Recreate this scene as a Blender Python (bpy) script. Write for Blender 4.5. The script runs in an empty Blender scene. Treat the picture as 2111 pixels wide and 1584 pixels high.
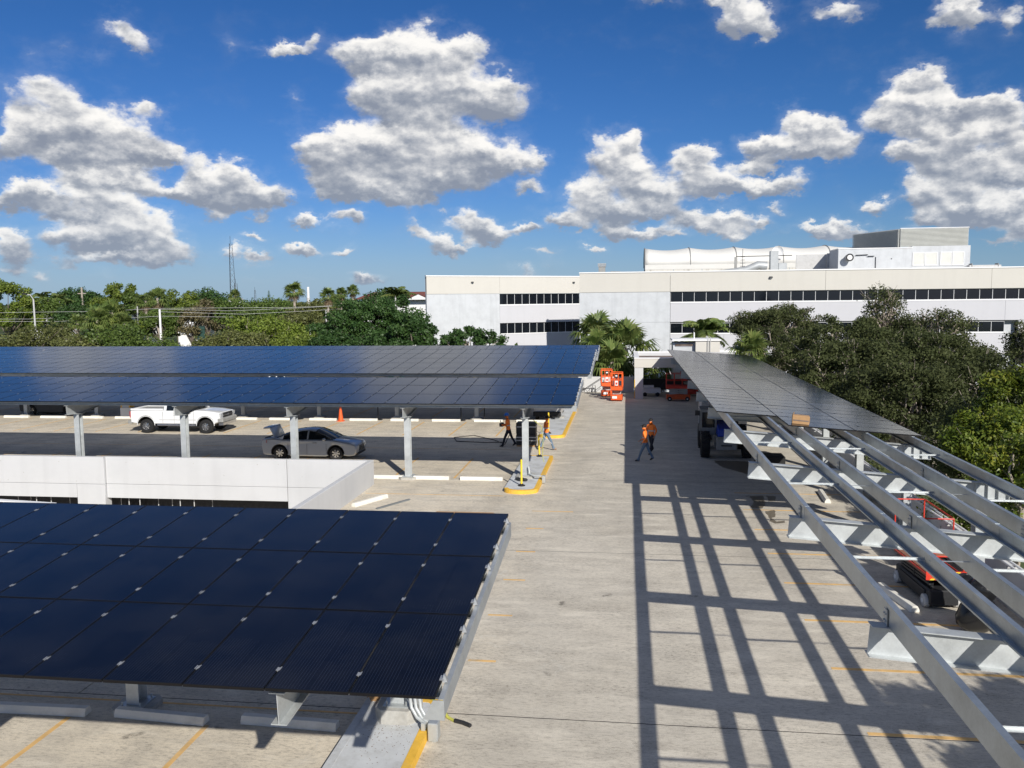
import bpy, bmesh, math, random
import numpy as np
from mathutils import Vector, Matrix, Quaternion
random.seed(7); np.random.seed(7)
sc = bpy.context.scene
C = sc.collection
R = math.radians

# ---------------------------------------------------------------- camera
F_PX, W_PX, H_PX = 1780.0, 2111.0, 1584.0
CAM = Vector((0.0, 0.0, 7.7))
pitch, yaw, roll = R(5.58), R(7.58), R(-0.559)
fw = Vector((-math.sin(yaw)*math.cos(pitch), math.cos(yaw)*math.cos(pitch), -math.sin(pitch)))
rt = Vector((math.cos(yaw), math.sin(yaw), 0)); up = rt.cross(fw)
rt2 = rt*math.cos(roll)+up*math.sin(roll); up2 = -rt*math.sin(roll)+up*math.cos(roll)
cam = bpy.data.cameras.new('camera'); camo = bpy.data.objects.new('camera', cam); C.objects.link(camo)
cam.sensor_width = 36; cam.lens = F_PX/W_PX*36; cam.clip_start = 0.1; cam.clip_end = 6000
camo.matrix_world = Matrix(((rt2.x, up2.x, -fw.x, CAM.x), (rt2.y, up2.y, -fw.y, CAM.y), (rt2.z, up2.z, -fw.z, CAM.z), (0, 0, 0, 1)))
sc.camera = camo

def ray(px, py):
    return fw + rt2*((px-W_PX/2)/F_PX) - up2*((py-H_PX/2)/F_PX)
def at(px, py, Y):
    "the point of the place that lies on the line of sight px,py at the distance Y"
    d = ray(px, py); return CAM + d*(Y/d.y)
def gr(px, py, z=0.0):
    d = ray(px, py); return CAM + d*((z-CAM.z)/d.z)

# ---------------------------------------------------------------- sky and sun
SUNV = Vector((0.82, -1.56, 1.0)).normalized()     # direction towards the sun
SUN_EL = math.asin(SUNV.z); SUN_AZ = math.atan2(SUNV.x, SUNV.y)
world = bpy.data.worlds.new('World'); sc.world = world; world.use_nodes = True

def sky_fields():
    "low frequency cloud density and brightness over azimuth x elevation"
    NA, NE = 256, 112
    A0, A1, E0, E1 = -48.0, 34.0, -1.0, 27.0
    az = np.linspace(A0, A1, NA); el = np.linspace(E0, E1, NE)
    AZ, EL = np.meshgrid(np.radians(az), np.radians(el))
    D = np.stack([np.sin(AZ)*np.cos(EL), np.cos(AZ)*np.cos(EL), np.sin(EL)], -1)
    f, r, u = np.array(fw), np.array(rt2), np.array(up2)
    z = D@f; z = np.where(z < .2, .2, z)
    X = W_PX/2 + F_PX*(D@r)/z; Yp = H_PX/2 - F_PX*(D@u)/z
    B = [  # cx, cy, rx, ry, strength
     (870,125,105,70,1),(925,190,125,75,1),(770,115,80,45,.9),(820,205,90,60,.9),(1010,225,85,55,1),(880,250,90,45,1),(770,200,55,70,.75),(950,110,55,45,.9),(1040,190,45,30,.9),
     (745,310,110,50,1),(650,310,55,45,.9),(850,335,170,62,1),(980,325,110,45,1),(740,385,100,35,1),(830,400,90,32,1),(700,350,80,45,1),(1075,335,45,22,.7),(905,365,120,40,1),(660,400,35,15,.6),(865,290,110,45,1),
     (85,185,75,38,.55),(60,215,60,35,.5),(165,260,120,55,1),(250,285,90,50,1),(60,265,80,50,1),(200,320,150,45,1),(310,325,75,25,.9),(130,215,60,28,.8),(10,300,50,50,.9),(210,368,110,28,.9),(355,332,40,10,.6),
     (45,400,75,33,1),(110,410,70,28,.9),(205,402,55,32,.9),(150,440,90,25,.8),(290,385,45,25,.7),
     (455,390,90,48,1),(490,362,45,36,1),(540,405,55,38,1),(400,398,80,26,.9),(345,398,45,16,.7),(400,360,30,25,.9),(545,448,22,9,.5),
     (230,445,80,45,1),(280,480,110,42,1),(200,495,110,40,1),(330,510,80,30,1),(250,540,150,16,.6),(365,530,70,10,.5),(120,500,40,35,.6),
     (25,510,48,42,1),(20,480,25,22,.9),(18,560,32,12,.6),(85,570,16,16,.4),
     (255,70,50,22,.55),(290,95,30,28,.6),(240,45,25,16,.45),(305,225,28,17,.6),(340,242,26,9,.5),(198,115,20,9,.35),(45,108,18,9,.2),(120,105,12,6,.2),(148,110,9,5,.3),
     (590,105,50,16,.7),(560,95,20,10,.6),(660,85,14,24,.6),(625,112,30,10,.6),(608,210,22,11,.35),(485,95,8,14,.15),
     (635,455,38,16,.8),(715,448,28,14,.6),(730,456,22,9,.6),(685,478,20,6,.5),(445,440,20,12,.5),(520,487,24,9,.8),(530,520,27,12,.9),(478,515,18,14,.5),(620,515,35,13,.8),(648,525,28,9,.8),(710,522,22,12,.75),(525,545,28,5,.4),(755,575,32,9,.8),(785,578,20,6,.5),(617,574,10,4,.5),(660,578,10,4,.4),(530,580,12,5,.5),(210,580,16,7,.4),
     (850,455,18,18,.5),(862,475,16,10,.5),(905,502,32,24,.9),(945,512,36,11,.9),(885,485,14,20,.7),(915,440,18,8,.5),(975,460,26,28,.9),(1000,480,60,22,.9),(1080,468,40,12,.7),(940,465,25,10,.5),(1085,378,26,14,.5),(1110,390,22,8,.4),(1075,560,20,6,.4),(1095,565,22,6,.4),
     (1235,290,20,22,.8),(1290,295,35,38,1),(1260,330,50,45,1),(1300,360,60,50,1),(1330,400,100,32,1),(1215,405,50,42,1),(1240,435,90,24,1),(1170,455,45,18,.9),(1185,470,40,10,.6),(1340,430,80,20,.9),(1100,340,30,22,.6),
     (1440,320,42,15,1),(1430,350,60,26,.9),(1470,375,70,30,.9),(1500,390,90,22,.9),(1580,385,70,18,.8),(1640,380,30,25,.5),(1650,395,18,10,.5),
     (1570,300,50,32,1),(1610,310,70,34,1),(1660,260,50,42,1),(1710,260,35,36,1),(1700,305,75,36,1),(1740,290,45,30,.8),(1560,345,60,14,.8),
     (1880,165,45,30,.9),(1930,160,40,22,.9),(1870,215,75,45,1),(1930,215,80,55,1),(1820,255,55,30,.9),(1890,265,85,30,1),(2000,225,80,40,.9),(2080,220,50,25,.7),(2120,250,50,30,.7),
     (1960,290,80,45,1),(2060,275,65,45,1),(2110,320,60,50,1),(1880,320,70,30,1),(1980,345,120,40,1),(2070,370,90,35,1),(1985,385,90,28,1),
     (1870,385,22,22,.8),(1900,410,50,35,.9),(1980,430,95,38,1),(2070,430,80,40,1),(1930,455,60,18,.8),(2100,470,60,20,.7),
     (1815,430,30,17,.85),(1700,475,70,12,.7),(1760,480,60,14,.7),(1740,462,30,8,.6),(1600,428,28,8,.6),(1500,450,38,22,.9),(1510,478,36,14,1),(1410,455,50,20,.6),(1460,470,40,18,.6),(1330,480,55,16,.9),(1280,470,50,14,.8),(1390,492,35,10,.7),(1220,508,18,10,.8),(1560,460,30,14,.5),(1600,485,14,8,.6),(1860,485,30,8,.5),(2050,495,40,10,.6),(1130,520,30,8,.4),(1150,540,20,5,.3),
     (1510,10,48,22,.75),(1545,40,52,34,.9),(1575,65,26,22,.85),(1480,0,40,15,.6),(1740,15,75,18,.4),(1710,35,45,20,.3),(1350,5,45,15,.25),
     (1955,25,36,22,.9),(2000,12,45,22,.9),(1935,45,20,16,.7),(2090,20,45,22,.75),(1990,40,30,14,.6),(1980,75,20,10,.2),(2100,60,20,10,.2)]
    den = np.full(X.shape, -0.6); sh = np.zeros(X.shape); wsum = np.full(X.shape, 1e-4)
    for cx, cy, rx, ry, s in B:
        q = ((X-cx)/(rx*1.0))**2 + ((Yp-cy)/(ry*1.04))**2
        s = min(1.0, s+(.22 if ry < 22 else .05)); d = s*np.clip(1.0-q, -1.0, 1) + (s-1)*.16 + (.12 if ry < 16 else 0)
        k = .07
        den = np.where(q < 40, np.log(np.exp(den/k)+np.exp(d/k))*k, den)
        w = np.exp(-q*3.0)*s*(60/(ry+30)); v = 0.46 - 1.05*(Yp-cy)/(ry*1.0)
        sh += w*np.clip(v, -.15, 1.2); wsum += w
    S = sh/wsum
    inside = ((X > -20) & (X < W_PX+20) & (Yp > -15))
    # outside the photographed part the same kind of clouds goes on: taken over by noise in the shader
    edge = np.clip(np.minimum.reduce([(X+90)/90, (W_PX+90-X)/90, (Yp+70)/70]), 0, 1)
    den = den*edge + (-0.35)*(1-edge)
    return (A0, A1, E0, E1), az, el, np.clip(den, -.7, 1.0), np.clip(S, 0, 1)

def build_world():
    nt = world.node_tree; nt.nodes.clear(); N = nt.nodes; L = nt.links
    def M(op, a, b=None, c=None, clamp=False):
        n = N.new('ShaderNodeMath'); n.operation = op; n.use_clamp = clamp
        for i, v in enumerate((a, b, c)):
            if v is None: continue
            if hasattr(v, 'node'): L.new(v, n.inputs[i])
            else: n.inputs[i].default_value = v
        return n.outputs[0]
    def V(op, a, b=None, c=None, out=0, scale=None):
        n = N.new('ShaderNodeVectorMath'); n.operation = op
        for i, v in enumerate((a, b, c)):
            if v is None: continue
            if hasattr(v, 'node'): L.new(v, n.inputs[i])
            else: n.inputs[i].default_value = v
        if scale is not None: n.inputs['Scale'].default_value = scale
        return n.outputs[out]
    def noise(vec, scale, detail=6, rough=.6, dim='3D'):
        n = N.new('ShaderNodeTexNoise'); n.noise_dimensions = dim
        n.inputs['Scale'].default_value = scale; n.inputs['Detail'].default_value = detail; n.inputs['Roughness'].default_value = rough
        L.new(vec, n.inputs['Vector']); return n
    tc = N.new('ShaderNodeTexCoord'); D = V('NORMALIZE', tc.outputs['Generated'])
    # billow: bend the coordinates with fractal noise, so the outlines curl
    st = V('MULTIPLY', D, (1, 1, 1.6))
    w1 = noise(st, 16, 5, .62); w2 = noise(st, 70, 5, .65)
    wa = V('SCALE', V('SUBTRACT', w1.outputs['Color'], (.5, .5, .5)), scale=.052)
    wb = V('SCALE', V('SUBTRACT', w2.outputs['Color'], (.5, .5, .5)), scale=.014)
    P = V('ADD', D, V('ADD', wa, wb))
    sp = N.new('ShaderNodeSeparateXYZ'); L.new(P, sp.inputs[0])
    azn = M('MULTIPLY', M('ARCTAN2', sp.outputs[0], sp.outputs[1]), 180/math.pi)
    hor = M('SQRT', M('ADD', M('MULTIPLY', sp.outputs[0], sp.outputs[0]), M('MULTIPLY', sp.outputs[1], sp.outputs[1])))
    eln = M('MULTIPLY', M('ARCTAN2', sp.outputs[2], hor), 180/math.pi)
    (A0, A1, E0, E1), az, el, den, S = sky_fields()
    ta = M('DIVIDE', M('SUBTRACT', azn, A0), A1-A0, clamp=True); te = M('DIVIDE', M('SUBTRACT', eln, E0), E1-E0, clamp=True)
    xa = np.linspace(0, 1, len(az)); xe = np.linspace(0, 1, len(el))
    def curves(inp, funcs, xs, npts):
        n = N.new('ShaderNodeRGBCurve'); m = n.mapping; m.use_clip = False
        L.new(inp, n.inputs['Color'])
        px = np.linspace(0, 1, npts)
        for k in range(3):
            c = m.curves[k]; y = np.interp(px, xs, funcs[k])
            c.points[0].location = (0, y[0]); c.points[1].location = (1, y[-1])
            for i in range(1, npts-1): c.points.new(px[i], y[i])
            for p in c.points: p.handle_type = 'VECTOR'
        m.update(); return n.outputs[0]
    def comb(v):
        n = N.new('ShaderNodeCombineXYZ')
        for i in range(3): L.new(v, n.inputs[i])
        return n.outputs[0]
    ca, ce = comb(ta), comb(te)
    def lowrank(Fm, rank):
        mean = float(Fm.mean()); U, s, Vt = np.linalg.svd(Fm-mean, full_matrices=False)
        tot = None
        for k in range(0, rank, 3):
            fa, fe, sc3 = [], [], []
            for j in range(3):
                a = Vt[k+j]; e = U[:, k+j]*s[k+j]
                ma, me = np.abs(a).max(), np.abs(e).max()
                fa.append(a/ma*.5+.5); fe.append(e/me*.5+.5); sc3.append(ma*me)
            oa = V('MULTIPLY_ADD', curves(ca, fa, xa, 128), (2, 2, 2), (-1, -1, -1))
            oe = V('MULTIPLY_ADD', curves(ce, fe, xe, 76), (2, 2, 2), (-1, -1, -1))
            d = V('DOT_PRODUCT', V('MULTIPLY', oa, oe), tuple(sc3), out=1)
            tot = d if tot is None else M('ADD', tot, d)
        return M('ADD', tot, mean)
    dn = lowrank(den, 27)
    sh = lowrank(S, 27)
    # away from the photographed sky: the same fair weather cumulus from noise alone
    so = N.new('ShaderNodeSeparateXYZ'); L.new(D, so.inputs[0])
    hz = M('MAXIMUM', so.outputs[2], .03)
    pl = N.new('ShaderNodeCombineXYZ'); L.new(M('DIVIDE', so.outputs[0], M('ADD', hz, .12)), pl.inputs[0]); L.new(M('DIVIDE', so.outputs[1], M('ADD', hz, .12)), pl.inputs[1])
    gen = noise(pl.outputs[0], 1.15, 3, .5)
    gd = M('MULTIPLY', M('SUBTRACT', gen.outputs['Fac'], .53), 4.0)
    azd = M('MULTIPLY', M('ARCTAN2', so.outputs[0], so.outputs[1]), 180/math.pi); eld = M('MULTIPLY', M('ARCSINE', so.outputs[2]), 180/math.pi)
    def band(v, lo, hi, w):   # 1 inside lo..hi
        a = M('DIVIDE', M('SUBTRACT', v, lo-w), w, clamp=True); b = M('DIVIDE', M('SUBTRACT', hi+w, v), w, clamp=True)
        return M('MULTIPLY', a, b)
    inm = M('MULTIPLY', band(azd, -41, 25.5, 3), band(eld, -30, 18.6, 3))
    mx = N.new('ShaderNodeMix'); L.new(inm, mx.inputs['Factor']); L.new(gd, mx.inputs['A']); L.new(dn, mx.inputs['B'])
    dens = mx.outputs['Result']
    n3 = noise(st, 24, 9, .60); dd = M('ADD', dens, M('MULTIPLY', M('SUBTRACT', n3.outputs['Fac'], .5), 1.55)); dd = M('SUBTRACT', dd, .05)
    nr = noise(st, 15, 6, .50); nro = noise(V('ADD', st, (.010, -.004, .020)), 15, 6, .50)
    mask = N.new('ShaderNodeMapRange'); mask.interpolation_type = 'SMOOTHSTEP'
    mask.inputs['From Min'].default_value = -.16; mask.inputs['From Max'].default_value = .46; L.new(dd, mask.inputs['Value'])
    up_fade = M('MULTIPLY', M('SUBTRACT', so.outputs[2], -.002), 40, clamp=True)
    veil = N.new('ShaderNodeMapRange'); veil.interpolation_type = 'SMOOTHSTEP'; veil.inputs['From Min'].default_value = -.62; veil.inputs['From Max'].default_value = .15; veil.inputs['To Max'].default_value = .10; L.new(dd, veil.inputs['Value'])
    mk = M('MULTIPLY', M('MAXIMUM', mask.outputs[0], veil.outputs[0]), up_fade)
    nf = noise(st, 42, 7, .55); nfo = noise(V('ADD', st, (.0045, -.002, .0085)), 42, 7, .55)
    relief = M('ADD', M('MULTIPLY', M('SUBTRACT', nr.outputs['Fac'], nro.outputs['Fac']), .75), M('MULTIPLY', M('SUBTRACT', nf.outputs['Fac'], nfo.outputs['Fac']), 1.15))
    shm = N.new('ShaderNodeMix'); L.new(inm, shm.inputs['Factor']); shm.inputs['A'].default_value = .55; L.new(sh, shm.inputs['B'])
    thick = M('MULTIPLY', M('SUBTRACT', dd, .35), .24)
    lit = M('SUBTRACT', M('ADD', shm.outputs['Result'], relief), thick)
    rm = N.new('ShaderNodeValToRGB'); e = rm.color_ramp.elements
    e[0].position = 0.0; e[0].color = (.25, .285, .36, 1); e[1].position = .94; e[1].color = (.95, .93, .90, 1)
    for p, c in ((.22, (.35, .38, .44, 1)), (.45, (.54, .555, .59, 1)), (.68, (.79, .785, .78, 1))):
        q = e.new(p); q.color = c
    L.new(lit, rm.inputs[0])
    sky = N.new('ShaderNodeTexSky'); sky.sky_type = 'NISHITA'; sky.sun_disc = False
    sky.sun_elevation = SUN_EL; sky.sun_rotation = SUN_AZ; sky.altitude = 0; sky.air_density = 1.0; sky.dust_density = .3; sky.ozone_density = 3.0
    STR = 0.10
    # the phone's rendering of the clear sky: a deeper, more saturated blue
    hs = N.new('ShaderNodeHueSaturation'); hs.inputs['Saturation'].default_value = SKY_SAT; hs.inputs['Value'].default_value = SKY_VAL
    L.new(sky.outputs[0], hs.inputs['Color'])
    # the phone's contrast curve on the clear sky, per channel
    sc_ = N.new('ShaderNodeSeparateXYZ'); L.new(V('SCALE', hs.outputs[0], scale=STR), sc_.inputs[0]); tc3 = N.new('ShaderNodeCombineXYZ')
    for i, (k_, g_) in enumerate(SKY_CURVE): L.new(M('MULTIPLY', M('POWER', sc_.outputs[i], g_), k_/STR), tc3.inputs[i])
    low = M('POWER', M('SUBTRACT', 1.0, M('MULTIPLY', so.outputs[2], 9.0), clamp=True), 1.6)
    tm = N.new('ShaderNodeMix'); tm.data_type = 'RGBA'; L.new(M('MULTIPLY', low, .62), tm.inputs['Factor']); L.new(tc3.outputs[0], tm.inputs['A']); tm.inputs['B'].default_value = (.30/STR, .46/STR, .64/STR, 1)
    tint = tm.outputs['Result']
    cm = V('SCALE', rm.outputs[0], scale=CLOUD/STR)
    # clouds near the horizon take on the air's colour
    hzf = M('MULTIPLY', M('SUBTRACT', .16, so.outputs[2]), 3.2, clamp=True)
    mh = N.new('ShaderNodeMix'); mh.data_type = 'RGBA'; L.new(M('MULTIPLY', hzf, .8), mh.inputs['Factor']); L.new(cm, mh.inputs['A'])
    hzc = V('ADD', V('SCALE', cm, scale=.55), (.16/STR, .22/STR, .29/STR)); L.new(hzc, mh.inputs['B'])
    mc = N.new('ShaderNodeMix'); mc.data_type = 'RGBA'; L.new(mk, mc.inputs['Factor']); L.new(tint, mc.inputs['A']); L.new(mh.outputs['Result'], mc.inputs['B'])
    bg = N.new('ShaderNodeBackground'); bg.inputs['Strength'].default_value = STR; L.new(mc.outputs['Result'], bg.inputs['Color'])
    out = N.new('ShaderNodeOutputWorld'); L.new(bg.outputs[0], out.inputs[0])
SKY_SAT, SKY_VAL, CLOUD = 1.0, 1.0, .93
SKY_CURVE = ((.37, 1.50), (.455, 1.20), (.75, 1.25))
build_world()

sl = bpy.data.lights.new('sun', 'SUN'); so_ = bpy.data.objects.new('sun', sl); C.objects.link(so_)
sl.energy = 4.7; sl.angle = R(0.55); sl.color = (1.0, .95, .86)
so_.rotation_euler = SUNV.to_track_quat('Z', 'Y').to_euler()
vs = sc.view_settings; vs.view_transform = 'Standard'; vs.look = 'None'; vs.exposure = 0.17; vs.gamma = 1.0; vs.use_curve_mapping = False
sc.cycles.max_bounces = 6; sc.cycles.diffuse_bounces = 3; sc.cycles.glossy_bounces = 3; sc.cycles.transmission_bounces = 4; sc.cycles.transparent_max_bounces = 6
world.cycles.sampling_method = 'MANUAL'; world.cycles.sample_map_resolution = 512

# ---------------------------------------------------------------- helpers
def tag(o, label=None, cat=None, group=None, kind=None):
    if label: o['label'] = label
    if cat: o['category'] = cat
    if group: o['group'] = group
    if kind: o['kind'] = kind
    return o
def thing(name, label, cat, loc=(0, 0, 0), rz=0.0, group=None):
    o = bpy.data.objects.new(name, None); C.objects.link(o); o.empty_display_size = .2
    o.location = loc; o.rotation_euler = (0, 0, rz)
    return tag(o, label, cat, group)
def link(name, me, parent=None, loc=(0, 0, 0), rot=(0, 0, 0), scale=None):
    o = bpy.data.objects.new(name, me); C.objects.link(o)
    if parent: o.parent = parent
    o.location = loc; o.rotation_euler = rot
    if scale: o.scale = scale
    return o
def kids(o): return [c for c in bpy.data.objects if c.parent == o]
def copy_tree(o, parent=None):
    ch = list(o.children)
    c = o.copy(); C.objects.link(c); c.parent = parent
    for k in ch: copy_tree(k, c)
    return c
def copy_thing(o, loc, rz=None, label=None, group=None):
    c = copy_tree(o); c.location = loc
    if rz is not None: c.rotation_euler = (0, 0, rz)
    if label: c['label'] = label
    if group: c['group'] = group
    return c
def np_mesh(name, verts, faces, mats, smooth=False, mi=None):
    "verts (n,3); faces (m,k) all of the same size"
    me = bpy.data.meshes.new(name); verts = np.asarray(verts, np.float32); faces = np.asarray(faces, np.int32)
    m, k = faces.shape
    me.vertices.add(len(verts)); me.vertices.foreach_set('co', verts.ravel())
    me.loops.add(m*k); me.loops.foreach_set('vertex_index', faces.ravel())
    me.polygons.add(m); me.polygons.foreach_set('loop_start', np.arange(0, m*k, k, dtype=np.int32))
    if smooth: me.polygons.foreach_set('use_smooth', np.ones(m, bool))
    if mi is not None: me.polygons.foreach_set('material_index', np.asarray(mi, np.int32))
    me.update(calc_edges=True)
    for x in (mats if isinstance(mats, (list, tuple)) else [mats]): me.materials.append(x)
    return me

class MB:
    "collects simple shapes and links them as ONE mesh"
    def __init__(s): s.v = []; s.f = []; s.m = []; s.cur = 0
    def mat(s, i): s.cur = i; return s
    def add(s, vs, fs):
        b = len(s.v); s.v += [tuple(v) for v in vs]; s.f += [tuple(b+i for i in f) for f in fs]; s.m += [s.cur]*len(fs); return s
    def box(s, x0, x1, y0, y1, z0, z1): return s.hexa([(x0,y0,z0),(x1,y0,z0),(x1,y1,z0),(x0,y1,z0),(x0,y0,z1),(x1,y0,z1),(x1,y1,z1),(x0,y1,z1)])
    def hexa(s, p): return s.add(p, [(3,2,1,0),(4,5,6,7),(0,1,5,4),(1,2,6,5),(2,3,7,6),(3,0,4,7)])
    def bev(s, x0, x1, y0, y1, z0, z1, b=.02):
        "box with chamfered vertical and top edges"
        pts = []
        for z, i in ((z0, 0), (z1-b, 0), (z1, b)):
            a = [(x0+i+b, y0+i), (x1-i-b, y0+i), (x1-i, y0+i+b), (x1-i, y1-i-b), (x1-i-b, y1-i), (x0+i+b, y1-i), (x0+i, y1-i-b), (x0+i, y0+i+b)]
            pts += [(x, y, z) for x, y in a]
        fs = [tuple(range(7, -1, -1)), tuple(range(16, 24))]
        for l in (0, 8):
            for k in range(8): fs.append((l+k, l+(k+1) % 8, l+8+(k+1) % 8, l+8+k))
        return s.add(pts, fs)
    def prism(s, poly, a0, a1, axis='y'):
        "poly: list of 2D points; extruded along axis"
        n = len(poly)
        def P(u, w, a): return {'x': (a, u, w), 'y': (u, a, w), 'z': (u, w, a)}[axis]
        vs = [P(u, w, a0) for u, w in poly]+[P(u, w, a1) for u, w in poly]
        fs = [tuple(range(n-1, -1, -1)), tuple(range(n, 2*n))]+[(i, (i+1) % n, n+(i+1) % n, n+i) for i in range(n)]
        return s.add(vs, fs)
    def tube(s, pts, r, n=8, r1=None, cap=True):
        pts = [Vector(p) for p in pts]; N = len(pts); rings = []
        for i, p in enumerate(pts):
            t = (pts[min(i+1, N-1)]-pts[max(i-1, 0)]); t = t.normalized() if t.length > 1e-9 else Vector((0, 0, 1))
            a = t.orthogonal().normalized() if i == 0 else (prev - t*prev.dot(t)).normalized()
            prev = a; b = t.cross(a); rr = r if r1 is None else r+(r1-r)*i/(N-1)
            rings.append([p+(a*math.cos(2*math.pi*k/n)+b*math.sin(2*math.pi*k/n))*rr for k in range(n)])
        vs = [v for rg in rings for v in rg]
        fs = [(i*n+k, i*n+(k+1) % n, (i+1)*n+(k+1) % n, (i+1)*n+k) for i in range(N-1) for k in range(n)]
        if cap: fs += [tuple(range(n-1, -1, -1)), tuple((N-1)*n+k for k in range(n))]
        return s.add(vs, fs)
    def bar(s, p0, p1, w=.05, h=None): return s.tube([p0, p1], (w/2)*1.414, 4)
    def cyl(s, c, r, h, n=16, r1=None, axis='z'):
        d = {'x': Vector((h, 0, 0)), 'y': Vector((0, h, 0)), 'z': Vector((0, 0, h))}[axis]; c = Vector(c)
        return s.tube([c, c+d], r, n, r1)
    def lathe(s, prof, c=(0, 0, 0), n=20, axis='z', cap=True):
        vs = []
        for r, h in prof:
            for k in range(n):
                a = 2*math.pi*k/n; u, w = r*math.cos(a), r*math.sin(a)
                p = {'z': (u, w, h), 'y': (u, h, w), 'x': (h, u, w)}[axis]; vs.append((c[0]+p[0], c[1]+p[1], c[2]+p[2]))
        m = len(prof); fs = [(i*n+k, i*n+(k+1) % n, (i+1)*n+(k+1) % n, (i+1)*n+k) for i in range(m-1) for k in range(n)]
        if cap: fs += [tuple(range(n-1, -1, -1)), tuple((m-1)*n+k for k in range(n))]
        return s.add(vs, fs)
    def sphere(s, c, rx, ry=None, rz=None, n=12, m=8):
        ry = ry or rx; rz = rz or rx; vs = []
        for i in range(m+1):
            t = math.pi*i/m
            for k in range(n):
                a = 2*math.pi*k/n; vs.append((c[0]+rx*math.sin(t)*math.cos(a), c[1]+ry*math.sin(t)*math.sin(a), c[2]-rz*math.cos(t)))
        return s.add(vs, [(i*n+k, i*n+(k+1) % n, (i+1)*n+(k+1) % n, (i+1)*n+k) for i in range(m) for k in range(n)])
    def shift(s, d, start=0):
        s.v[start:] = [(x+d[0], y+d[1], z+d[2]) for x, y, z in s.v[start:]]; return s
    def mesh(s, name, mats, smooth=False, bevel=0):
        me = bpy.data.meshes.new(name); me.from_pydata(s.v, [], s.f)
        for x in (mats if isinstance(mats, (list, tuple)) else [mats]): me.materials.append(x)
        me.polygons.foreach_set('material_index', s.m)
        bm = bmesh.new(); bm.from_mesh(me)
        if smooth: bmesh.ops.remove_doubles(bm, verts=bm.verts, dist=2e-5)
        bmesh.ops.recalc_face_normals(bm, faces=bm.faces)
        if bevel: bmesh.ops.bevel(bm, geom=[e for e in bm.edges if len(e.link_faces) == 2 and e.calc_face_angle(0) > .5], offset=bevel, segments=2, affect='EDGES', profile=.6)
        bm.to_mesh(me); bm.free()
        if smooth:
            me.polygons.foreach_set('use_smooth', [True]*len(me.polygons))
            me.set_sharp_from_angle(angle=R(38)) if hasattr(me, 'set_sharp_from_angle') else None
        me.update(); return me
    def build(s, name, mats, parent=None, loc=(0, 0, 0), rot=(0, 0, 0), smooth=False, bevel=0):
        return link(name, s.mesh(name, mats, smooth, bevel), parent, loc, rot)

# ---------------------------------------------------------------- materials
def newmat(name):
    m = bpy.data.materials.new(name); m.use_nodes = True; nt = m.node_tree; nt.nodes.clear()
    o = nt.nodes.new('ShaderNodeOutputMaterial'); b = nt.nodes.new('ShaderNodeBsdfPrincipled'); nt.links.new(b.outputs[0], o.inputs[0])
    return m, nt, b
def rgba(c): return (c[0], c[1], c[2], 1)
def simple(name, col, rough=.6, metal=0.0, var=.12, scale=6.0, bump=.0, coat=0.0, stretch=(1, 1, 1), detail=6, dirt=None, dirt_amt=.0, spec=.5):
    "base colour with large and fine variation, optional dirt patches and bump; all in object space"
    m, nt, b = newmat(name); N, L = nt.nodes, nt.links
    tc = N.new('ShaderNodeTexCoord'); mp = N.new('ShaderNodeMapping'); mp.inputs['Scale'].default_value = stretch
    L.new(tc.outputs['Object'], mp.inputs[0])
    n = N.new('ShaderNodeTexNoise'); n.inputs['Scale'].default_value = scale; n.inputs['Detail'].default_value = detail; n.inputs['Roughness'].default_value = .65
    L.new(mp.outputs[0], n.inputs['Vector'])
    r = N.new('ShaderNodeValToRGB'); e = r.color_ramp.elements
    e[0].position = .3; e[1].position = .72
    e[0].color = rgba([max(0, c*(1-var)) for c in col]); e[1].color = rgba([min(1, c*(1+var)) for c in col]); L.new(n.outputs['Fac'], r.inputs[0])
    cur = r.outputs[0]
    if dirt is not None:
        n2 = N.new('ShaderNodeTexNoise'); n2.inputs['Scale'].default_value = scale*.37; n2.inputs['Detail'].default_value = 8; n2.inputs['Roughness'].default_value = .7
        L.new(mp.outputs[0], n2.inputs['Vector'])
        mr = N.new('ShaderNodeMapRange'); mr.inputs['From Min'].default_value = .5; mr.inputs['From Max'].default_value = .72; mr.inputs['To Max'].default_value = dirt_amt
        L.new(n2.outputs['Fac'], mr.inputs[0])
        mx = N.new('ShaderNodeMix'); mx.data_type = 'RGBA'; L.new(mr.outputs[0], mx.inputs['Factor']); L.new(cur, mx.inputs['A']); mx.inputs['B'].default_value = rgba(dirt)
        cur = mx.outputs['Result']
    L.new(cur, b.inputs['Base Color'])
    b.inputs['Roughness'].default_value = rough; b.inputs['Metallic'].default_value = metal; b.inputs['Specular IOR Level'].default_value = spec
    if coat: b.inputs['Coat Weight'].default_value = coat; b.inputs['Coat Roughness'].default_value = .05
    if bump:
        bp = N.new('ShaderNodeBump'); bp.inputs['Strength'].default_value = bump; bp.inputs['Distance'].default_value = .02
        L.new(n.outputs['Fac'], bp.inputs['Height']); L.new(bp.outputs[0], b.inputs['Normal'])
    return m

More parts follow.
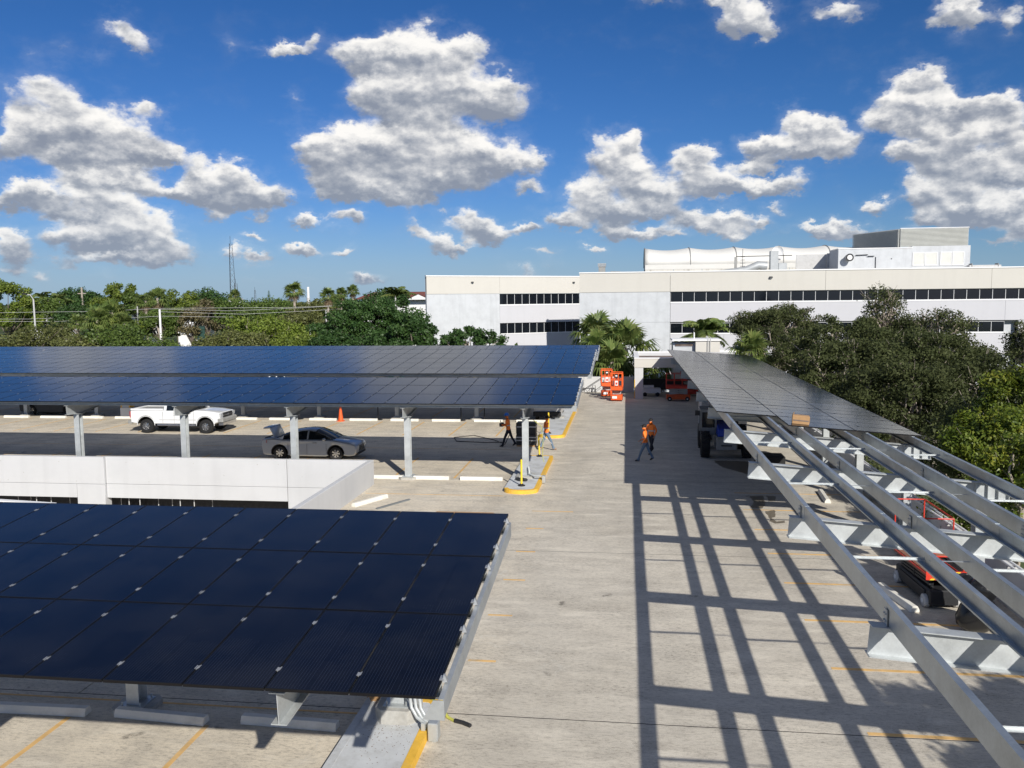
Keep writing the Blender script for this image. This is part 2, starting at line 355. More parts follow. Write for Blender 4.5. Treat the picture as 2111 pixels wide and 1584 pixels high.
def deck_material():
    m, nt, b = newmat('deck_concrete'); N, L = nt.nodes, nt.links
    g = N.new('ShaderNodeNewGeometry')
    def mp(s):
        q = N.new('ShaderNodeMapping'); q.inputs['Scale'].default_value = s; L.new(g.outputs['Position'], q.inputs[0]); return q.outputs[0]
    def noise(vec, sc_, det, ro):
        n = N.new('ShaderNodeTexNoise'); n.inputs['Scale'].default_value = sc_; n.inputs['Detail'].default_value = det; n.inputs['Roughness'].default_value = ro; L.new(vec, n.inputs['Vector']); return n.outputs['Fac']
    def rng(v, a, c, lo=0., hi=1.):
        q = N.new('ShaderNodeMapRange'); q.inputs['From Min'].default_value = a; q.inputs['From Max'].default_value = c; q.inputs['To Min'].default_value = lo; q.inputs['To Max'].default_value = hi; L.new(v, q.inputs[0]); return q.outputs[0]
    def mix(f, a, c, blend='MIX'):
        q = N.new('ShaderNodeMix'); q.data_type = 'RGBA'; q.blend_type = blend
        for k, v in (('Factor', f), ('A', a), ('B', c)):
            if hasattr(v, 'node'): L.new(v, q.inputs[k])
            elif isinstance(v, tuple): q.inputs[k].default_value = v
            else: q.inputs[k].default_value = v
        return q.outputs['Result']
    big = noise(mp((.22, .22, .22)), 1, 5, .55)
    streak = noise(mp((.55, 2.6, 1)), 1.1, 8, .68)
    fine = noise(mp((7, 22, 7)), 1, 8, .7)
    grain = noise(mp((30, 55, 30)), 1.4, 5, .8)
    lane = noise(mp((.5, .06, 1)), 1.0, 3, .5)
    sxyz = N.new('ShaderNodeSeparateXYZ'); L.new(g.outputs['Position'], sxyz.inputs[0])
    c = mix(rng(big, .35, .65), DECK_A, DECK_B)
    warm = N.new('ShaderNodeMath'); warm.operation = 'ADD'; L.new(rng(sxyz.outputs[0], -2.0, -5.0), warm.inputs[0]); L.new(rng(big, .42, .62, -.25, .25), warm.inputs[1]); warm.use_clamp = True
    c = mix(warm.outputs[0], c, (.74, .66, .53, 1)); ageing = noise(mp((.9, 1.5, 1)), 1, 7, .62)
    c = mix(rng(ageing, .48, .66, 0, .5), c, (.45, .41, .35, 1))
    c = mix(rng(streak, .46, .74, 0, .45), c, DECK_C)
    c = mix(rng(fine, .50, .64, 0, .50), c, (.25, .22, .18, 1))
    c = mix(rng(lane, .52, .75, 0, .40), c, (.27, .25, .22, 1))
    c = mix(rng(streak, .30, .40, .55, 0), c, (.76, .70, .585, 1))
    # dark aggregate specks, thicker in patches
    sp = noise(mp((7, 15, 7)), 1.2, 5, .85); pt = noise(mp((.45, .75, .5)), 1, 5, .65)
    q = N.new('ShaderNodeMath'); q.operation = 'MULTIPLY'; L.new(rng(sp, .53, .62), q.inputs[0]); L.new(rng(pt, .40, .62, .10, 1.0), q.inputs[1])
    q2 = N.new('ShaderNodeMath'); q2.operation = 'MULTIPLY'; L.new(q.outputs[0], q2.inputs[0]); q2.inputs[1].default_value = .75
    c = mix(q2.outputs[0], c, (.15, .135, .11, 1))
    oil = noise(mp((1.1, 1.1, 1)), 1.3, 2, .5); oilf = noise(mp((9, 9, 1)), 1, 3, .7)
    om = N.new('ShaderNodeMath'); om.operation = 'MULTIPLY'; L.new(rng(oil, .70, .76, 0, .75), om.inputs[0]); L.new(rng(oilf, .35, .6), om.inputs[1]); c = mix(om.outputs[0], c, (.10, .09, .075, 1))
    pale = noise(mp((.35, .9, 1)), 1.7, 6, .6); c = mix(rng(pale, .56, .70, 0, .55), c, (.80, .74, .63, 1))
    gq = rng(grain, .3, .75, .72, 1.22)
    hv = N.new('ShaderNodeHueSaturation'); L.new(gq, hv.inputs['Value']); L.new(c, hv.inputs['Color'])
    # hairline cracks
    vo = N.new('ShaderNodeTexVoronoi'); vo.feature = 'DISTANCE_TO_EDGE'; vo.inputs['Scale'].default_value = .16
    wv = N.new('ShaderNodeTexNoise'); wv.inputs['Scale'].default_value = .9; wv.inputs['Detail'].default_value = 7; L.new(g.outputs['Position'], wv.inputs['Vector'])
    va = N.new('ShaderNodeVectorMath'); va.operation = 'MULTIPLY_ADD'; L.new(wv.outputs['Color'], va.inputs[0]); va.inputs[1].default_value = (2.4, 2.4, 0); L.new(g.outputs['Position'], va.inputs[2])
    L.new(va.outputs[0], vo.inputs['Vector'])
    ck = rng(vo.outputs['Distance'], 0, .0028, .55, 0)
    cm = N.new('ShaderNodeMath'); cm.operation = 'MULTIPLY'; L.new(ck, cm.inputs[0]); L.new(rng(big, .45, .55), cm.inputs[1])
    c = mix(cm.outputs[0], hv.outputs[0], (.62, .60, .54, 1))
    L.new(c, b.inputs['Base Color']); b.inputs['Roughness'].default_value = .88; b.inputs['Specular IOR Level'].default_value = .3
    bp = N.new('ShaderNodeBump'); bp.inputs['Strength'].default_value = .35; bp.inputs['Distance'].default_value = .01; L.new(fine, bp.inputs['Height']); L.new(bp.outputs[0], b.inputs['Normal'])
    return m
DECK_A, DECK_B, DECK_C = (.69, .635, .54, 1), (.55, .51, .44, 1), (.38, .355, .315, 1)

def galv(name, col=(.55, .58, .59), metal=.55, rough=.42, spang=14):
    m, nt, b = newmat(name); N, L = nt.nodes, nt.links
    tc = N.new('ShaderNodeTexCoord')
    v = N.new('ShaderNodeTexVoronoi'); v.inputs['Scale'].default_value = spang; L.new(tc.outputs['Object'], v.inputs['Vector'])
    n = N.new('ShaderNodeTexNoise'); n.inputs['Scale'].default_value = 1.6; n.inputs['Detail'].default_value = 7; n.inputs['Roughness'].default_value = .65; L.new(tc.outputs['Object'], n.inputs['Vector'])
    r = N.new('ShaderNodeValToRGB'); e = r.color_ramp.elements; e[0].position = .25; e[1].position = .8
    e[0].color = rgba([c*.68 for c in col]); e[1].color = rgba([min(1, c*1.20) for c in col]); L.new(n.outputs['Fac'], r.inputs[0])
    mx = N.new('ShaderNodeMix'); mx.data_type = 'RGBA'; mx.blend_type = 'MULTIPLY'; mx.inputs['Factor'].default_value = .10
    L.new(r.outputs[0], mx.inputs['A']); bw = N.new('ShaderNodeRGBToBW'); L.new(v.outputs['Color'], bw.inputs[0]); L.new(bw.outputs[0], mx.inputs['B'])
    L.new(mx.outputs['Result'], b.inputs['Base Color'])
    mr = N.new('ShaderNodeMapRange'); mr.inputs['To Min'].default_value = rough-.10; mr.inputs['To Max'].default_value = rough+.14; L.new(n.outputs['Fac'], mr.inputs[0]); L.new(mr.outputs[0], b.inputs['Roughness'])
    b.inputs['Metallic'].default_value = metal
    return m

def panel_glass():
    "black cells under glass: thin busbars along the long side, cell grid, slight haze of dust"
    m, nt, b = newmat('solar_glass'); N, L = nt.nodes, nt.links
    tc = N.new('ShaderNodeTexCoord'); s = N.new('ShaderNodeSeparateXYZ'); L.new(tc.outputs['Object'], s.inputs[0])
    def line(src, period, width):
        a = N.new('ShaderNodeMath'); a.operation = 'MULTIPLY'; L.new(src, a.inputs[0]); a.inputs[1].default_value = 1/period
        f = N.new('ShaderNodeMath'); f.operation = 'FRACT'; L.new(a.outputs[0], f.inputs[0])
        c = N.new('ShaderNodeMath'); c.operation = 'LESS_THAN'; L.new(f.outputs[0], c.inputs[0]); c.inputs[1].default_value = width/period
        return c.outputs[0]
    bus = line(s.outputs[0], .0385, .0034); cx = line(s.outputs[0], .162, .003); cy = line(s.outputs[1], .162, .002)
    oi = N.new('ShaderNodeObjectInfo'); rr = N.new('ShaderNodeMapRange'); L.new(oi.outputs['Random'], rr.inputs[0]); rr.inputs['To Min'].default_value = .75; rr.inputs['To Max'].default_value = 1.35
    base = N.new('ShaderNodeMix'); base.data_type = 'RGBA'; L.new(oi.outputs['Random'], base.inputs['Factor']); base.inputs['A'].default_value = (.0022, .0030, .0085, 1); base.inputs['B'].default_value = (.0026, .0028, .0055, 1)
    m1 = N.new('ShaderNodeMix'); m1.data_type = 'RGBA'; L.new(bus, m1.inputs['Factor']); L.new(base.outputs['Result'], m1.inputs['A']); m1.inputs['B'].default_value = (.022, .028, .046, 1)
    mxx = N.new('ShaderNodeMath'); mxx.operation = 'MAXIMUM'; L.new(cx, mxx.inputs[0]); L.new(cy, mxx.inputs[1])
    m2 = N.new('ShaderNodeMix'); m2.data_type = 'RGBA'; L.new(mxx.outputs[0], m2.inputs['Factor']); L.new(m1.outputs['Result'], m2.inputs['A']); m2.inputs['B'].default_value = (.003, .004, .008, 1)
    g = N.new('ShaderNodeNewGeometry'); n = N.new('ShaderNodeTexNoise'); n.inputs['Scale'].default_value = 1.1; n.inputs['Detail'].default_value = 7; n.inputs['Roughness'].default_value = .7; L.new(g.outputs['Position'], n.inputs['Vector'])
    dr = N.new('ShaderNodeMapRange'); dr.inputs['From Min'].default_value = .4; dr.inputs['From Max'].default_value = .75; dr.inputs['To Max'].default_value = .018; L.new(n.outputs['Fac'], dr.inputs[0])
    m3 = N.new('ShaderNodeMix'); m3.data_type = 'RGBA'; L.new(dr.outputs[0], m3.inputs['Factor']); L.new(m2.outputs['Result'], m3.inputs['A']); m3.inputs['B'].default_value = (.5, .48, .44, 1)
    # a few bird droppings / white specks
    v = N.new('ShaderNodeTexNoise'); v.inputs['Scale'].default_value = 9; v.inputs['Detail'].default_value = 2; L.new(g.outputs['Position'], v.inputs['Vector'])
    lt = N.new('ShaderNodeMath'); lt.operation = 'GREATER_THAN'; L.new(v.outputs['Fac'], lt.inputs[0]); lt.inputs[1].default_value = .86
    m4 = N.new('ShaderNodeMix'); m4.data_type = 'RGBA'; L.new(lt.outputs[0], m4.inputs['Factor']); L.new(m3.outputs['Result'], m4.inputs['A']); m4.inputs['B'].default_value = (.5, .5, .48, 1)
    L.new(m4.outputs['Result'], b.inputs['Base Color'])
    b.inputs['Roughness'].default_value = .16; b.inputs['IOR'].default_value = 1.42; b.inputs['Specular IOR Level'].default_value = PANEL_SPEC
    b.inputs['Specular Tint'].default_value = (.72, .86, 1, 1)
    return m
PANEL_SPEC = .42

def leaf_mat(name, cols, trans=.35, rough=.5, spec=.35, gain=1.0):
    cols = [tuple(c*gain for c in q) for q in cols]
    m = bpy.data.materials.new(name); m.use_nodes = True; nt = m.node_tree; N, L = nt.nodes, nt.links; N.clear()
    o = N.new('ShaderNodeOutputMaterial'); g = N.new('ShaderNodeNewGeometry'); oi = N.new('ShaderNodeObjectInfo')
    r = N.new('ShaderNodeValToRGB'); e = r.color_ramp.elements; n = len(cols)
    e[0].position = 0; e[0].color = rgba(cols[0]); e[1].position = 1; e[1].color = rgba(cols[-1])
    for i in range(1, n-1): q = e.new(i/(n-1)); q.color = rgba(cols[i])
    t = N.new('ShaderNodeTexNoise'); t.inputs['Scale'].default_value = .9; t.inputs['Detail'].default_value = 3; L.new(g.outputs['Position'], t.inputs['Vector'])
    a = N.new('ShaderNodeMath'); a.operation = 'MULTIPLY_ADD'; L.new(t.outputs['Fac'], a.inputs[0]); a.inputs[1].default_value = 1.2; a.inputs[2].default_value = -.35
    b2 = N.new('ShaderNodeMath'); b2.operation = 'MULTIPLY_ADD'; L.new(g.outputs['Random Per Island'], b2.inputs[0]); b2.inputs[1].default_value = .5; L.new(a.outputs[0], b2.inputs[2])
    L.new(b2.outputs[0], r.inputs[0])
    hv = N.new('ShaderNodeHueSaturation'); L.new(r.outputs[0], hv.inputs['Color'])
    mr = N.new('ShaderNodeMapRange'); L.new(oi.outputs['Random'], mr.inputs[0]); mr.inputs['To Min'].default_value = .88; mr.inputs['To Max'].default_value = 1.14; L.new(mr.outputs[0], hv.inputs['Value'])
    p = N.new('ShaderNodeBsdfPrincipled'); L.new(hv.outputs[0], p.inputs['Base Color']); p.inputs['Roughness'].default_value = rough; p.inputs['Specular IOR Level'].default_value = spec
    tr = N.new('ShaderNodeBsdfTranslucent'); L.new(hv.outputs[0], tr.inputs[0])
    ms = N.new('ShaderNodeMixShader'); ms.inputs[0].default_value = trans; L.new(p.outputs[0], ms.inputs[1]); L.new(tr.outputs[0], ms.inputs[2]); L.new(ms.outputs[0], o.inputs[0])
    return m

def stucco(name, col, dirty=.25, sc_=.8):
    m, nt, b = newmat(name); N, L = nt.nodes, nt.links
    g = N.new('ShaderNodeNewGeometry')
    n = N.new('ShaderNodeTexNoise'); n.inputs['Scale'].default_value = sc_; n.inputs['Detail'].default_value = 9; n.inputs['Roughness'].default_value = .68; L.new(g.outputs['Position'], n.inputs['Vector'])
    mp = N.new('ShaderNodeMapping'); mp.inputs['Scale'].default_value = (1.4, 1.4, .10); L.new(g.outputs['Position'], mp.inputs[0])
    n2 = N.new('ShaderNodeTexNoise'); n2.inputs['Scale'].default_value = 1.2; n2.inputs['Detail'].default_value = 8; L.new(mp.outputs[0], n2.inputs['Vector'])
    r = N.new('ShaderNodeMapRange'); r.inputs['From Min'].default_value = .42; r.inputs['From Max'].default_value = .75; r.inputs['To Max'].default_value = dirty; L.new(n.outputs['Fac'], r.inputs[0])
    r2 = N.new('ShaderNodeMapRange'); r2.inputs['From Min'].default_value = .5; r2.inputs['From Max'].default_value = .8; r2.inputs['To Max'].default_value = dirty*.7; L.new(n2.outputs['Fac'], r2.inputs[0])
    m1 = N.new('ShaderNodeMix'); m1.data_type = 'RGBA'; L.new(r.outputs[0], m1.inputs['Factor']); m1.inputs['A'].default_value = rgba(col); m1.inputs['B'].default_value = rgba([c*.62 for c in col])
    m2 = N.new('ShaderNodeMix'); m2.data_type = 'RGBA'; L.new(r2.outputs[0], m2.inputs['Factor']); L.new(m1.outputs['Result'], m2.inputs['A']); m2.inputs['B'].default_value = rgba([c*.5 for c in col])
    L.new(m2.outputs['Result'], b.inputs['Base Color']); b.inputs['Roughness'].default_value = .85; b.inputs['Specular IOR Level'].default_value = .25
    bp = N.new('ShaderNodeBump'); bp.inputs['Strength'].default_value = .3; bp.inputs['Distance'].default_value = .02; L.new(n.outputs['Fac'], bp.inputs['Height']); L.new(bp.outputs[0], b.inputs['Normal'])
    return m

M_ = dict(
 deck=deck_material(),
 galv=galv('galvanized_steel'), galv_l=galv('galvanized_beam_steel', (.56, .59, .60), .35, .48, 45), galv_p=galv('galvanized_purlin_steel', (.50, .54, .56), .75, .36, 50),
 glass=panel_glass(), frame=simple('panel_frame_black', (.012, .012, .014), .4, .6, .1, 30),
 clamp=simple('clamp_aluminium', (.42, .43, .44), .35, .5, .05, 30),
 white_wall=stucco('white_painted_concrete', (.565, .57, .58), .22, .5), grey_paint=simple('grey_island_paint', (.56, .58, .60), .8, 0, .10, 2.5, .2, dirt=(.26, .25, .22), dirt_amt=.7),
 yellow=simple('yellow_kerb_paint', (.78, .46, .05), .7, 0, .12, 5, .2, dirt=(.45, .36, .18), dirt_amt=.5), stripe=simple('orange_stripe_paint', (.70, .44, .17), .8, 0, .18, 3, .0, dirt=(.42, .36, .27), dirt_amt=.9),
 pole_y=simple('yellow_plastic', (.80, .58, .04), .45, 0, .06, 5), stop=simple('wheel_stop_paint', (.72, .70, .64), .8, 0, .08, 3, .25, dirt=(.36, .34, .29), dirt_amt=.45),
 pad=simple('grout_concrete', (.42, .41, .38), .9, 0, .15, 8, .4, dirt=(.22, .2, .17), dirt_amt=.6),
 fascia=stucco('beige_stucco', (.58, .56, .515), .10, .4), stuc_w=stucco('white_stucco', (.56, .58, .605), .40, .9), span=stucco('pale_spandrel_stucco', (.54, .54, .57), .10, .4),
 trim=simple('white_coping', (.80, .80, .80), .6, 0, .04, 1), mullion=simple('white_mullion', (.66, .67, .68), .5, 0, .05, 2),
 pane=simple('dark_window_glass', (.006, .008, .012), .06, 0, .5, .5), black=simple('black_rubber', (.012, .012, .013), .75, 0, .2, 8), dark=simple('dark_plastic', (.02, .021, .024), .5, 0, .2, 8),
 chrome=simple('chrome', (.62, .62, .63), .18, .9, .05, 4), carpaint=simple('silver_car_paint', (.46, .47, .48), .32, .22, .03, 1, coat=1.0), whitepaint=simple('white_car_paint', (.78, .79, .80), .35, 0, .02, 1, coat=.8),
 glassd=simple('car_window_glass', (.010, .014, .018), .04, 0, .1, 1), red=simple('red_plastic', (.45, .015, .012), .35, 0, .05, 2), orangel=simple('amber_plastic', (.75, .25, .03), .3, 0, .05, 2), lamp=simple('clear_lamp', (.60, .62, .64), .12, .3, .05, 3),
 orange=simple('orange_machine_paint', (.78, .115, .022), .45, 0, .10, 6, dirt=(.35, .08, .03), dirt_amt=.4), redm=simple('red_machine_paint', (.62, .045, .025), .45, 0, .10, 6, dirt=(.2, .03, .02), dirt_amt=.4), blue=simple('blue_machine_paint', (.01, .045, .42), .4, 0, .1, 4),
 grey=simple('grey_machine_paint', (.30, .30, .29), .5, 0, .1, 5, dirt=(.15, .14, .13), dirt_amt=.5), lgrey=simple('light_grey_paint', (.50, .50, .50), .55, 0, .08, 4, dirt=(.3, .3, .28), dirt_amt=.4),
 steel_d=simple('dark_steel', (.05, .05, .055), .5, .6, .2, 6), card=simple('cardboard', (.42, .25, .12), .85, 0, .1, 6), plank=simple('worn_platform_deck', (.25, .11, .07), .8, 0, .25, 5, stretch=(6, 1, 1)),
 canvas=simple('white_canopy_fabric', (.66, .65, .62), .7, 0, .05, .3), metalroof=simple('pale_duct_metal', (.44, .46, .47), .45, .3, .1, 1.5), stain=simple('stained_white_panels', (.62, .60, .55), .85, 0, .1, 1.2, stretch=(2, 2, .3), dirt=(.12, .10, .08), dirt_amt=.9),
 rust=simple('rusty_roof_felt', (.16, .12, .10), .9, 0, .4, .8, .3, dirt=(.35, .30, .27), dirt_amt=.7), louver=simple('louver_metal', (.62, .63, .60), .5, .3, .06, 1), bark=simple('grey_brown_bark', (.16, .13, .105), .9, 0, .3, 5, .5, stretch=(3, 3, .6)), barkp=simple('pale_bark', (.36, .31, .26), .9, 0, .25, 4, .5, stretch=(3, 3, .6)),
 roofred=simple('red_brown_roof', (.17, .055, .042), .8, 0, .2, 1.5), skin=simple('skin', (.32, .17, .11), .6, 0, .05, 8), hivis=simple('orange_hi_vis_shirt', (1.0, .22, .03), .75, 0, .10, 9, .3), navy=simple('dark_trousers', (.015, .017, .028), .85, 0, .15, 12, .3), jeans=simple('blue_jeans', (.13, .19, .27), .85, 0, .15, 12, .3), boot=simple('dark_boots', (.02, .017, .015), .7, 0, .1, 9), bootp=simple('tan_boots', (.35, .22, .13), .7, 0, .1, 9), hair=simple('black_hair', (.012, .010, .009), .7, 0, .1, 30), hatb=simple('blue_helmet', (.02, .13, .48), .35, 0, .05, 5),
 wet=simple('wet_stain', (.19, .165, .13), .4, 0, .2, 5), hose=simple('strap_green', (.45, .46, .10), .7, 0, .1, 10), lawn=simple('far_grass', (.07, .095, .035), .95, 0, .35, .05, 0, dirt=(.04, .05, .025), dirt_amt=.7), asphalt=simple('asphalt', (.055, .055, .056), .9, 0, .15, .6), galvdark=galv('underside_steel', (.30, .32, .33), .5, .5),
)

# ================================================================ ground and parking deck
GZ = -6.6
g = MB(); g.box(-900, 900, -200, 2600, GZ-1, GZ); tag(g.build('ground', M_['lawn']), kind='structure')
g = MB(); g.box(-260, 60, 78, 96, GZ, GZ+.02); tag(g.build('road', M_['asphalt']), kind='structure')
HX0, HX1, HY0, HY1 = -46.0, -10.77, 17.2, 34.83     # ramp opening in the deck
DX0, DX1 = -62.0, 9.62
ys = [-7.0, 4.6, 15.2, 25.8, 36.4, 47.0, 57.6, 71.9]
def slab(x0, x1, y0, y1):
    b = MB(); e = .014; b.box(x0+e, x1-e, y0+e, y1-e, -.30, 0); tag(b.build('parking_deck', M_['deck']), kind='structure')
for y0, y1 in zip(ys, ys[1:]):
    if y1 <= HY0 or y0 >= HY1: slab(DX0, DX1, y0, y1); continue
    slab(HX1, DX1, y0, y1); slab(DX0, HX0, y0, y1)
    if y0 < HY0: slab(HX0, HX1, y0, HY0)
    if y1 > HY1: slab(HX0, HX1, HY1, y1)
g = MB(); g.box(DX0, DX1, -7, HY0-.1, -.45, -.31); g.box(DX0, DX1, HY1+.1, 71.9, -.45, -.31); g.box(HX1+.1, DX1, HY0, HY1, -.45, -.31); g.box(DX0, HX0-.1, HY0, HY1, -.45, -.31)
tag(g.build('deck_underside', M_['pad']), kind='structure')
g = MB(); g.box(DX0, DX1, -7, 71.9, -3.5, -3.3); tag(g.build('lower_deck', M_['deck']), kind='structure')
gar = thing('garage_facade', 'pale concrete outer wall of the parking structure below the deck edge by the oaks', 'wall', (9.7, 30, GZ))
g = MB(); g.box(-.08, .12, -37, 41.9, 0, -GZ-.45); g.build('wall', M_['white_wall'], gar)
g = MB(); g.box(-71.7, .12, 41.95, 42.15, 0, -GZ-.45); g.build('wall', M_['white_wall'], gar)

# parapet walls round the ramp opening
pw = thing('parapet_wall', 'long white concrete parapet wall above the dark ramp opening', 'wall', (-22.6, 34.63, 0))
def pbox(x0, x1, y0, y1, z0, z1, nm='wall_panel', bev=.015):
    b = MB(); b.box(x0+22.6, x1+22.6, y0, y1, z0, z1); return b.build(nm, M_['white_wall'], pw, bevel=bev)
pbox(-46, -22.62, -.12, .14, -.165, 1.03); pbox(-46, -23.95, -.12, .14, -.78, -.175)
pbox(-23.93, -22.62, -.125, .35, -3.0, -.175, 'pilaster')
pbox(-22.60, -14.32, 0, .2, -.165, 1.03); pbox(-22.60, -14.32, 0, .2, -.79, -.175)
pbox(-14.29, -10.76, -.02, .2, -.165, 1.035); pbox(-14.29, -10.76, -.02, .2, -1.6, -.175)
for x in (-39, -31): pbox(x-.02, x+.02, -.135, -.121, -.7, .98, 'joint', 0)
b = MB(); random.seed(21)
for x0, x1 in ((-45, -23), (-22.2, -14.6), (-14, -11)):
    for k in range(int((x1-x0)*.9)):
        x = random.uniform(x0, x1)+22.6; z = random.choice((.82, .80, .28, .30, -.05)); y = -.124 if x < 0 else (-.004 if x < 8.3 else -.024); b.cyl((x, y, z), .018, .006, 8, axis='y')
tag(b.build('tie_hole', M_['pad'], pw), kind='stuff')
rw = thing('parapet_wall', 'plain white parapet wall running towards the camera beside the drive aisle', 'wall', (-10.65, 34.63, 0))
g = MB(); g.box(-.105, .105, -17.5, .2, -.44, 1.04); g.build('wall_panel', M_['white_wall'], rw, bevel=.02)
g = MB(); g.box(-.10, .10, -17.5, -.05, -1.6, -.45); g.build('lower_panel', M_['white_wall'], rw)
q0 = at(-700, 985, 24.0); q1 = at(112, 1038, 24.0)
rm_ = thing('ramp_wall', 'white sloping ramp wall tip showing above the near panels at the left edge', 'wall', (q1.x, 24.0, q1.z))
g = MB(); g.hexa([(q0.x-q1.x,-.1,-3),(0,-.1,-1.5),(0,.1,-1.5),(q0.x-q1.x,.1,-3),(q0.x-q1.x,-.1,q0.z-q1.z),(0,-.1,0),(0,.1,0),(q0.x-q1.x,.1,q0.z-q1.z)]); g.build('wall', M_['trim'], rm_)
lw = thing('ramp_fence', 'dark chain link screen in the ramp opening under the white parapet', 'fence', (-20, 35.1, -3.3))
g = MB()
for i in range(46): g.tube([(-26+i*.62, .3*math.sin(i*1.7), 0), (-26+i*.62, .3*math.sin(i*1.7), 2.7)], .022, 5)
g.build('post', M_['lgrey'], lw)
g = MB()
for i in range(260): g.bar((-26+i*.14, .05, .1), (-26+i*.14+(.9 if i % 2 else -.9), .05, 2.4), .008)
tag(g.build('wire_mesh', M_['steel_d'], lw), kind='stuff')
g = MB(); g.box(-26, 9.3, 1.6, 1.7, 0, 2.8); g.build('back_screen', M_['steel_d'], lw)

# right parapet with a white twin rail
PX = 9.35
rp = thing('parapet_wall', 'low white parapet with twin white pipes along the right edge of the deck beside the trees', 'wall', (PX, 30, 0))
for a, b_ in ((-37, -20), (-20, -10), (-10, 0), (0, 10), (10, 20), (20, 30), (30, 36.2)):
    g = MB(); g.box(0, .25, a+.006, b_-.006, -.4, 1.05); g.build('wall_panel', M_['white_wall'], rp, bevel=.015)
for dx in (-.10, .06):
    g = MB(); g.tube([(dx+.02, -37, 1.13), (dx+.02, 36, 1.13)], .032, 8); g.build('pipe', M_['trim'], rp, smooth=True)
g = MB()
for i in range(-18, 18): g.box(-.14, .16, i*2-.03, i*2+.03, 1.04, 1.10)
tag(g.build('pipe_strap', M_['lgrey'], rp), kind='stuff')
bw_ = thing('parapet_wall', 'white end wall of the deck behind the orange lifts', 'wall', (-3.5, 71.6, 0))
for a, b_ in ((-58, -40), (-40, -24), (-24, -10), (-10, 0), (0, 4.1)):
    g = MB(); g.box(a+.01, b_-.01, 0, .22, -.4, 1.27); g.build('wall_panel', M_['white_wall'], bw_, bevel=.015)

for y in ys[1:-1]:
    for x0, x1 in ((DX0, DX1),) if not HY0 < y < HY1 else ((DX0, HX0), (HX1, DX1)):
        b = MB(); b.box(x0, x1, y-.0139, y+.0139, -.2, -.0012); tag(b.build('joint_sealant', M_['black']), kind='structure')
# painted stall lines (4 mm above the slab)
def stripe(x0, y0, x1, y1, w=.10):
    d = Vector((x1-x0, y1-y0, 0)); d.normalize(); n = Vector((-d.y, d.x, 0))*w/2; b = MB()
    p = [Vector((x0, y0, 0))-n, Vector((x1, y1, 0))-n, Vector((x1, y1, 0))+n, Vector((x0, y0, 0))+n]
    b.hexa([(v.x, v.y, .0005) for v in p]+[(v.x, v.y, .004) for v in p])
    tag(b.build('stall_line', M_['stripe']), kind='structure')
for k in range(-5, 8): stripe(4.25, 15.28+2.74*(k), 8.9, 15.28+2.74*(k), .11)
for k in range(0, 5):
    x = -4.95-2.74*k
    if k: stripe(x+.1, 9.2, x+.1, 14.25)
    for s in (0,): stripe(x+.1, 4.0, x+.1, 9.0)
for k in range(1, 14): stripe(-4.7-2.71*k, 36.3, -4.7-2.71*k, 41.0)
for k in range(1, 16): stripe(-4.6-2.72*k, 47.9, -4.6-2.72*k, 53.3)
for k in range(1, 16): stripe(-4.6-2.72*k, 55.6, -4.6-2.72*k, 60.8)
stripe(-10.4, 33.1, -4.8, 33.1, .06); stripe(-16, 15.0, -4.9, 15.0, .06); stripe(-3.4, 30.8, -1.9, 30.8, .08)
for k in range(5): stripe(-3.35, 28.4-k*2.7, -2.75, 28.4-k*2.7, .09)
stripe(-44, 43.6, -5, 43.6, .05)

# traffic islands: painted kerb ring round a grey top
def island(x0, x1, y0, y1, label, r=.62, ends='both', yk=True):
    t = thing('traffic_island', label, 'traffic island', ((x0+x1)/2, (y0+y1)/2, 0)); cx, cy = (x0+x1)/2, (y0+y1)/2
    def outline(i):
        a0, a1, b0, b1 = x0+i-cx, x1-i-cx, y0+i-cy, y1-i-cy; rr = r-i; p = []
        for (px, py, s) in ((a1-rr, b1-.05-rr*.0, 0), ):
            pass
        n = 7
        # front end (towards -y) rounded, back end square with small radius
        for k in range(n+1):
            a = math.pi+math.pi/2*k/n; p.append((a0+rr+rr*math.cos(a), b0+rr*.8+rr*.8*math.sin(a)))
        for k in range(n+1):
            a = 1.5*math.pi+math.pi/2*k/n; p.append((a1-rr+rr*math.cos(a), b0+rr*.8+rr*.8*math.sin(a)))
        rb = .12
        for k in range(4):
            a = math.pi/2*k/3; p.append((a1-rb+rb*math.cos(a), b1-rb+rb*math.sin(a)))
        for k in range(4):
            a = math.pi/2+math.pi/2*k/3; p.append((a0+rb+rb*math.cos(a), b1-rb+rb*math.sin(a)))
        return p
    o, i_ = outline(0), outline(.16); n = len(o); b = MB()
    vs = [(x, y, 0) for x, y in o]+[(x*.985+.0, y, .15) for x, y in o]+[(x, y, .156) for x, y in i_]+[(x, y, 0) for x, y in i_]
    fs = []
    for k in range(n):
        j = (k+1) % n; fs += [(k, j, n+j, n+k), (n+k, n+j, 2*n+j, 2*n+k), (2*n+k, 2*n+j, 3*n+j, 3*n+k)]
    
    vv = vs; b.add(vs, fs)
    for q_, f_ in enumerate(fs):
        if sum(vv[i][0] for i in f_)/len(f_) < (x0-cx)+.25 and sum(vv[i][1] for i in f_)/len(f_) > (y0-cy)+r*.8: b.m[q_] = 1
    b.build('kerb', [M_['yellow'], M_['grey_paint']], t)
    b = MB(); b.add([(x, y, .148) for x, y in i_], [tuple(range(n))]); b.build('island_top', M_['grey_paint'], t)
    return t
island(-4.90, -3.45, 3.0, 15.45, 'long grey island with yellow kerb stripe under the near canopy corner column')
island(-4.88, -3.50, 33.45, 41.3, 'grey island with rounded yellow nose and a galvanized column standing on it')
island(-4.85, -3.40, 47.4, 60.5, 'second grey island with yellow nose further back behind the walking workers')
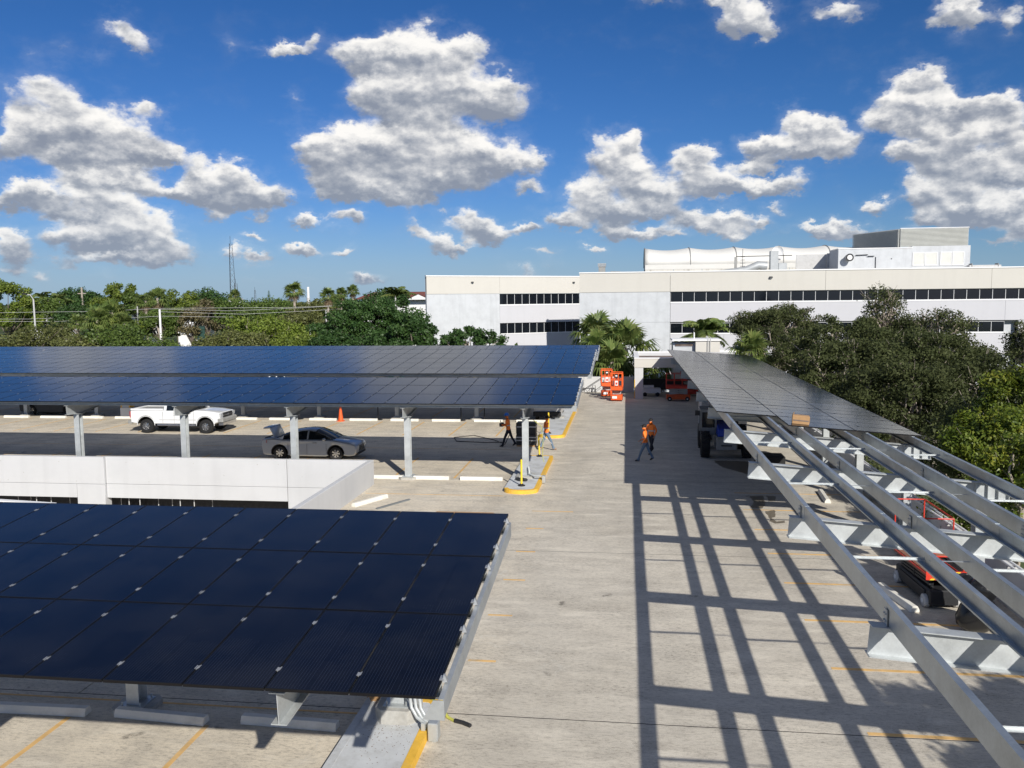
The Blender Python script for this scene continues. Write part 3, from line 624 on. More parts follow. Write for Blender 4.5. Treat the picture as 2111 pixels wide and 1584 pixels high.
# yellow flexible posts
def bollard(x, y, h, lean, label):
    t = thing('delineator_post', label, 'bollard', (x, y, .15), 0, 'yellow posts on the islands')
    b = MB(); b.lathe([(.15, 0), (.15, .03), (.09, .05), (.07, .09)], n=16); b.build('base', M_['black'], t, smooth=True)
    b = MB(); b.tube([(0, 0, .05), (lean*.5, 0, h*.5), (lean, 0, h)], .045, 12, .042); b.build('pole', M_['pole_y'], t, smooth=True)
    b = MB(); b.sphere((lean, 0, h), .043, n=12, m=6); b.build('cap', M_['pole_y'], t, smooth=True)
bollard(-4.22, 34.35, 1.05, .0, 'yellow post at the rounded nose of the middle island')
bollard(-4.15, 41.0, 1.0, -.04, 'yellow post at the back end of the middle island beside the walking workers')
bollard(-4.35, 48.2, 1.15, .0, 'yellow post at the nose of the far island')

# wheel stops
def stop_mesh():
    b = MB(); L_ = .92; prof = [(-.115, 0), (.115, 0), (.105, .07), (.065, .15), (-.065, .15), (-.105, .07)]
    b.prism(prof, -L_, L_, 'x'); return b.mesh('wheel_stop', M_['stop'], bevel=.012)
WS = stop_mesh()
def wstop(x, y, rz, label, group='wheel stops on the deck', z=0.0, sx=1.0):
    o = link('wheel_stop', WS, None, (x, y, z), (0, 0, rz), (sx, 1, 1)); tag(o, label, 'wheel stop', group); return o
wstop(-6.07, 14.42, R(-2.5), 'white wheel stop under the near rafter tip, nearest to the island')
wstop(-8.55, 14.38, R(-4), 'white wheel stop with a chipped sunlit end left of the near rafter tip')
wstop(-10.95, 14.38, R(1), 'shaded wheel stop at the left frame edge under the near canopy')
wstop(-13.6, 14.4, R(0), 'wheel stop under the near canopy just outside the left frame edge')
fr = [(-6.15, 'stop beside the island at the foot of the middle canopy'), (-8.35, 'stop right of the pedestal of the middle canopy column'), (-10.35, 'stop end showing past the corner of the white parapet')]
for x, l in fr: wstop(x, 36.0, 0, 'short white wheel '+l, sx=1.0 if x > -7 else .85)
names = ['first from the far island', 'second from the far island', 'third from the far island', 'fourth from the far island', 'at the foot of the orange cone', 'in front of a column base', 'just right of the pickup nose', 'behind the pickup cab', 'behind the pickup bed', 'left of the pickup tailgate', 'between the pickup and the leftmost column', 'behind the leftmost front column', 'second from the left frame edge', 'nearest to the left frame edge', 'beyond the left frame edge']
for k in range(15): wstop(-5.95-2.72*k, 53.6, R((k*37 % 5-2)*.4), 'wheel stop in the back row, '+names[k], 'wheel stops in the back row')
wstop(7.55, 33.9, R(86), 'sunlit wheel stop lying right of the big tyre under the bare beams', 'wheel stops on the right side')
wstop(7.15, 28.9, R(98), 'wheel stop seen between the first and second bare purlins', 'wheel stops on the right side')
wstop(6.85, 22.45, R(100), 'half shaded wheel stop left of the dark scissor lift', 'wheel stops on the right side')
wstop(6.4, 38.2, R(8), 'long pale wheel stop beside the telehandler', 'wheel stops on the right side')
wstop(-9.75, 31.6, R(64), 'white wheel stop lying loose at an angle beside the parapet corner', 'loose pieces by the parapet')
g = MB(); g.box(-.9, .9, -.05, .05, 0, .05); o = g.build('metal_bar', M_['galvdark'], None, (-8.75, 31.3, 0), (0, 0, R(62))); tag(o, 'narrow grey steel bar lying on the deck right of the loose wheel stop', 'metal bar')
g = MB(); g.box(-1.05, 1.05, -.16, .16, 0, .05); g.box(-1.05, 1.05, -.15, .15, .055, .10); o = g.build('timber_boards', M_['card'], None, (-5.75, 29.9, 0), (0, 0, R(0))); tag(o, 'brown timber boards lying on the deck just behind the near canopy edge', 'boards')

# dark wet patches on the right side
def blob(name, pts, z=.005, mat='wet', label=None, cat=None):
    b = MB(); n = len(pts); cx = sum(p[0] for p in pts)/n; cy = sum(p[1] for p in pts)/n; out = []
    for i in range(n):      # ragged outline
        p, q = pts[i], pts[(i+1) % n]
        for k in range(5):
            t = k/5; j = .035*math.hypot(q[0]-p[0], q[1]-p[1]); out.append((p[0]+(q[0]-p[0])*t+random.uniform(-j, j), p[1]+(q[1]-p[1])*t+random.uniform(-j, j), z))
    b.add(out, [tuple(range(len(out)))]); tag(b.build(name, M_[mat]), kind='structure')
def gp(*l): return [(gr(x, y).x, gr(x, y).y) for x, y in l]
blob('wet_patch', gp((1578, 1055), (1597, 1052), (1598, 1066), (1590, 1068), (1600, 1076), (1618, 1074), (1618, 1078), (1598, 1080), (1588, 1075)))
blob('wet_patch', gp((1545, 1023), (1575, 1022), (1578, 1040), (1570, 1049), (1548, 1047), (1553, 1036)))
blob('wet_patch', gp((1470, 950), (1560, 952), (1552, 985), (1530, 975), (1505, 968), (1485, 962)))
blob('wet_patch', gp((1580, 1022), (1600, 1024), (1598, 1033), (1585, 1034)))

# ================================================================ solar canopies
TILT = R(5.1); PWX, PL, PT = .985, 2.035, .036
def panel_mesh(w, l):
    b = MB(); fwid = .012
    b.mat(1).box(-w/2, w/2, -l/2, l/2, -PT, -.003)
    b.mat(1)
    for (x0, x1, y0, y1) in ((-w/2, w/2, -l/2, -l/2+fwid), (-w/2, w/2, l/2-fwid, l/2), (-w/2, -w/2+fwid, -l/2+fwid, l/2-fwid), (w/2-fwid, w/2, -l/2+fwid, l/2-fwid)):
        b.box(x0, x1, y0, y1, -.003, .0)
    b.mat(0); i = fwid; b.add([(-w/2+i, -l/2+i, -.0015), (w/2-i, -l/2+i, -.0015), (w/2-i, l/2-i, -.0015), (-w/2+i, l/2-i, -.0015)], [(0, 1, 2, 3)])
    me = bpy.data.meshes.new('solar_panel'); me.from_pydata(b.v, [], b.f); me.materials.append(M_['glass']); me.materials.append(M_['frame']); me.polygons.foreach_set('material_index', b.m); me.update(); return me
PANEL = panel_mesh(PWX, PL)
def ibeam(b, p0, p1, h0, h1, w=.2, tf=.014, tw=.010, upv=Vector((0, 0, 1))):
    "I-section; p0,p1 centre line of the TOP face; depth h0 -> h1"
    p0, p1 = Vector(p0), Vector(p1); d = (p1-p0).normalized(); s = d.cross(upv).normalized(); u = s.cross(d).normalized()
    def quad8(a0, a1, lo0, lo1, hi0, hi1, ww):
        c = []
        for (P, lo, hi) in ((p0, lo0, hi0), (p1, lo1, hi1)):
            c.append([P-s*ww/2-u*lo, P+s*ww/2-u*lo, P+s*ww/2-u*hi, P-s*ww/2-u*hi])
        a, e = c; b.hexa([a[3], a[2], e[2], e[3], a[0], a[1], e[1], e[0]])
    quad8(0, 0, 0, 0, tf, tf, w); quad8(0, 0, h0-tf, h1-tf, h0, h1, w); quad8(0, 0, tf, tf, h0-tf, h1-tf, tw)
def cchan(b, p0, p1, h, w=.07, t=.006, side=1, lip=.02):
    "C-section along p0->p1, top at the points, web on the given side"
    p0, p1 = Vector(p0), Vector(p1); d = (p1-p0).normalized(); s = d.cross(Vector((0, 0, 1))).normalized()*side; u = Vector((0, 0, 1))
    def bx(s0, s1, u0, u1):
        v = [P+s*a+u*c for P in (p0, p1) for a, c in ((s0, u0), (s1, u0), (s1, u1), (s0, u1))]
        b.hexa([v[0], v[1], v[5], v[4], v[3], v[2], v[6], v[7]])
    bx(-w/2, w/2, -t, 0); bx(-w/2, w/2, -h, -h+t); bx(-w/2, -w/2+t, -h+t, -t); bx(w/2-t, w/2, -h+t, -h+t+lip); bx(w/2-t, w/2, -t-lip, -t)
def column(parent, x, y, ztop, pad=.09, zg=0.0):
    b = MB(); w, dp = .25, .30; tf = .015
    z0 = zg+pad+.03; b.box(-w/2, w/2, -dp/2, -dp/2+tf, z0, ztop); b.box(-w/2, w/2, dp/2-tf, dp/2, z0, ztop); b.box(-.006, .006, -dp/2+tf, dp/2-tf, z0, ztop)
    b.build('column', M_['galv_l'], parent, (x, y, 0))
    b = MB(); b.box(-.24, .24, -.26, .26, zg+pad, z0-.002)
    for sx in (-.18, .18):
        for sy in (-.2, .2): b.cyl((sx, sy, z0-.002), .018, .07, 6)
    b.build('base_plate', M_['galv'], parent, (x, y, 0))
    b = MB(); q = [(-.38, -.24), (-.24, -.38), (.24, -.38), (.38, -.24), (.38, .24), (.24, .38), (-.24, .38), (-.38, .24)]
    b.prism(q, zg-.02, zg+pad, 'z'); b.build('concrete_pad', M_['pad'], parent, (x, y, 0))

def left_canopy(label, x1, ncol, y0, z0, rows, cols, coly, raf, group='solar canopies', tilt=TILT, clamps=False, sup=None, rdepth=.42):
    t = thing('solar_canopy', label, 'solar canopy', (cols[0], coly[0], 0), 0, group); ox, oy = cols[0], coly[0]
    ct, st = math.cos(tilt), math.sin(tilt)
    def P(x, s, dz=0.0): return Vector((x-ox, y0+s*ct-st*dz-oy, z0+s*st+ct*dz))     # s runs up the slope
    for r in range(rows):
        for c in range(ncol):
            link('solar_panel', PANEL, t, P(x1-c*1.0-.5, r*2.06+1.03, random.uniform(-.0015, .0015)), (tilt+random.uniform(-.0016, .0016), random.uniform(-.0016, .0016), 0))
    xl = x1-ncol
    for r in range(rows):
        for f in (.035, .80) if r == 0 else ((.2, .965) if r == rows-1 else (.2, .8)):
            pass
        for k, f in enumerate((.20, .80)):
            b = MB(); cchan(b, P(xl+.05, r*2.06+2.06*f, -PT-.004), P(x1-.02, r*2.06+2.06*f, -PT-.004), .20, .075, side=1)
            b.build('purlin', M_['galv'], t)
    b = MB(); cchan(b, P(x1+.055, .045, -.045), P(x1+.055, rows*2.06-.35, -.045), .24, .06, side=-1); b.build('edge_channel', M_['galv'], t)
    b = MB(); v = [P(x1-.03, .03, -.05), P(x1+.095, .03, -.05), P(x1+.095, .03, -.29), P(x1-.16, .03, -.29)]
    b.hexa([v[3]+Vector((0, -.012, 0)), v[2]+Vector((0, -.012, 0)), v[2], v[3], v[0]+Vector((0, -.012, 0)), v[1]+Vector((0, -.012, 0)), v[1], v[0]]); b.build('end_plate', M_['galv'], t)
    for x in cols:
        b = MB()
        def on(y, dz): s = (y-y0)/ct; return P(x, s, dz)
        lo, mid, hi = raf[0], coly[0], raf[1]
        if mid-lo > .6: ibeam(b, on(lo, -.245), on(mid, -.245), rdepth, rdepth+.13)
        if hi-mid > .6: ibeam(b, on(mid, -.245), on(hi, -.245), rdepth+.13, rdepth)
        if mid-lo <= .6: ibeam(b, on(lo, -.2455), on(mid+.1, -.2455), rdepth, rdepth+.13)
        if hi-mid <= .6: ibeam(b, on(mid-.1, -.2455), on(hi, -.2455), rdepth+.13, rdepth)
        b.build('rafter', M_['galv_l'], t)
        zt = on(coly[0], -.245).z-rdepth-.12
        isl = x == cols[0]; column(t, x-ox, 0, zt, .26 if clamps and isl else .10, .146 if isl else 0.0)
        b = MB(); b.box(-.2, .2, -.22, .22, zt, zt+.02); b.build('cap_plate', M_['galv'], t, (x-ox, 0, 0))
    # clamps that hold the panel edges
    cb = MB(); CL = MB(); CL.box(-.024, -.013, -.04, .035, .001, .006); CL.box(.013, .024, -.025, .05, .001, .006); CL.box(-.013, .013, -.04, .04, -.012, .0005); clm = CL.mesh('clamp', M_['clamp'])
    for r in range(rows):
        for f in (.2, .8):
            for c in range(1, ncol):
                p = P(x1-c, r*2.06+2.06*f+random.uniform(-.03, .03), .0)
                if clamps: link('clamp', clm, t, p, (tilt, 0, 0))
                else: cb.box(p.x-.018, p.x+.018, p.y-.03, p.y+.03, p.z-.002, p.z+.006)
            p = P(x1, r*2.06+2.06*f, 0); e = MB(); e.box(-.03, .02, -.05, .05, 0, .012); e.hexa([(.0,-.04,-.03),(.06,-.03,-.03),(.06,.03,-.03),(.0,.04,-.03),(.01,-.02,.05),(.03,-.02,.05),(.03,.02,.05),(.01,.02,.05)])
            e.build('end_clamp', M_['clamp'], t, p, (tilt, 0, 0))
    if not clamps: tag(cb.build('clamp', M_['clamp'], t), kind='stuff')
    return t, P
cols_n = [-4.1-5.15*k for k in range(3)]
left_canopy('near solar canopy with large black panels filling the lower left of the photo', -2.1, 15, 9.03, 3.30, 3, cols_n, [14.75], (9.35, 15.0), clamps=True)
cols_f = [-4.25-5.13*k for k in range(7)]
left_canopy('middle solar canopy of three panel rows above the pickup and the silver sedan', -2.1, 35, 35.0, 3.41, 3, cols_f, [36.1], (35.25, 41.0))
cols_b = [-4.3-5.3*k for k in range(9)]
left_canopy('deep five row solar canopy behind the middle one', -2.07, 48, 49.2, 3.45, 5, cols_b, [54.75], (49.5, 59.2), tilt=R(4.5))
left_canopy('last solar canopy of which only the top row shows in front of the trees', -2.2, 54, 64.3, 3.42, 3, [-4.3-5.3*k for k in range(10)], [69.6], (64.6, 70.3), tilt=R(5.0))

# right canopy: half covered, bare purlins and beams towards the camera
RS = .075; rang = math.atan(RS)
rc = thing('solar_canopy', 'half finished solar canopy on the right with bare galvanized beams and purlins', 'solar canopy', (8.75, 28.1, 0), 0, 'solar canopies')
def RZ(x, dz=0.0): return 3.84-RS*(x-3.07)+dz
RPM = panel_mesh(1.975, 1.045)
def rp_mesh():
    me = PANEL
    return me
for col in range(3):
    xc = 3.06+1.0+col*2.012
    yst = 29.95 if col == 0 else 27.83
    n = int(round((66.05-yst)/1.062))
    for k in range(n):
        o = link('solar_panel', PANEL, rc, (xc-8.75, yst+(k+.5)*1.062-28.1, RZ(xc)+random.uniform(-.002, .002)), (0, 0, 0)); 
        o.scale = (1.06, .97, 1); o.rotation_euler = (random.uniform(-.003, .003), rang+random.uniform(-.002, .002), 0)
        o.matrix_basis = Matrix.Translation(o.location) @ Matrix.Rotation(rang+random.uniform(-.002, .002), 4, 'Y') @ Matrix.Rotation(random.uniform(-.0035, .0035), 4, 'X') @ Matrix.Rotation(math.pi/2, 4, 'Z') @ Matrix.Diagonal((1.060, .983, 1, 1))
px_ = [3.38, 4.74, 5.40, 6.76, 7.42, 8.78]
YB = [11.3+5.6*k for k in range(-2, 10)]
for i, x in enumerate(px_):
    sd = 1 if i % 2 == 0 else -1
    for k in range(len(YB)+1):
        y0 = YB[0]-3.0 if k == 0 else YB[k-1]-.35; y1 = YB[k]-.35 if k < len(YB) else 66.0
        if y1-y0 < .6: continue
        b = MB(); off = .004*(k % 2); cchan(b, (x-8.75+off, y0-28.1+.003, RZ(x, -.042-off)), (x-8.75+off, y1-28.1+(.30 if k < len(YB) else 0), RZ(x, -.042-off)), .295, .085, .006, side=sd, lip=.022)
        b.build('purlin', M_['galv_p'], rc)
b = MB(); b.box(-.10, -.0, -.07, .07, .001, .012); b.box(-.012, -.001, -.07, .07, .012, .22)
for zz in (.07, .16): b.cyl((-.03, .03, zz), .014, .03, 6, axis='x'); b.cyl((-.03, -.03, zz), .014, .03, 6, axis='x')
CLIP = b.mesh('clip_angle', M_['galv'])
for j, y in enumerate(YB):
    b = MB(); zt = lambda x: RZ(x, -.042-.302)
    ibeam(b, (3.13-8.75, y-28.1, zt(3.13)), (8.6-8.75, y-28.1, zt(8.6)), .41, .44, w=.22)
    ibeam(b, (8.6-8.75, y-28.1, zt(8.6)), (9.45-8.75, y-28.1, zt(9.45)), .44, .40, w=.22)
    for sx in (8.62, 8.9, 9.15, 9.4): b.box(sx-8.75-.006, sx-8.75+.006, y-28.1-.10, y-28.1+.10, zt(sx)-.40, zt(sx)-.016)
    b.build('beam', M_['galv_l'], rc)
    for i, x in enumerate(px_):
        sd = 1 if i % 2 == 0 else -1; link('clip_angle', CLIP, rc, (x-8.75-sd*.052, y-28.1+.02, zt(x)), (0, 0, 0 if sd > 0 else math.pi))
    column(rc, 0, y-28.1, zt(8.75)-.44)
    if j < len(YB)-1:
        for i in (0, 2, 4):      # flat bridging straps between the purlins, at mid bay
            b = MB(); ym = y+2.8-28.1; xa, xb = px_[i]+.03, px_[i+1]-.03; b.box(xa-8.75, xb-8.75, ym-.03, ym+.03, RZ(xa, -.29), RZ(xa, -.285)); b.box(xa-8.75, xb-8.75, ym+.025, ym+.03, RZ(xa, -.285), RZ(xa, -.255)); b.build('strap', M_['galv'], rc)
        for i in (1, 3):
            b = MB(); ym = y+2.8-28.1; xa, xb = px_[i]+.03, px_[i+1]-.03; b.box(xa-8.75, xb-8.75, ym-.02, ym+.02, RZ(xa, -.20), RZ(xa, -.195)); b.build('strap', M_['galv'], rc)
cb = MB()
for col in range(3):
    yst = 29.95 if col == 0 else 27.83
    for k in range(int(round((66.05-yst)/1.062))+1):
        for x in (px_[2*col], px_[2*col+1]):
            cb.box(x-8.75-.03, x-8.75+.03, yst+k*1.062-28.1-.016, yst+k*1.062-28.1+.016, RZ(x, -.002), RZ(x, .006))
tag(cb.build('clamp', M_['frame'], rc), kind='stuff')

# ================================================================ office building
BY = 110.0
bd = thing('office_building', 'long white three storey office block with ribbon windows and beige parapet band', 'building', (-5.9, BY, GZ))
def bb(x0, x1, y0, y1, z0, z1, nm, mt, par=bd, bev=0, o=(-5.9, BY, GZ)):
    b = MB(); b.box(x0-o[0], x1-o[0], y0-o[1], y1-o[1], z0-o[2], z1-o[2]); return b.build(nm, M_[mt] if isinstance(mt, str) else mt, par, bevel=bev)
XR = 84.0
for i, (a, c) in enumerate(((-5.9, 5.36), (5.40, 24.0), (24.03, 43.0), (43.03, 62), (62.03, XR))): bb(a, c, BY-.06, BY+.25, 8.50, 10.90, 'parapet_panel', 'fascia')
bb(-5.95, XR, BY-.14, BY+.35, 10.90, 11.04, 'coping', 'trim')
for (a, c) in ((-5.9, 5.39),):
    bb(a, c, BY, BY+.4, 4.72, 8.485, 'wall', 'stuc_w'); bb(a, c, BY, BY+.4, GZ, 4.70, 'wall', 'stuc_w')
bb(15.5, XR, BY+14.2, BY+14.5, GZ, 10.9, 'wall', 'stuc_w'); bb(15, XR, BY+.42, BY+14.2, 10.2, 10.5, 'roof', 'pad')
b = MB(); b.hexa([(.0,.42,0),(.3,.42,0),(20.3,14.4,0),(20,14.6,0),(.0,.42,17.5),(.3,.42,17.5),(20.3,14.4,17.5),(20,14.6,17.5)]); b.build('wall', M_['stuc_w'], bd)  # unseen side wall, slanted so that its shadow on the wing ends level
b = MB(); b.prism([(.4,.45),(20.8,.45),(20.8,14.1)], 16.8, 17.1, 'z'); b.build('roof', M_['pad'], bd)
for z0, z1, a, c in ((4.72, 7.08, 5.42, XR), (.80, 3.18, 5.42, 44.9), (-3.1, -.9, 5.42, 44.9), (GZ, -4.6, 5.42, 44.9)):
    xs_ = [a+(c-a)*i/6 for i in range(7)]
    for i in range(6): bb(xs_[i]+.012, xs_[i+1]-.012, BY+.02, BY+.34, z0, z1, 'spandrel_panel', 'span')
for z0 in (7.08, 3.18): bb(5.42, XR if z0 > 5 else 44.9, BY-.02, BY+.4, z0, z0+.10, 'sill', 'trim')
bb(5.42, XR, BY+1.6, BY+1.8, GZ, 8.5, 'inner_wall', 'dark')
for z in (3.9, 0.1): bb(5.42, XR, BY+.45, BY+1.6, z+.55, z+.85, 'floor_edge', 'pad')
bb(45.0, 46.2, BY+.9, BY+1.1, GZ, 4.66, 'wall', 'stuc_w'); bb(46.25, XR, BY, BY+.4, GZ, 4.68, 'wall', 'stuc_w')
def window_mesh(w, h):
    f = MB(); t = .024
    f.box(-w/2, -w/2+t, -.05, .05, 0, h); f.box(w/2-t, w/2, -.05, .05, 0, h); f.box(-w/2+t, w/2-t, -.05, .05, 0, .05); f.box(-w/2+t, w/2-t, -.05, .05, h-.04, h)
    p = MB(); p.box(-w/2+t, w/2-t, 0, .02, .05, h-.04)
    return f.mesh('window', M_['mullion']), p.mesh('pane', M_['pane'])
WF, WP = window_mesh(1.452, 1.30)
def windows(x0, n, z, par, o=(-5.9, BY, GZ), y=BY+.22):
    for i in range(n):
        w = link('window', WF, par, (x0+1.455*(i+.5)-o[0], y-o[1], z-o[2])); link('pane', WP, w, (0, random.uniform(-.01, .01), 0), (random.uniform(-.004, .004), 0, random.uniform(-.012, .012)))
windows(5.0+.45, 54, 7.18, bd); windows(5.45, 27, 3.28, bd); windows(5.45, 27, -.68, bd)
# wall lamps on the building
def wall_lamp(p, label, s=1.0, par=None):
    t = thing('wall_lamp', label, 'wall lamp', p, 0, 'dark box lamps on the office walls')
    b = MB(); b.hexa([(-.28*s,-.42*s,-.12*s),(.28*s,-.42*s,-.12*s),(.28*s,0,-.18*s),(-.28*s,0,-.18*s),(-.26*s,-.3*s,.12*s),(.26*s,-.3*s,.12*s),(.26*s,0,.16*s),(-.26*s,0,.16*s)]); b.build('housing', M_['dark'], t, bevel=.02)
    b = MB(); b.box(-.2*s, .2*s, -.36*s, -.06*s, -.19*s, -.155*s); b.build('lens', M_['lamp'], t)
p = at(1290, 661, BY); wall_lamp((p.x, BY, p.z), 'dark box lamp low on the white stucco wall above the palms', 1.1)
p = at(1589, 572, BY); wall_lamp((p.x, BY-.06, p.z), 'small dark lamp on the beige band left of the roof penthouse', .7)
p = at(1190, 583, BY); 
# left wing, turned towards the right
WA, WB_ = Vector((-25.58, 109.52, 0)), Vector((-6.3, 123.0, 0)); wd = (WB_-WA).normalized(); wang = math.atan2(wd.y, wd.x); WL = (WB_-WA).length
wg = thing('office_wing', 'white office wing standing left of the long block with two dark window bands', 'building', (WA.x, WA.y, GZ), wang)
def wb(x0, x1, y0, y1, z0, z1, nm, mt): 
    b = MB(); b.box(x0, x1, y0, y1, z0-GZ, z1-GZ); return b.build(nm, M_[mt], wg)
wb(0, 10.53, -.06, .25, 8.52, 10.78, 'parapet_panel', 'fascia'); wb(10.55, WL, -.06, .25, 8.52, 10.78, 'parapet_panel', 'fascia'); wb(-.08, WL, -.12, .34, 10.78, 10.92, 'coping', 'trim')
wb(0, 10.53, 0, .4, GZ, 8.50, 'wall', 'stuc_w') 
ca, sa = math.cos(-wang), math.sin(-wang); dv_ = (ca*(-.03)-sa*1.0, sa*(-.03)+ca*1.0); D_ = 12
b = MB(); b.hexa([(0.0,.42,0),(.3,.42,0),(.3+dv_[0]*D_,dv_[1]*D_,0),(dv_[0]*D_,dv_[1]*D_,0),(0.0,.42,17.3),(.3,.42,17.3),(.3+dv_[0]*D_,dv_[1]*D_,17.3),(dv_[0]*D_,dv_[1]*D_,17.3)]); b.build('wall', M_['stuc_w'], wg)
b = MB(); b.prism([(.3,.42),(WL,.42),(WL,dv_[1]*D_),(.3+dv_[0]*D_,dv_[1]*D_)], 16.8, 17.1, 'z'); b.build('roof', M_['pad'], wg)
for z0, z1 in ((4.56, 6.92), (.6, 3.04), (-3.2, -.8), (GZ, -4.7)): wb(10.56, WL, .02, .34, z0, z1, 'spandrel_panel', 'span')
for z0 in (6.92, 3.04): wb(10.56, WL, -.02, .4, z0, z0+.10, 'sill', 'trim')
wb(10.56, WL, 1.2, 1.4, GZ, 8.5, 'inner_wall', 'dark')
WF2, WP2 = window_mesh(1.147, 1.48)
for z in (7.02, 3.10, -.7):
    for i in range(11):
        w = link('window', WF2, wg, (10.6+1.15*(i+.5), .22, z-GZ)); link('pane', WP2, w, (0, 0, 0), (random.uniform(-.004, .004), 0, random.uniform(-.012, .012)))
for s_, z, l in ((6.55, 10.03, 'small lamp on the beige band at the left part of the office wing'), (22.2, 10.03, 'small lamp on the beige band near the right end of the office wing')):
    q = WA+wd*s_; wall_lamp((q.x+.02, q.y-.06, z), l, .6); bpy.data.objects[-1]
# roof structures
tn = thing('roof_tent', 'white fabric tunnel tent with dark ribs on the office roof', 'tent', (2.65, 133, 10.5))
X0, X1t = 0.0, 32.5; ribs = 6; rad = 5.0
def arch(a, sag, x):     # a from 0 (front foot) to pi
    return (x, -rad*math.cos(a), 1.9+(2.75-sag)*math.sin(a)**.75 if 0 < a < math.pi else 1.9)
n = 16; per = 10; xs_ = np.linspace(X0, X1t, (ribs-1)*per+1); vs = []; fs = []
for i, x in enumerate(xs_):
    t_ = (i % per)/per; sag = .34*math.sin(math.pi*t_)
    for k in range(n+1): vs.append(arch(math.pi*k/n, sag, float(x)))
for i in range(len(xs_)-1):
    for k in range(n): fs.append((i*(n+1)+k, i*(n+1)+k+1, (i+1)*(n+1)+k+1, (i+1)*(n+1)+k))
b = MB(); b.add(vs, fs); o = b.build('canvas', M_['canvas'], tn, smooth=True); o.modifiers.new('s', 'SOLIDIFY').thickness = .03
for r in range(ribs):
    x = X0+(X1t-X0)*r/(ribs-1); b = MB(); b.tube([Vector(arch(math.pi*k/n, -.03, x)) for k in range(n+1)], .07, 6); b.build('rib', M_['grey'], tn)
b = MB(); b.add([(0.02, 0, 0)]+[(0.02, -rad*math.cos(math.pi*k/n), arch(math.pi*k/n, 0, 0)[2]) for k in range(n+1)]+[(.02, rad, 0), (.02, -rad, 0)], [tuple(range(1, n+4))]); b.build('end_panel', M_['grey'], tn)
for i in range(8): b = MB(); b.box(i*4.06+.02, i*4.06+4.02, -rad-.03, -rad+.05, 0, 1.35); b.build('side_panel', M_['stain'], tn)
b = MB(); b.box(0, X1t, -rad-.05, -rad+.1, 1.35, 2.0); b.build('skirt', M_['canvas'], tn)
ph = thing('roof_penthouse', 'grey white plant room on the office roof with four louvred vents', 'rooftop structure', (27.05, 117, 10.5))
b = MB(); b.box(0, 9.0, 0, 5, 0, 3.25); b.build('wall', M_['stuc_w'], ph); b = MB(); b.box(9.01, 16.05, 0, 5.2, 0, 3.48); b.build('wall', M_['stuc_w'], ph)
b = MB(); b.box(-.05, 9.05, -.06, 5.05, 3.25, 3.36); b.build('coping', M_['trim'], ph); b = MB(); b.box(-.3, .0, 5.0, 5.2, 0, 3.0); b.box(-4.2, -.02, 5.6, 5.8, 0, 2.9); b.build('side_wall', M_['lgrey'], ph)
for x0, x1 in ((9.1, 10.55), (10.62, 12.1), (12.45, 13.85), (13.92, 15.3)):
    b = MB(); b.box(x0, x1, -.07, -.01, 1.0, 1.08); b.box(x0, x1, -.07, -.01, 2.62, 2.70); b.box(x0, x0+.07, -.07, -.01, 1.08, 2.62); b.box(x1-.07, x1, -.07, -.01, 1.08, 2.62); v = b.build('vent', M_['trim'], ph)
    for k in range(14): z = 1.1+k*.108; b = MB(); b.hexa([(x0+.07,-.06,z),(x1-.07,-.06,z),(x1-.07,-.055,z-.01),(x0+.07,-.055,z-.01),(x0+.07,-.015,z+.085),(x1-.07,-.015,z+.085),(x1-.07,-.01,z+.075),(x0+.07,-.01,z+.075)]); b.build('slat', M_['louver'], v)
b = MB(); b.cyl((1.2, -.9, 2.15), .42, .9, 20, axis='y'); b.build('round_duct', M_['lgrey'], ph, smooth=True); b = MB(); b.cyl((1.2, -.98, 2.15), .31, .07, 20, axis='y'); b.build('duct_cover', M_['trim'], ph); b = MB(); b.cyl((1.2, -.95, 2.15), .50, .10, 24, axis='y'); b.build('duct_ring', M_['dark'], ph)
b = MB(); b.tube([(2.1, -.15, 2.45), (3.6, -.15, 2.5), (3.6, -.15, 2.3), (4.4, -.15, 2.3)], .05, 6); b.tube([(4.6, -.08, 0), (4.6, -.08, 2.2)], .04, 6); b.build('pipe', M_['steel_d'], ph)
b = MB(); b.box(6.5, 6.6, -.08, 0, 1.9, 2.0); b.build('wall_box', M_['dark'], ph)
ls = thing('louver_screen', 'tall screen of grey horizontal louvres on top of the plant room', 'louver screen', (36.1, 122, 13.9))
b = MB(); b.box(.1, 8.5, .15, .25, .3, 2.6); b.build('backing', M_['grey'], ls); b = MB(); b.hexa([(-.1,.3,.1),(0,.3,.1),(-3.6,9,.1),(-3.7,9,.1),(-.1,.3,2.6),(0,.3,2.6),(-3.6,9,2.6),(-3.7,9,2.6)]); b.build('backing', M_['grey'], ls)
for k in range(15):
    z = .3+k*.16; b = MB(); b.hexa([(0,0,z),(8.55,0,z),(8.55,.03,z-.02),(0,.03,z-.02),(0,.13,z+.12),(8.55,.13,z+.12),(8.55,.15,z+.10),(0,.15,z+.10)]); b.build('slat', M_['louver'], ls)
    b = MB(); b.hexa([(-.25,.1,z),(-.2,.12,z-.02),(-3.9,9,z-.02),(-3.95,9,z),(-.15,.14,z+.12),(-.1,.15,z+.1),(-3.8,9,z+.1),(-3.85,9,z+.12)]); b.build('slat', M_['louver'], ls)
for x in (.0, 2.1, 4.25, 6.4, 8.5): b = MB(); b.box(x-.03, x+.03, .12, .3, 0, 2.75); b.build('post', M_['grey'], ls)
b = MB(); b.box(-.05, 8.6, -.02, .25, 2.68, 2.76); b.build('cap_rail', M_['trim'], ls)
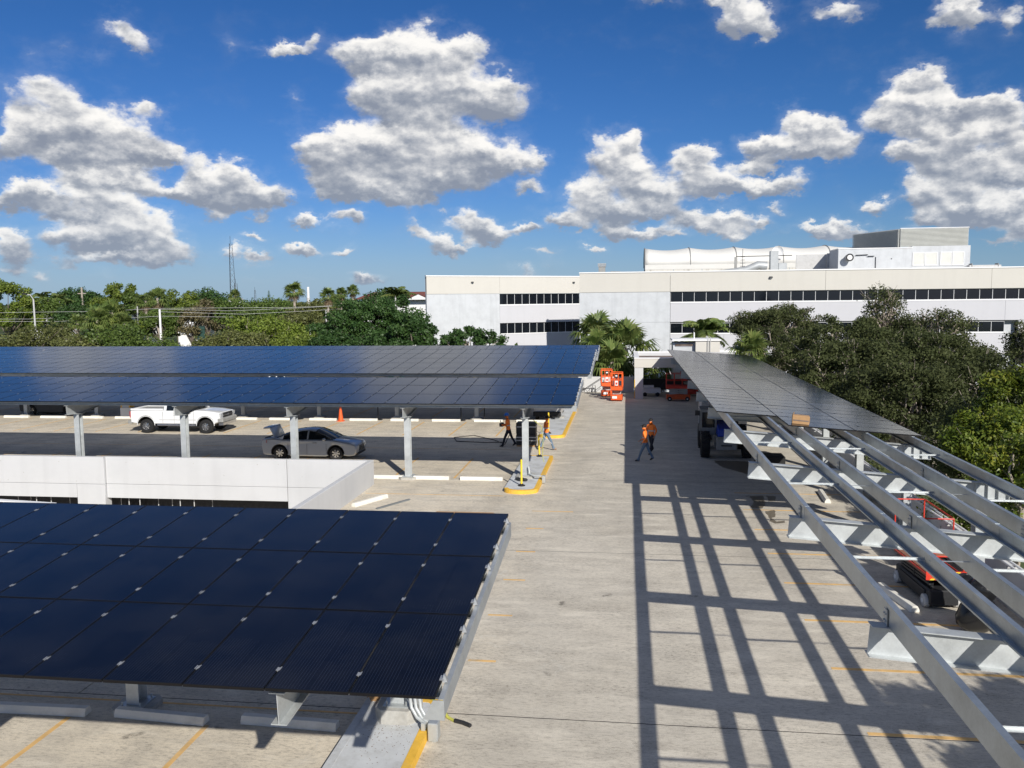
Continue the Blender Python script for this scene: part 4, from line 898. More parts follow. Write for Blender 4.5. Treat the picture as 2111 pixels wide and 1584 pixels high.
# ducts and small things on the roof
def rt_(px, py, Y): q = at(px, py, Y); return q
p = at(1520, 552, 114); dk = thing('roof_duct', 'pale metal duct with a fan hood and tall box on the office roof', 'duct', (p.x, 114, 10.5))
b = MB(); b.tube([(-2.4, 0, .35), (-.5, 0, .5), (1.2, 0, .7), (2.6, 0, 1.25), (3.6, .1, 1.1)], .33, 10, .62); b.build('duct', M_['metalroof'], dk, smooth=True)
b = MB(); b.bev(4.0, 5.0, -.5, .5, 0, 3.0, .04); b.build('duct_tower', M_['metalroof'], dk); b = MB(); b.bev(5.05, 6.1, -.3, .5, 0, 1.5, .04); b.build('duct_box', M_['metalroof'], dk)
b = MB(); b.box(-.2, .1, 1.2, 1.5, .2, 2.4); b.build('dark_post', M_['grey'], dk)
b = MB(); b.tube([(.0, 1.4, 2.45), (7, 1.4, 2.5)], .05, 6)
for z in (.9, 1.3, 1.7, 2.1): b.tube([(.5, 1.2, z+.3), (1.1, 1.2, z+.3)], .03, 5)
b.tube([(.8, 1.2, .5), (.8, 1.2, 3.4)], .03, 5); b.build('antenna_pipe', M_['steel_d'], dk)
p = at(1603, 520, 116); ds = thing('satellite_dish', 'white round dish on a post on the office roof', 'satellite dish', (p.x, 116, 10.5))
b = MB(); b.lathe([(.02, .25), (.35, .2), (.62, .06), (.75, -.1), (.73, -.12), (.6, .02), (.33, .15), (.02, .19)], (0, 0, 3.0), 20, 'y'); b.build('dish', M_['trim'], ds, smooth=True)
b = MB(); b.box(-.35, .4, .1, .7, 0, 2.2); b.build('mast', M_['lgrey'], ds)
p = at(1241, 552, 118); ch = thing('roof_vent', 'small grey vent stack on the left end of the long office roof', 'roof vent', (p.x, 118, 10.5))
b = MB(); b.box(-.45, .45, -.4, .4, 0, 1.5); b.build('stack', M_['grey'], ch)
for k in range(4): b = MB(); b.box(-.55, .55, -.5, .5, 1.5+k*.12, 1.56+k*.12); b.build('cap_plate', M_['lgrey'], ch)
b = MB(); b.tube([(.9, 0, .0), (1.2, 0, .8), (2.4, 0, .75), (2.8, 0, .2)], .1, 6); b.build('pipe', M_['grey'], ch)
p = at(2028, 549, 116); cr = thing('roof_crate', 'long low pale green unit on the office roof right of the louvre screen', 'rooftop unit', (p.x, 116, 10.5))
b = MB(); b.bev(-1.9, 1.9, -.5, .5, 0, .95, .05); b.build('casing', M_['lgrey'], cr); b = MB()
for x in (-1.6, 1.5): b.box(x, x+.06, -.55, .55, 0, 1.15)
b.build('bracket', M_['grey'], cr)

# ================================================================ stair / carport portal at the end of the deck
gp_ = thing('carport', 'white concrete carport frame at the end of the deck with a hollow rusty roof', 'carport', (.65, 66.7, 0))
def gb(x0, x1, y0, y1, z0, z1, nm, mt, bev=.015): b = MB(); b.box(x0-.65, x1-.65, y0-66.7, y1-66.7, z0, z1); return b.build(nm, M_[mt], gp_, bevel=bev)
gb(.62, 1.28, 66.7, 67.3, 0, 2.42, 'pillar', 'white_wall'); gb(.60, 9.2, 66.66, 67.0, 2.42, 3.10, 'roof_beam', 'fascia'); gb(.58, 4.6, 66.62, 67.02, 3.10, 3.18, 'coping', 'trim'); gb(4.6, 5.6, 66.5, 66.9, 2.98, 3.14, 'coping', 'trim')
gb(.60, .95, 67.02, 74.1, 2.42, 3.10, 'roof_beam', 'white_wall'); gb(.58, .97, 67.04, 74.1, 3.10, 3.18, 'coping', 'trim'); gb(.60, 9.2, 74.1, 74.5, 2.42, 3.12, 'roof_beam', 'white_wall'); gb(.58, 5.2, 74.12, 74.52, 3.12, 3.20, 'coping', 'trim')
gb(.98, 9.1, 67.02, 74.05, 2.5, 2.62, 'roof_deck', 'rust', 0); gb(1.0, 4.0, 70.5, 73.9, 2.64, 2.86, 'roof_sheet', 'rust', 0); gb(8.5, 9.2, 66.7, 67.3, 0, 2.42, 'pillar', 'white_wall'); gb(5.6, 9.2, 68.7, 68.9, 0, 2.4, 'back_wall', 'white_wall')
gb(1.0, 5.6, 73.8, 74.0, 0, .9, 'back_wall', 'dark')
b = MB(); b.box(-.035, .02, -.008, -.002, .05, 1.5); b.build('yellow_edge', M_['yellow'], gp_, (0.0, 0, 0))
tw = thing('stair_tower', 'small cream stair tower with flat roof rising behind the right canopy', 'tower', (5.9, 75.5, 0))
p0 = at(1388, 722, 75.5); p1 = at(1434, 722, 75.5); p2 = at(1484, 722, 75.5); zt_ = at(1440, 703, 75.5).z
b = MB(); b.box(p1.x-5.9, p2.x-5.9, 0, 3, -3, zt_); b.build('wall', M_['fascia'], tw); b = MB(); b.box(p0.x-5.9, p1.x-5.92, .5, 3, -3, zt_-.2); b.build('wall', M_['stuc_w'], tw)  # left part in greyer stucco: its shade is put into the colour
b = MB(); b.box(p0.x-6.0, p2.x-5.8, -.12, 3.1, zt_, zt_+.12); b.build('roof', M_['trim'], tw); b = MB(); b.box(p0.x-5.7, p1.x-6.1, .40, .49, zt_-.45, zt_-.28); b.build('rusty_vent', M_['rust'], tw)
b = MB(); x = at(1462, 700, 75.5).x-5.9
for dx in (-.1, .1): b.tube([(x+dx, -.15, -1), (x+dx, -.15, zt_+.35)], .03, 6)
b.build('ladder_pipe', M_['lgrey'], tw); b = MB(); x = at(1432, 700, 75.5).x-5.9; b.tube([(x, .6, zt_), (x, .6, zt_+.7)], .05, 6); b.build('vent_pipe', M_['trim'], tw)
p = at(1505, 723, 76); lr = thing('low_roof', 'low white roof edge between the stair tower and the oaks', 'roof', (p.x, 76, 0))
b = MB(); b.box(-1.0, 1.9, 0, 3, p.z-.25, p.z+.02); b.build('roof_edge', M_['trim'], lr); b = MB(); b.box(-.95, 1.85, .05, 2.9, -3, p.z-.26); b.build('wall', M_['white_wall'], lr)
# bike-rack like stair rail beside the end wall
sr = thing('stair_rail', 'thin dark stair handrail bent in loops at the end wall', 'handrail', (-2.9, 71.2, 0))
b = MB(); b.tube([(-.9, 0, .05), (-.3, 0, .45), (.9, 0, 1.25), (1.25, 0, 1.25), (1.25, 0, .3)], .025, 6); b.build('rail', M_['steel_d'], sr)
b = MB(); b.tube([(-1.2, -.2, .35), (-.9, -.2, .1), (-.6, -.2, .42), (-.3, -.2, .1), (0, -.2, .4), (.1, -.2, .0)], .022, 6); b.tube([(0, -.1, .0), (.15, -.1, .6), (.35, -.1, .62), (.4, -.1, 0)], .022, 6); b.build('rail_loop', M_['steel_d'], sr)
b = MB(); b.tube([(.2, -.6, .1), (1.3, -.6, .95)], .022, 6); b.build('rail', M_['steel_d'], sr)

# ================================================================ vehicles
def arch_profile(pts, wheels, r, zc):
    "pts: outline points counter-clockwise starting at bottom rear going forward; wheel arches cut in the bottom edge"
    return pts
def body_shell(profile, W, layers=((-1, .055), (-.965, .018), (-.88, 0), (-.4, 0), (.4, 0), (.88, 0), (.965, .018), (1, .055)), wf=lambda x, z: 1.0, crown=0.0, zr=(0, 9)):
    n = len(profile); P = [Vector((a, b_)) for a, b_ in profile]; nor = []
    for i in range(n):
        d = (P[(i+1) % n]-P[i-1]); d = d.normalized() if d.length else Vector((1, 0)); nor.append(Vector((-d.y, d.x)))
    vs = []; fs = []
    for t, ins in layers:
        for i in range(n):
            q = P[i]+nor[i]*ins; vs.append((q.x, t*W/2*wf(q.x, q.y), q.y+crown*(1-t*t)*(1 if q.y > zr[0] else 0)))
    m = len(layers)
    for l in range(m-1):
        for i in range(n): j = (i+1) % n; fs.append((l*n+i, l*n+j, (l+1)*n+j, (l+1)*n+i))
    fs.append(tuple(range(n-1, -1, -1))); fs.append(tuple((m-1)*n+i for i in range(n)))
    return vs, fs
def arc(cx, cz, r, a0, a1, n=10): return [(cx+r*math.cos(R(a0+(a1-a0)*i/n)), cz+r*math.sin(R(a0+(a1-a0)*i/n))) for i in range(n+1)]
def wheel(parent, x, y, r, w, out, rim='alloy', rr=.62, nsp=5, rimmat='chrome'):
    s = out; b = MB(); prof = [(r*rr, -w/2), (r*.9, -w/2), (r*.985, -w*.36), (r, -w*.2), (r, w*.2), (r*.985, w*.36), (r*.9, w/2), (r*rr, w/2)]
    b.lathe(prof, n=28, axis='y', cap=False); t = b.build('wheel', M_['black'], parent, (x, y, r), smooth=True)
    b = MB(); f = s*w*.40; b.lathe([(r*rr, -w*.45), (r*rr*.9, -w*.3), (r*rr*.9, w*.3), (r*rr, w*.45)], n=28, axis='y', cap=False)
    b.mat(1).lathe([(0.001, f*.35), (r*rr*.9, f*.35)], n=20, axis='y', cap=False); b.mat(0)
    for k in range(nsp):
        a = 2*math.pi*k/nsp
        for da in (-.13, .13): b.bar((math.cos(a)*r*.08, f*.95, math.sin(a)*r*.08), (math.cos(a+da)*r*rr*.93, f*.85, math.sin(a+da)*r*rr*.93), .04*r/.33)
    b.lathe([(0.001, f*1.1), (r*.15, f*1.05), (r*.17, f*.6)], n=12, axis='y', cap=False)
    b.build('rim', [M_[rimmat], M_['dark']], t, smooth=False); return t
def cabin(parent, st, paint, zside=.10, glassnames=True):
    "st: (x, zbelt, zroof, wbelt, wroof, seg) seg tells what lies between this station and the next: sides + top, e.g. 'gG' side glass / windscreen on top, 'pP' pillar / roof"
    paintb = MB(); glass = []
    def cs(s): x, zb, zr, wb, wr = s[:5]; return [(x, -wb, zb), (x, -wr-.02, zr-.07), (x, -wr*.86, zr-.012), (x, 0, zr+.012), (x, wr*.86, zr-.012), (x, wr+.02, zr-.07), (x, wb, zb)]
    for a, c in zip(st, st[1:]):
        A, Bq = cs(a), cs(c); side, top = a[5]
        for k in range(6):
            f = [A[k], Bq[k], Bq[k+1], A[k+1]]; issd = k in (0, 5)
            kind = side if issd else top
            if kind in 'gG':
                g = MB(); cc = Vector((0, 0, 0))
                for v in f: cc += Vector(v)/4
                g.add(f, [(0, 1, 2, 3)]); glass.append((('side_window' if issd else ('windscreen' if a[0] > st[0][0]+1.2 else 'rear_window')), k, g))
            else: paintb.add(f, [(0, 1, 2, 3)])
    paintb.build('roof', M_[paint], parent, smooth=True)
    ws = {}
    for nm, k, g in glass:
        key = (nm, 0 if nm != 'side_window' else (k, len(ws)))
        ws.setdefault(key, MB()).add(g.v, g.f)
    for (nm, _), g in ws.items(): g.build(nm, M_['glassd'], parent, smooth=True)

def arch_shade(b, xs, zc, ra):  # black on the arch faces stands in for the shade inside them
    for i, f in enumerate(b.f):
        if len(f) > 4: continue
        c = [sum(b.v[k][a] for k in f)/len(f) for a in range(3)]
        if any(abs(math.hypot(c[0]-x, c[2]-zc)-ra) < .06 and c[2] > .2 for x in xs): b.m[i] = 1
def sedan(label, loc, rz, paint='carpaint', trunk_open=True, group=None):
    t = thing('sedan', label, 'car', loc, rz, group); r = .335; xr, xf = .98, 3.83; hw = .93
    pr = [(.16, .22), (.50, .20)] + [(a, c) for a, c in arc(xr, r, .385, 196, -16, 12)] + [(1.5, .17), (3.3, .17)] + arc(xf, r, .385, 196, -16, 12) + [(4.45, .19), (4.72, .22), (4.83, .34), (4.86, .50), (4.84, .66), (4.74, .76), (4.5, .84), (4.1, .92), (3.62, .985), (3.0, 1.0), (2.0, .99), (1.2, .985), (.72, 1.03), (.32, 1.02), (.10, .98), (.04, .86), (.02, .62), (.05, .40), (.08, .28)]
    def wf(x, z):
        a = 1.0
        if x > 3.9: a -= .13*((x-3.9)/.96)**2.2
        if x < .8: a -= .09*((.8-x)/.8)**2
        if z > .72: a -= .075*(z-.72)/.3
        if z < .4: a -= .03*(.4-z)/.2
        return a
    vs, fs = body_shell(pr, hw*2, wf=wf, crown=.022, zr=(.8, 9)); b = MB(); b.add(vs, fs); arch_shade(b, (xr, xf), r, .385); b.build('body', [M_[paint], M_['black']], t, smooth=True)
    st = [(.62, 1.0, 1.02, .76, .70, 'pG'), (1.12, 1.0, 1.22, .80, .62, 'gG'), (1.50, 1.0, 1.36, .82, .59, 'gP'), (2.05, 1.0, 1.445, .83, .585, 'gP'), (2.35, 1.0, 1.465, .83, .585, 'pP'), (2.43, 1.0, 1.465, .83, .585, 'gP'), (2.78, 1.0, 1.44, .825, .59, 'gG'), (3.22, .99, 1.24, .81, .64, 'gG'), (3.70, .98, 1.0, .78, .70, 'pP')]
    cabin(t, st, paint)
    b = MB()
    for s in (-1, 1):      # belt and window frame line
        b.tube([(.95, s*.80, 1.03), (1.3, s*.715, 1.30), (1.8, s*.635, 1.385), (2.4, s*.62, 1.41), (2.9, s*.655, 1.33), (3.35, s*.735, 1.15), (3.6, s*.785, 1.01)], .013, 5)
    b.build('window_trim', M_['chrome'], t)
    for x, o in ((xr, 0), (xf, 1)):
        for s in (-1, 1): wheel(t, x, s*(hw-.13), r, .22, s, nsp=7)
    for s in (-1, 1):
        b = MB(); b.hexa([(4.28, s*.865, .66), (4.66, s*.74, .64), (4.70, s*.69, .73), (4.24, s*.80, .80), (4.28, s*.885, .66), (4.70, s*.76, .64), (4.735, s*.70, .73), (4.24, s*.83, .80)]); b.build('headlight', M_['lamp'], t)
        b = MB(); b.hexa([(4.05, s*.86, .72), (4.27, s*.84, .69), (4.27, s*.81, .79), (4.05, s*.83, .79), (4.05, s*.885, .72), (4.27, s*.875, .69), (4.27, s*.845, .79), (4.05, s*.855, .79)]); b.build('indicator', M_['orangel'], t)
        b = MB(); b.hexa([(.0, s*.60, .80), (.30, s*.86, .82), (.30, s*.82, .96), (.03, s*.6, .95), (.0, s*.62, .80), (.32, s*.895, .82), (.32, s*.86, .96), (.02, s*.66, .95)]); b.build('tail_light', M_['red'], t)
        b = MB(); b.sphere((3.28, s*.98, 1.03), .085, .11, .065, 10, 6); b.box(3.2, 3.3, min(s*.83, s*.95), max(s*.83, s*.95), .98, 1.02); b.build('mirror', M_[paint], t, smooth=True)
        for x in (1.62, 2.68): b = MB(); b.tube([(x, s*.925, .84), (x+.08, s*.945, .845), (x+.2, s*.925, .84)], .014, 5); b.build('door_handle', M_['chrome'], t)
        b = MB()
        for x in (1.42, 2.38, 3.36): b.box(x, x+.008, min(s*.93, s*.941), max(s*.93, s*.941), .3, .80)
        b.build('door_gap', M_['dark'], t)
    b = MB(); b.hexa([(4.79,-.42,.40),(4.79,.42,.40),(4.80,.36,.66),(4.80,-.36,.66),(4.885,-.40,.42),(4.885,.40,.42),(4.845,.34,.67),(4.845,-.34,.67)]); b.build('grille', M_['dark'], t)
    b = MB(); b.hexa([(4.76,-.7,.24),(4.76,.7,.24),(4.79,.7,.33),(4.79,-.7,.33),(4.855,-.62,.24),(4.855,.62,.24),(4.87,.62,.33),(4.87,-.62,.33)]); b.build('lower_intake', M_['dark'], t)
    b = MB(); b.sphere((4.87, 0, .62), .012, .07, .03, 12, 6); b.build('badge', M_['chrome'], t, smooth=True)
    if trunk_open:
        g = MB(); g.hexa([(.60,-.62,1.04),(.66,-.62,1.04),(.66,.62,1.04),(.60,.62,1.04),(.36,-.62,1.52),(.45,-.62,1.54),(.45,.62,1.54),(.36,.62,1.52)])
        g.hexa([(.36,-.62,1.48),(.45,-.62,1.56),(.45,.62,1.56),(.36,.62,1.48),(.02,-.58,1.46),(.06,-.58,1.54),(.06,.58,1.54),(.02,.58,1.46)]); g.build('boot_lid', M_[paint], t, bevel=.03, smooth=True)
        b = MB(); b.box(.12, .68, -.6, .6, .99, 1.036); b.build('boot_opening', M_['black'], t)
    return t
def pickup(label, loc, rz, paint='whitepaint', group=None):
    t = thing('pickup_truck', label, 'pickup truck', loc, rz, group); r = .42; xr, xf = 1.05, 4.78; hw = .99
    pr = [(.10, .62), (.45, .56)] + arc(xr, r+.06, .53, 172, 8, 12) + [(1.7, .55), (4.15, .55)] + arc(xf, r+.06, .53, 172, 8, 12) + [(5.42, .62), (5.62, .68), (5.70, .80), (5.70, 1.10), (5.62, 1.24), (5.0, 1.33), (4.25, 1.38), (4.0, 1.36), (2.15, 1.36), (.12, 1.36), (.06, 1.30), (.05, .9)]
    def wf(x, z):
        a = 1.0
        if x > 5.0: a -= .06*((x-5.0)/.7)**2
        return a
    vs, fs = body_shell(pr, hw*2, wf=wf, crown=.0, zr=(9, 9)); b = MB(); b.add(vs, fs); arch_shade(b, (xr, xf), r+.06, .53); b.build('body', [M_[paint], M_['black']], t, smooth=True)
    b = MB(); b.box(.14, 2.02, -.84, .84, 1.36, 1.392); b.build('bed_floor', M_['grey'], t)
    for s in (-1, 1): b = MB(); b.box(.08, 2.12, min(s*.84, s*.955), max(s*.84, s*.955), 1.36, 1.47); b.build('bed_rail', M_[paint], t, bevel=.02)
    b = MB(); b.box(.06, .16, -.84, .84, 1.36, 1.45); b.build('tailgate', M_[paint], t, bevel=.015)
    st = [(2.14, 1.36, 1.37, .93, .90, 'pG'), (2.20, 1.36, 1.85, .93, .76, 'pP'), (2.34, 1.36, 1.90, .93, .75, 'gP'), (2.80, 1.36, 1.915, .93, .74, 'pP'), (2.90, 1.36, 1.92, .93, .74, 'gP'), (3.42, 1.36, 1.89, .93, .745, 'gG'), (3.80, 1.36, 1.62, .93, .82, 'gG'), (4.10, 1.37, 1.40, .92, .88, 'pP')]
    cabin(t, st, paint)
    b = MB()
    for s in (-1, 1): b.hexa([(3.40, s*.76, 1.84), (3.47, s*.76, 1.84), (4.12, s*.925, 1.37), (4.02, s*.925, 1.37), (3.40, s*.79, 1.85), (3.47, s*.79, 1.85), (4.12, s*.95, 1.38), (4.02, s*.95, 1.38)])
    b.build('pillar', M_[paint], t)
    for x in (xr, xf):
        for s in (-1, 1): wheel(t, x, s*(hw-.14), r, .27, s, nsp=8, rr=.56)
    for s in (-1, 1):
        b = MB(); b.box(5.52, 5.73, min(s*.62, s*.93), max(s*.62, s*.93), .98, 1.20); b.build('headlight', M_['lamp'], t, bevel=.02)
        b = MB(); b.box(.02, .12, min(s*.86, s*.965), max(s*.86, s*.965), .92, 1.30); b.build('tail_light', M_['red'], t, bevel=.01)
        b = MB(); b.bev(3.62, 3.76, min(s*.98, s*1.2), max(s*.98, s*1.2), 1.36, 1.62, .03); b.build('mirror', M_['dark'], t)
        b = MB(); b.box(3.02, 3.2, min(s*.985, s*1.01), max(s*.985, s*1.01), 1.10, 1.16); b.build('door_handle', M_['dark'], t)
        b = MB(); b.box(1.9, 4.2, min(s*.985, s*1.0), max(s*.985, s*1.0), .80, .84); b.build('side_moulding', M_['lgrey'], t)
        b = MB(); b.tube([(1.75, s*.96, .50), (4.15, s*.96, .50)], .045, 8); b.build('step_bar', M_['chrome'], t, smooth=True)
        b = MB()
        for x in (2.12, 2.84, 4.06): b.box(x, x+.01, min(s*.98, s*.992), max(s*.98, s*.992), .60, 1.34)
        b.build('door_gap', M_['dark'], t)
        b = MB(); b.tube([(xr+.56*math.cos(a), s*.985, r+.06+.54*math.sin(a)) for a in np.linspace(0, math.pi, 12)], .02, 5); b.tube([(xf+.56*math.cos(a), s*.985, r+.06+.54*math.sin(a)) for a in np.linspace(0, math.pi, 12)], .02, 5); b.build('arch_lip', M_[paint], t)
    b = MB(); b.box(5.62, 5.735, -.60, .60, .94, 1.20)
    b.build('grille', M_['dark'], t, bevel=.02)
    b = MB(); b.box(5.70, 5.755, -.62, .62, 1.055, 1.085); b.build('grille_bar', M_['chrome'], t)
    b = MB(); b.prism([(-.13,-.02),(-.05,-.02),(-.04,-.05),(.04,-.05),(.05,-.02),(.13,-.02),(.10,.03),(.04,.03),(.03,.055),(-.05,.055),(-.04,.03),(-.10,.03)], 5.756, 5.775, 'x'); b.build('badge', M_['chrome'], t, (0, 0, 1.07))
    b = MB(); b.bev(5.50, 5.86, -.97, .97, .70, .93, .06); b.build('bumper', M_['grey'], t); b = MB(); b.bev(5.55, 5.84, -.9, .9, .50, .695, .04); b.build('lower_bumper', M_['chrome'], t)
    b = MB(); b.bev(-.14, .10, -.95, .95, .56, .74, .03); b.build('rear_bumper', M_['grey'], t)
    b = MB(); b.box(.5, 5.2, -.5, .5, .38, .6); b.build('chassis', M_['black'], t)
    return t
p_ = at(284, 893, 48.5)
pk = pickup('white pickup truck parked in the sun behind the second column', (-29.35, 48.55, 0), R(0))
for c in pk.children: pass
sd = sedan('silver sedan with its boot lid open behind the white parapet', (-17.82, 40.85, 0), R(0))
q = gr(556, 775, 1.85); copy_thing(pk, (q.x-2.3, q.y+.8, 0), R(0), 'white pickup of which only the roof shows between the two far canopies', None)
q = gr(95, 842, .5); sedan('dark car hidden in the shade at the left, behind the leftmost column', (q.x-2.2, q.y+1.0, 0), 0, 'dark', False)

# ---------------------------------------------------------------- lifts
def rail_box(b, x0, x1, y0, y1, z0, z1, r=.02, mids=1, nx=2, ny=1):
    for z in [z0+(z1-z0)*(k+1)/(mids+1) for k in range(mids+1)]:
        b.tube([(x0, y0, z), (x1, y0, z), (x1, y1, z), (x0, y1, z), (x0, y0, z)], r, 6)
    for i in range(nx+1):
        x = x0+(x1-x0)*i/nx
        for y in (y0, y1): b.tube([(x, y, z0), (x, y, z1)], r, 6)
    for i in range(1, ny):
        y = y0+(y1-y0)*i/ny
        for x in (x0, x1): b.tube([(x, y, z0), (x, y, z1)], r, 6)
def text_mesh(txt, size, mat, name='lettering'):
    c = bpy.data.curves.new('t', 'FONT'); c.body = txt; c.size = size; c.align_x = 'CENTER'; c.align_y = 'CENTER'; c.extrude = .002
    o = bpy.data.objects.new('t', c); C.objects.link(o); dg = bpy.context.evaluated_depsgraph_get(); me = bpy.data.meshes.new_from_object(o.evaluated_get(dg)); me.name = name
    bpy.data.objects.remove(o); me.materials.clear(); me.materials.append(mat); return me
def scissor_lift(label, loc, rz, L=1.8, W=.8, base='orange', plat='orange', stack='lgrey', ph=1.0, h0=.95, tall=False, group='scissor lifts', mids=1, nx=3, toe=.17):
    t = thing('scissor_lift', label, 'scissor lift', loc, rz, group); zb = .12
    b = MB(); b.bev(-L/2, L/2, -W/2+.06, W/2-.06, zb, zb+.36, .03); b.build('chassis', M_[base], t)
    b = MB(); b.box(-L/2+.25, L/2-.25, -W/2+.02, W/2-.02, zb+.05, zb+.30); b.build('side_tray', M_[base if not tall else 'dark'], t, bevel=.02)
    for x in (-L/2+.22, L/2-.22):
        for s in (-1, 1):
            wb_ = MB(); wb_.lathe([(.03, -.07), (.14, -.07), (.165, -.05), (.165, .05), (.14, .07), (.03, .07)], n=18, axis='y'); w = wb_.build('wheel', M_['lgrey' if base == 'dark' else 'black'], t, (x, s*(W/2-.04), .165), smooth=True)
            hb = MB(); hb.lathe([(.001, -.078), (.06, -.078), (.06, .078), (.001, .078)], n=12, axis='y'); hb.build('hub', M_['trim'], w)
    z = zb+.38; n = 3; dz = (h0-z-.06)/n
    for k in range(n):
        b = MB(); a0 = z+k*dz+.02
        for s in (-1, 1):
            b.bar((-L/2+.2, s*(W/2-.14), a0), (L/2-.2, s*(W/2-.14), a0+dz*.8), .055); b.bar((-L/2+.2, s*(W/2-.20), a0+dz*.8), (L/2-.2, s*(W/2-.20), a0), .055)
        b.tube([(0, -W/2+.1, a0+dz*.4), (0, W/2-.1, a0+dz*.4)], .03, 8); b.build('scissor_arm', M_[stack], t)
    b = MB(); b.box(-L/2-.02, L/2+.02, -W/2, W/2, h0, h0+.05); b.build('platform_deck', M_['plank' if plat == 'redm' else plat], t)
    b = MB()
    for (x0, x1, y0, y1) in ((-L/2-.04, L/2+.04, -W/2-.02, -W/2), (-L/2-.04, L/2+.04, W/2, W/2+.02), (-L/2-.04, -L/2-.02, -W/2, W/2), (L/2+.02, L/2+.04, -W/2, W/2)): b.box(x0, x1, y0, y1, h0-.06+.12*(toe < .1), h0+toe)
    b.build('toe_board', M_[plat], t)
    b = MB(); rail_box(b, -L/2-.02, L/2+.02, -W/2-.01, W/2+.01, h0+.05, h0+.05+ph, .021 if not tall else .026, mids, nx); b.build('guard_rail', M_[plat], t, smooth=True)
    b = MB(); b.box(L/2-.30, L/2-.02, -W/2-.10, -W/2-.03, h0+.62, h0+.95); b.build('control_box', M_['dark'], t, bevel=.02)
    return t, h0
# the two upright orange lifts near the end wall
def mast_lift(label, loc, rz):
    t = thing('personnel_lift', label, 'personnel lift', loc, rz, 'orange upright personnel lifts')
    b = MB(); b.bev(-.42, .42, -.38, .62, .10, .48, .04); b.build('base', M_['orange'], t)
    b = MB(); b.bev(-.36, .36, -.40, -.2, .20, .44, .02); b.build('battery_tray', M_['orange'], t, (0, -.03, 0)); b = MB(); b.box(-.30, .05, -.46, -.435, .22, .40); b.build('sticker', M_['trim'], t); 
    for x in (-.36, .36):
        for y in (-.22, .46): wbm = MB(); wbm.lathe([(.02, -.05), (.11, -.05), (.13, -.03), (.13, .03), (.11, .05), (.02, .05)], n=16, axis='x'); wbm.build('wheel', M_['black'], t, (x, y, .13), smooth=True)
    b = MB()
    for k in range(3): b.box(-.27+k*.02, .27-k*.02, .05, .45-k*.03, .50+k*.10, .57+k*.10); b.box(-.30, -.26, 0, .5, .5+k*.1, .585+k*.1); b.box(.26, .30, 0, .5, .5+k*.1, .585+k*.1)
    b.build('mast_section', M_['lgrey'], t)
    z0 = .84
    b = MB(); b.bev(-.44, .44, -.40, .60, z0, z0+.28, .03); b.build('basket_floor', M_['orange'], t)
    b = MB()
    for x in (-.42, -.15, .15, .42): b.box(x-.03, x+.03, -.40, -.36, z0+.26, z0+1.32)
    for z in (.78, 1.28): b.box(-.44, .44, -.405, -.355, z0+z-.04, z0+z+.04)
    for x in (-.42, .42):
        b.tube([(x, -.38, z0+.2), (x, -.38, z0+1.32), (x, .4, z0+1.32), (x, .58, z0+1.1), (x, .58, z0+.2)], .035, 6); b.tube([(x, -.38, z0+.8), (x, .58, z0+.8)], .03, 6); b.tube([(x, .1, z0+.2), (x, .1, z0+1.3)], .025, 6)
    b.tube([(-.42, .4, z0+1.32), (.42, .4, z0+1.32)], .035, 6); b.tube([(-.42, .58, z0+.8), (.42, .58, z0+.8)], .03, 6); b.build('basket_rail', M_['orange'], t)
    b = MB(); b.box(-.13, .13, -.45, -.41, z0+.98, z0+1.22); b.build('control_box', M_['dark'], t, bevel=.01); b = MB(); b.box(-.07, .08, -.465, -.452, z0+1.05, z0+1.14); b.build('label_plate', M_['trim'], t)
    b = MB(); b.box(-.10, .12, -.425, -.41, z0+.36, z0+.72); b.build('sign_plate', M_['trim'], t); b = MB(); b.box(-.05, .08, -.44, -.427, z0+.44, z0+.60); b.build('sign_mark', M_['redm'], t)
    return t
mast_lift('orange upright personnel lift standing in front, half in sun', (-.72, 65.4, 0), R(-4))
mast_lift('orange upright personnel lift standing behind and left of the other', (-1.55, 68.3, 0), R(5))
t1, h = scissor_lift('red orange scissor lift parked under the white carport beam', (3.88, 65.8, 0), 0, 1.75, .8, 'orange', 'redm', 'lgrey', 1.0, 1.0)
t2, h = scissor_lift('second red scissor lift in the dark further back under the carport', (5.3, 69.6, 0), R(3), 1.9, .9, 'redm', 'redm', 'grey', 1.0, 1.25)
t3, h = scissor_lift('dark scissor lift with a red platform and planks under the bare right canopy', (7.7, 22.95, 0), R(-87), 2.3, .82, 'dark', 'redm', 'dark', .50, .80, mids=0, nx=1, toe=.09)
b = MB(); b.box(-.48, .48, -.012, 0, -.11, .11); pl = b.build('name_plate', M_['redm'], t3, (1.15+.055, 0, .88), (0, 0, R(90)))
o = link('lettering', text_mesh('1007 5987', .13, M_['black']), pl, (0, -.022, .03), (R(90), 0, 0)); b = MB(); b.box(-.33, .33, -.02, -.013, -.04, .10); b.build('yellow_label', M_['pole_y'], pl)
b = MB()
for k in range(4): b.hexa([(-.40+k*.22, -.02, -.11), (-.30+k*.22, -.02, -.11), (-.26+k*.22, -.02, -.07), (-.36+k*.22, -.02, -.07), (-.40+k*.22, -.013, -.11), (-.30+k*.22, -.013, -.11), (-.26+k*.22, -.013, -.07), (-.36+k*.22, -.013, -.07)])
b.build('hazard_stripe', M_['pole_y'], pl)
b = MB()
for k in range(5): b.box(-1.1, 1.1, -.36+k*.15, -.23+k*.15, h+.055+.004*(k % 2), h+.08+.004*(k % 2)); 
b.build('plank', M_['plank'], t3)
t4, h = scissor_lift('tall red lift rail showing over the parapet pipes beside the trees', (8.45, 25.6, 0), R(-90), 2.3, .8, 'dark', 'redm', 'dark', .98, .60, mids=0, nx=1, toe=.09)
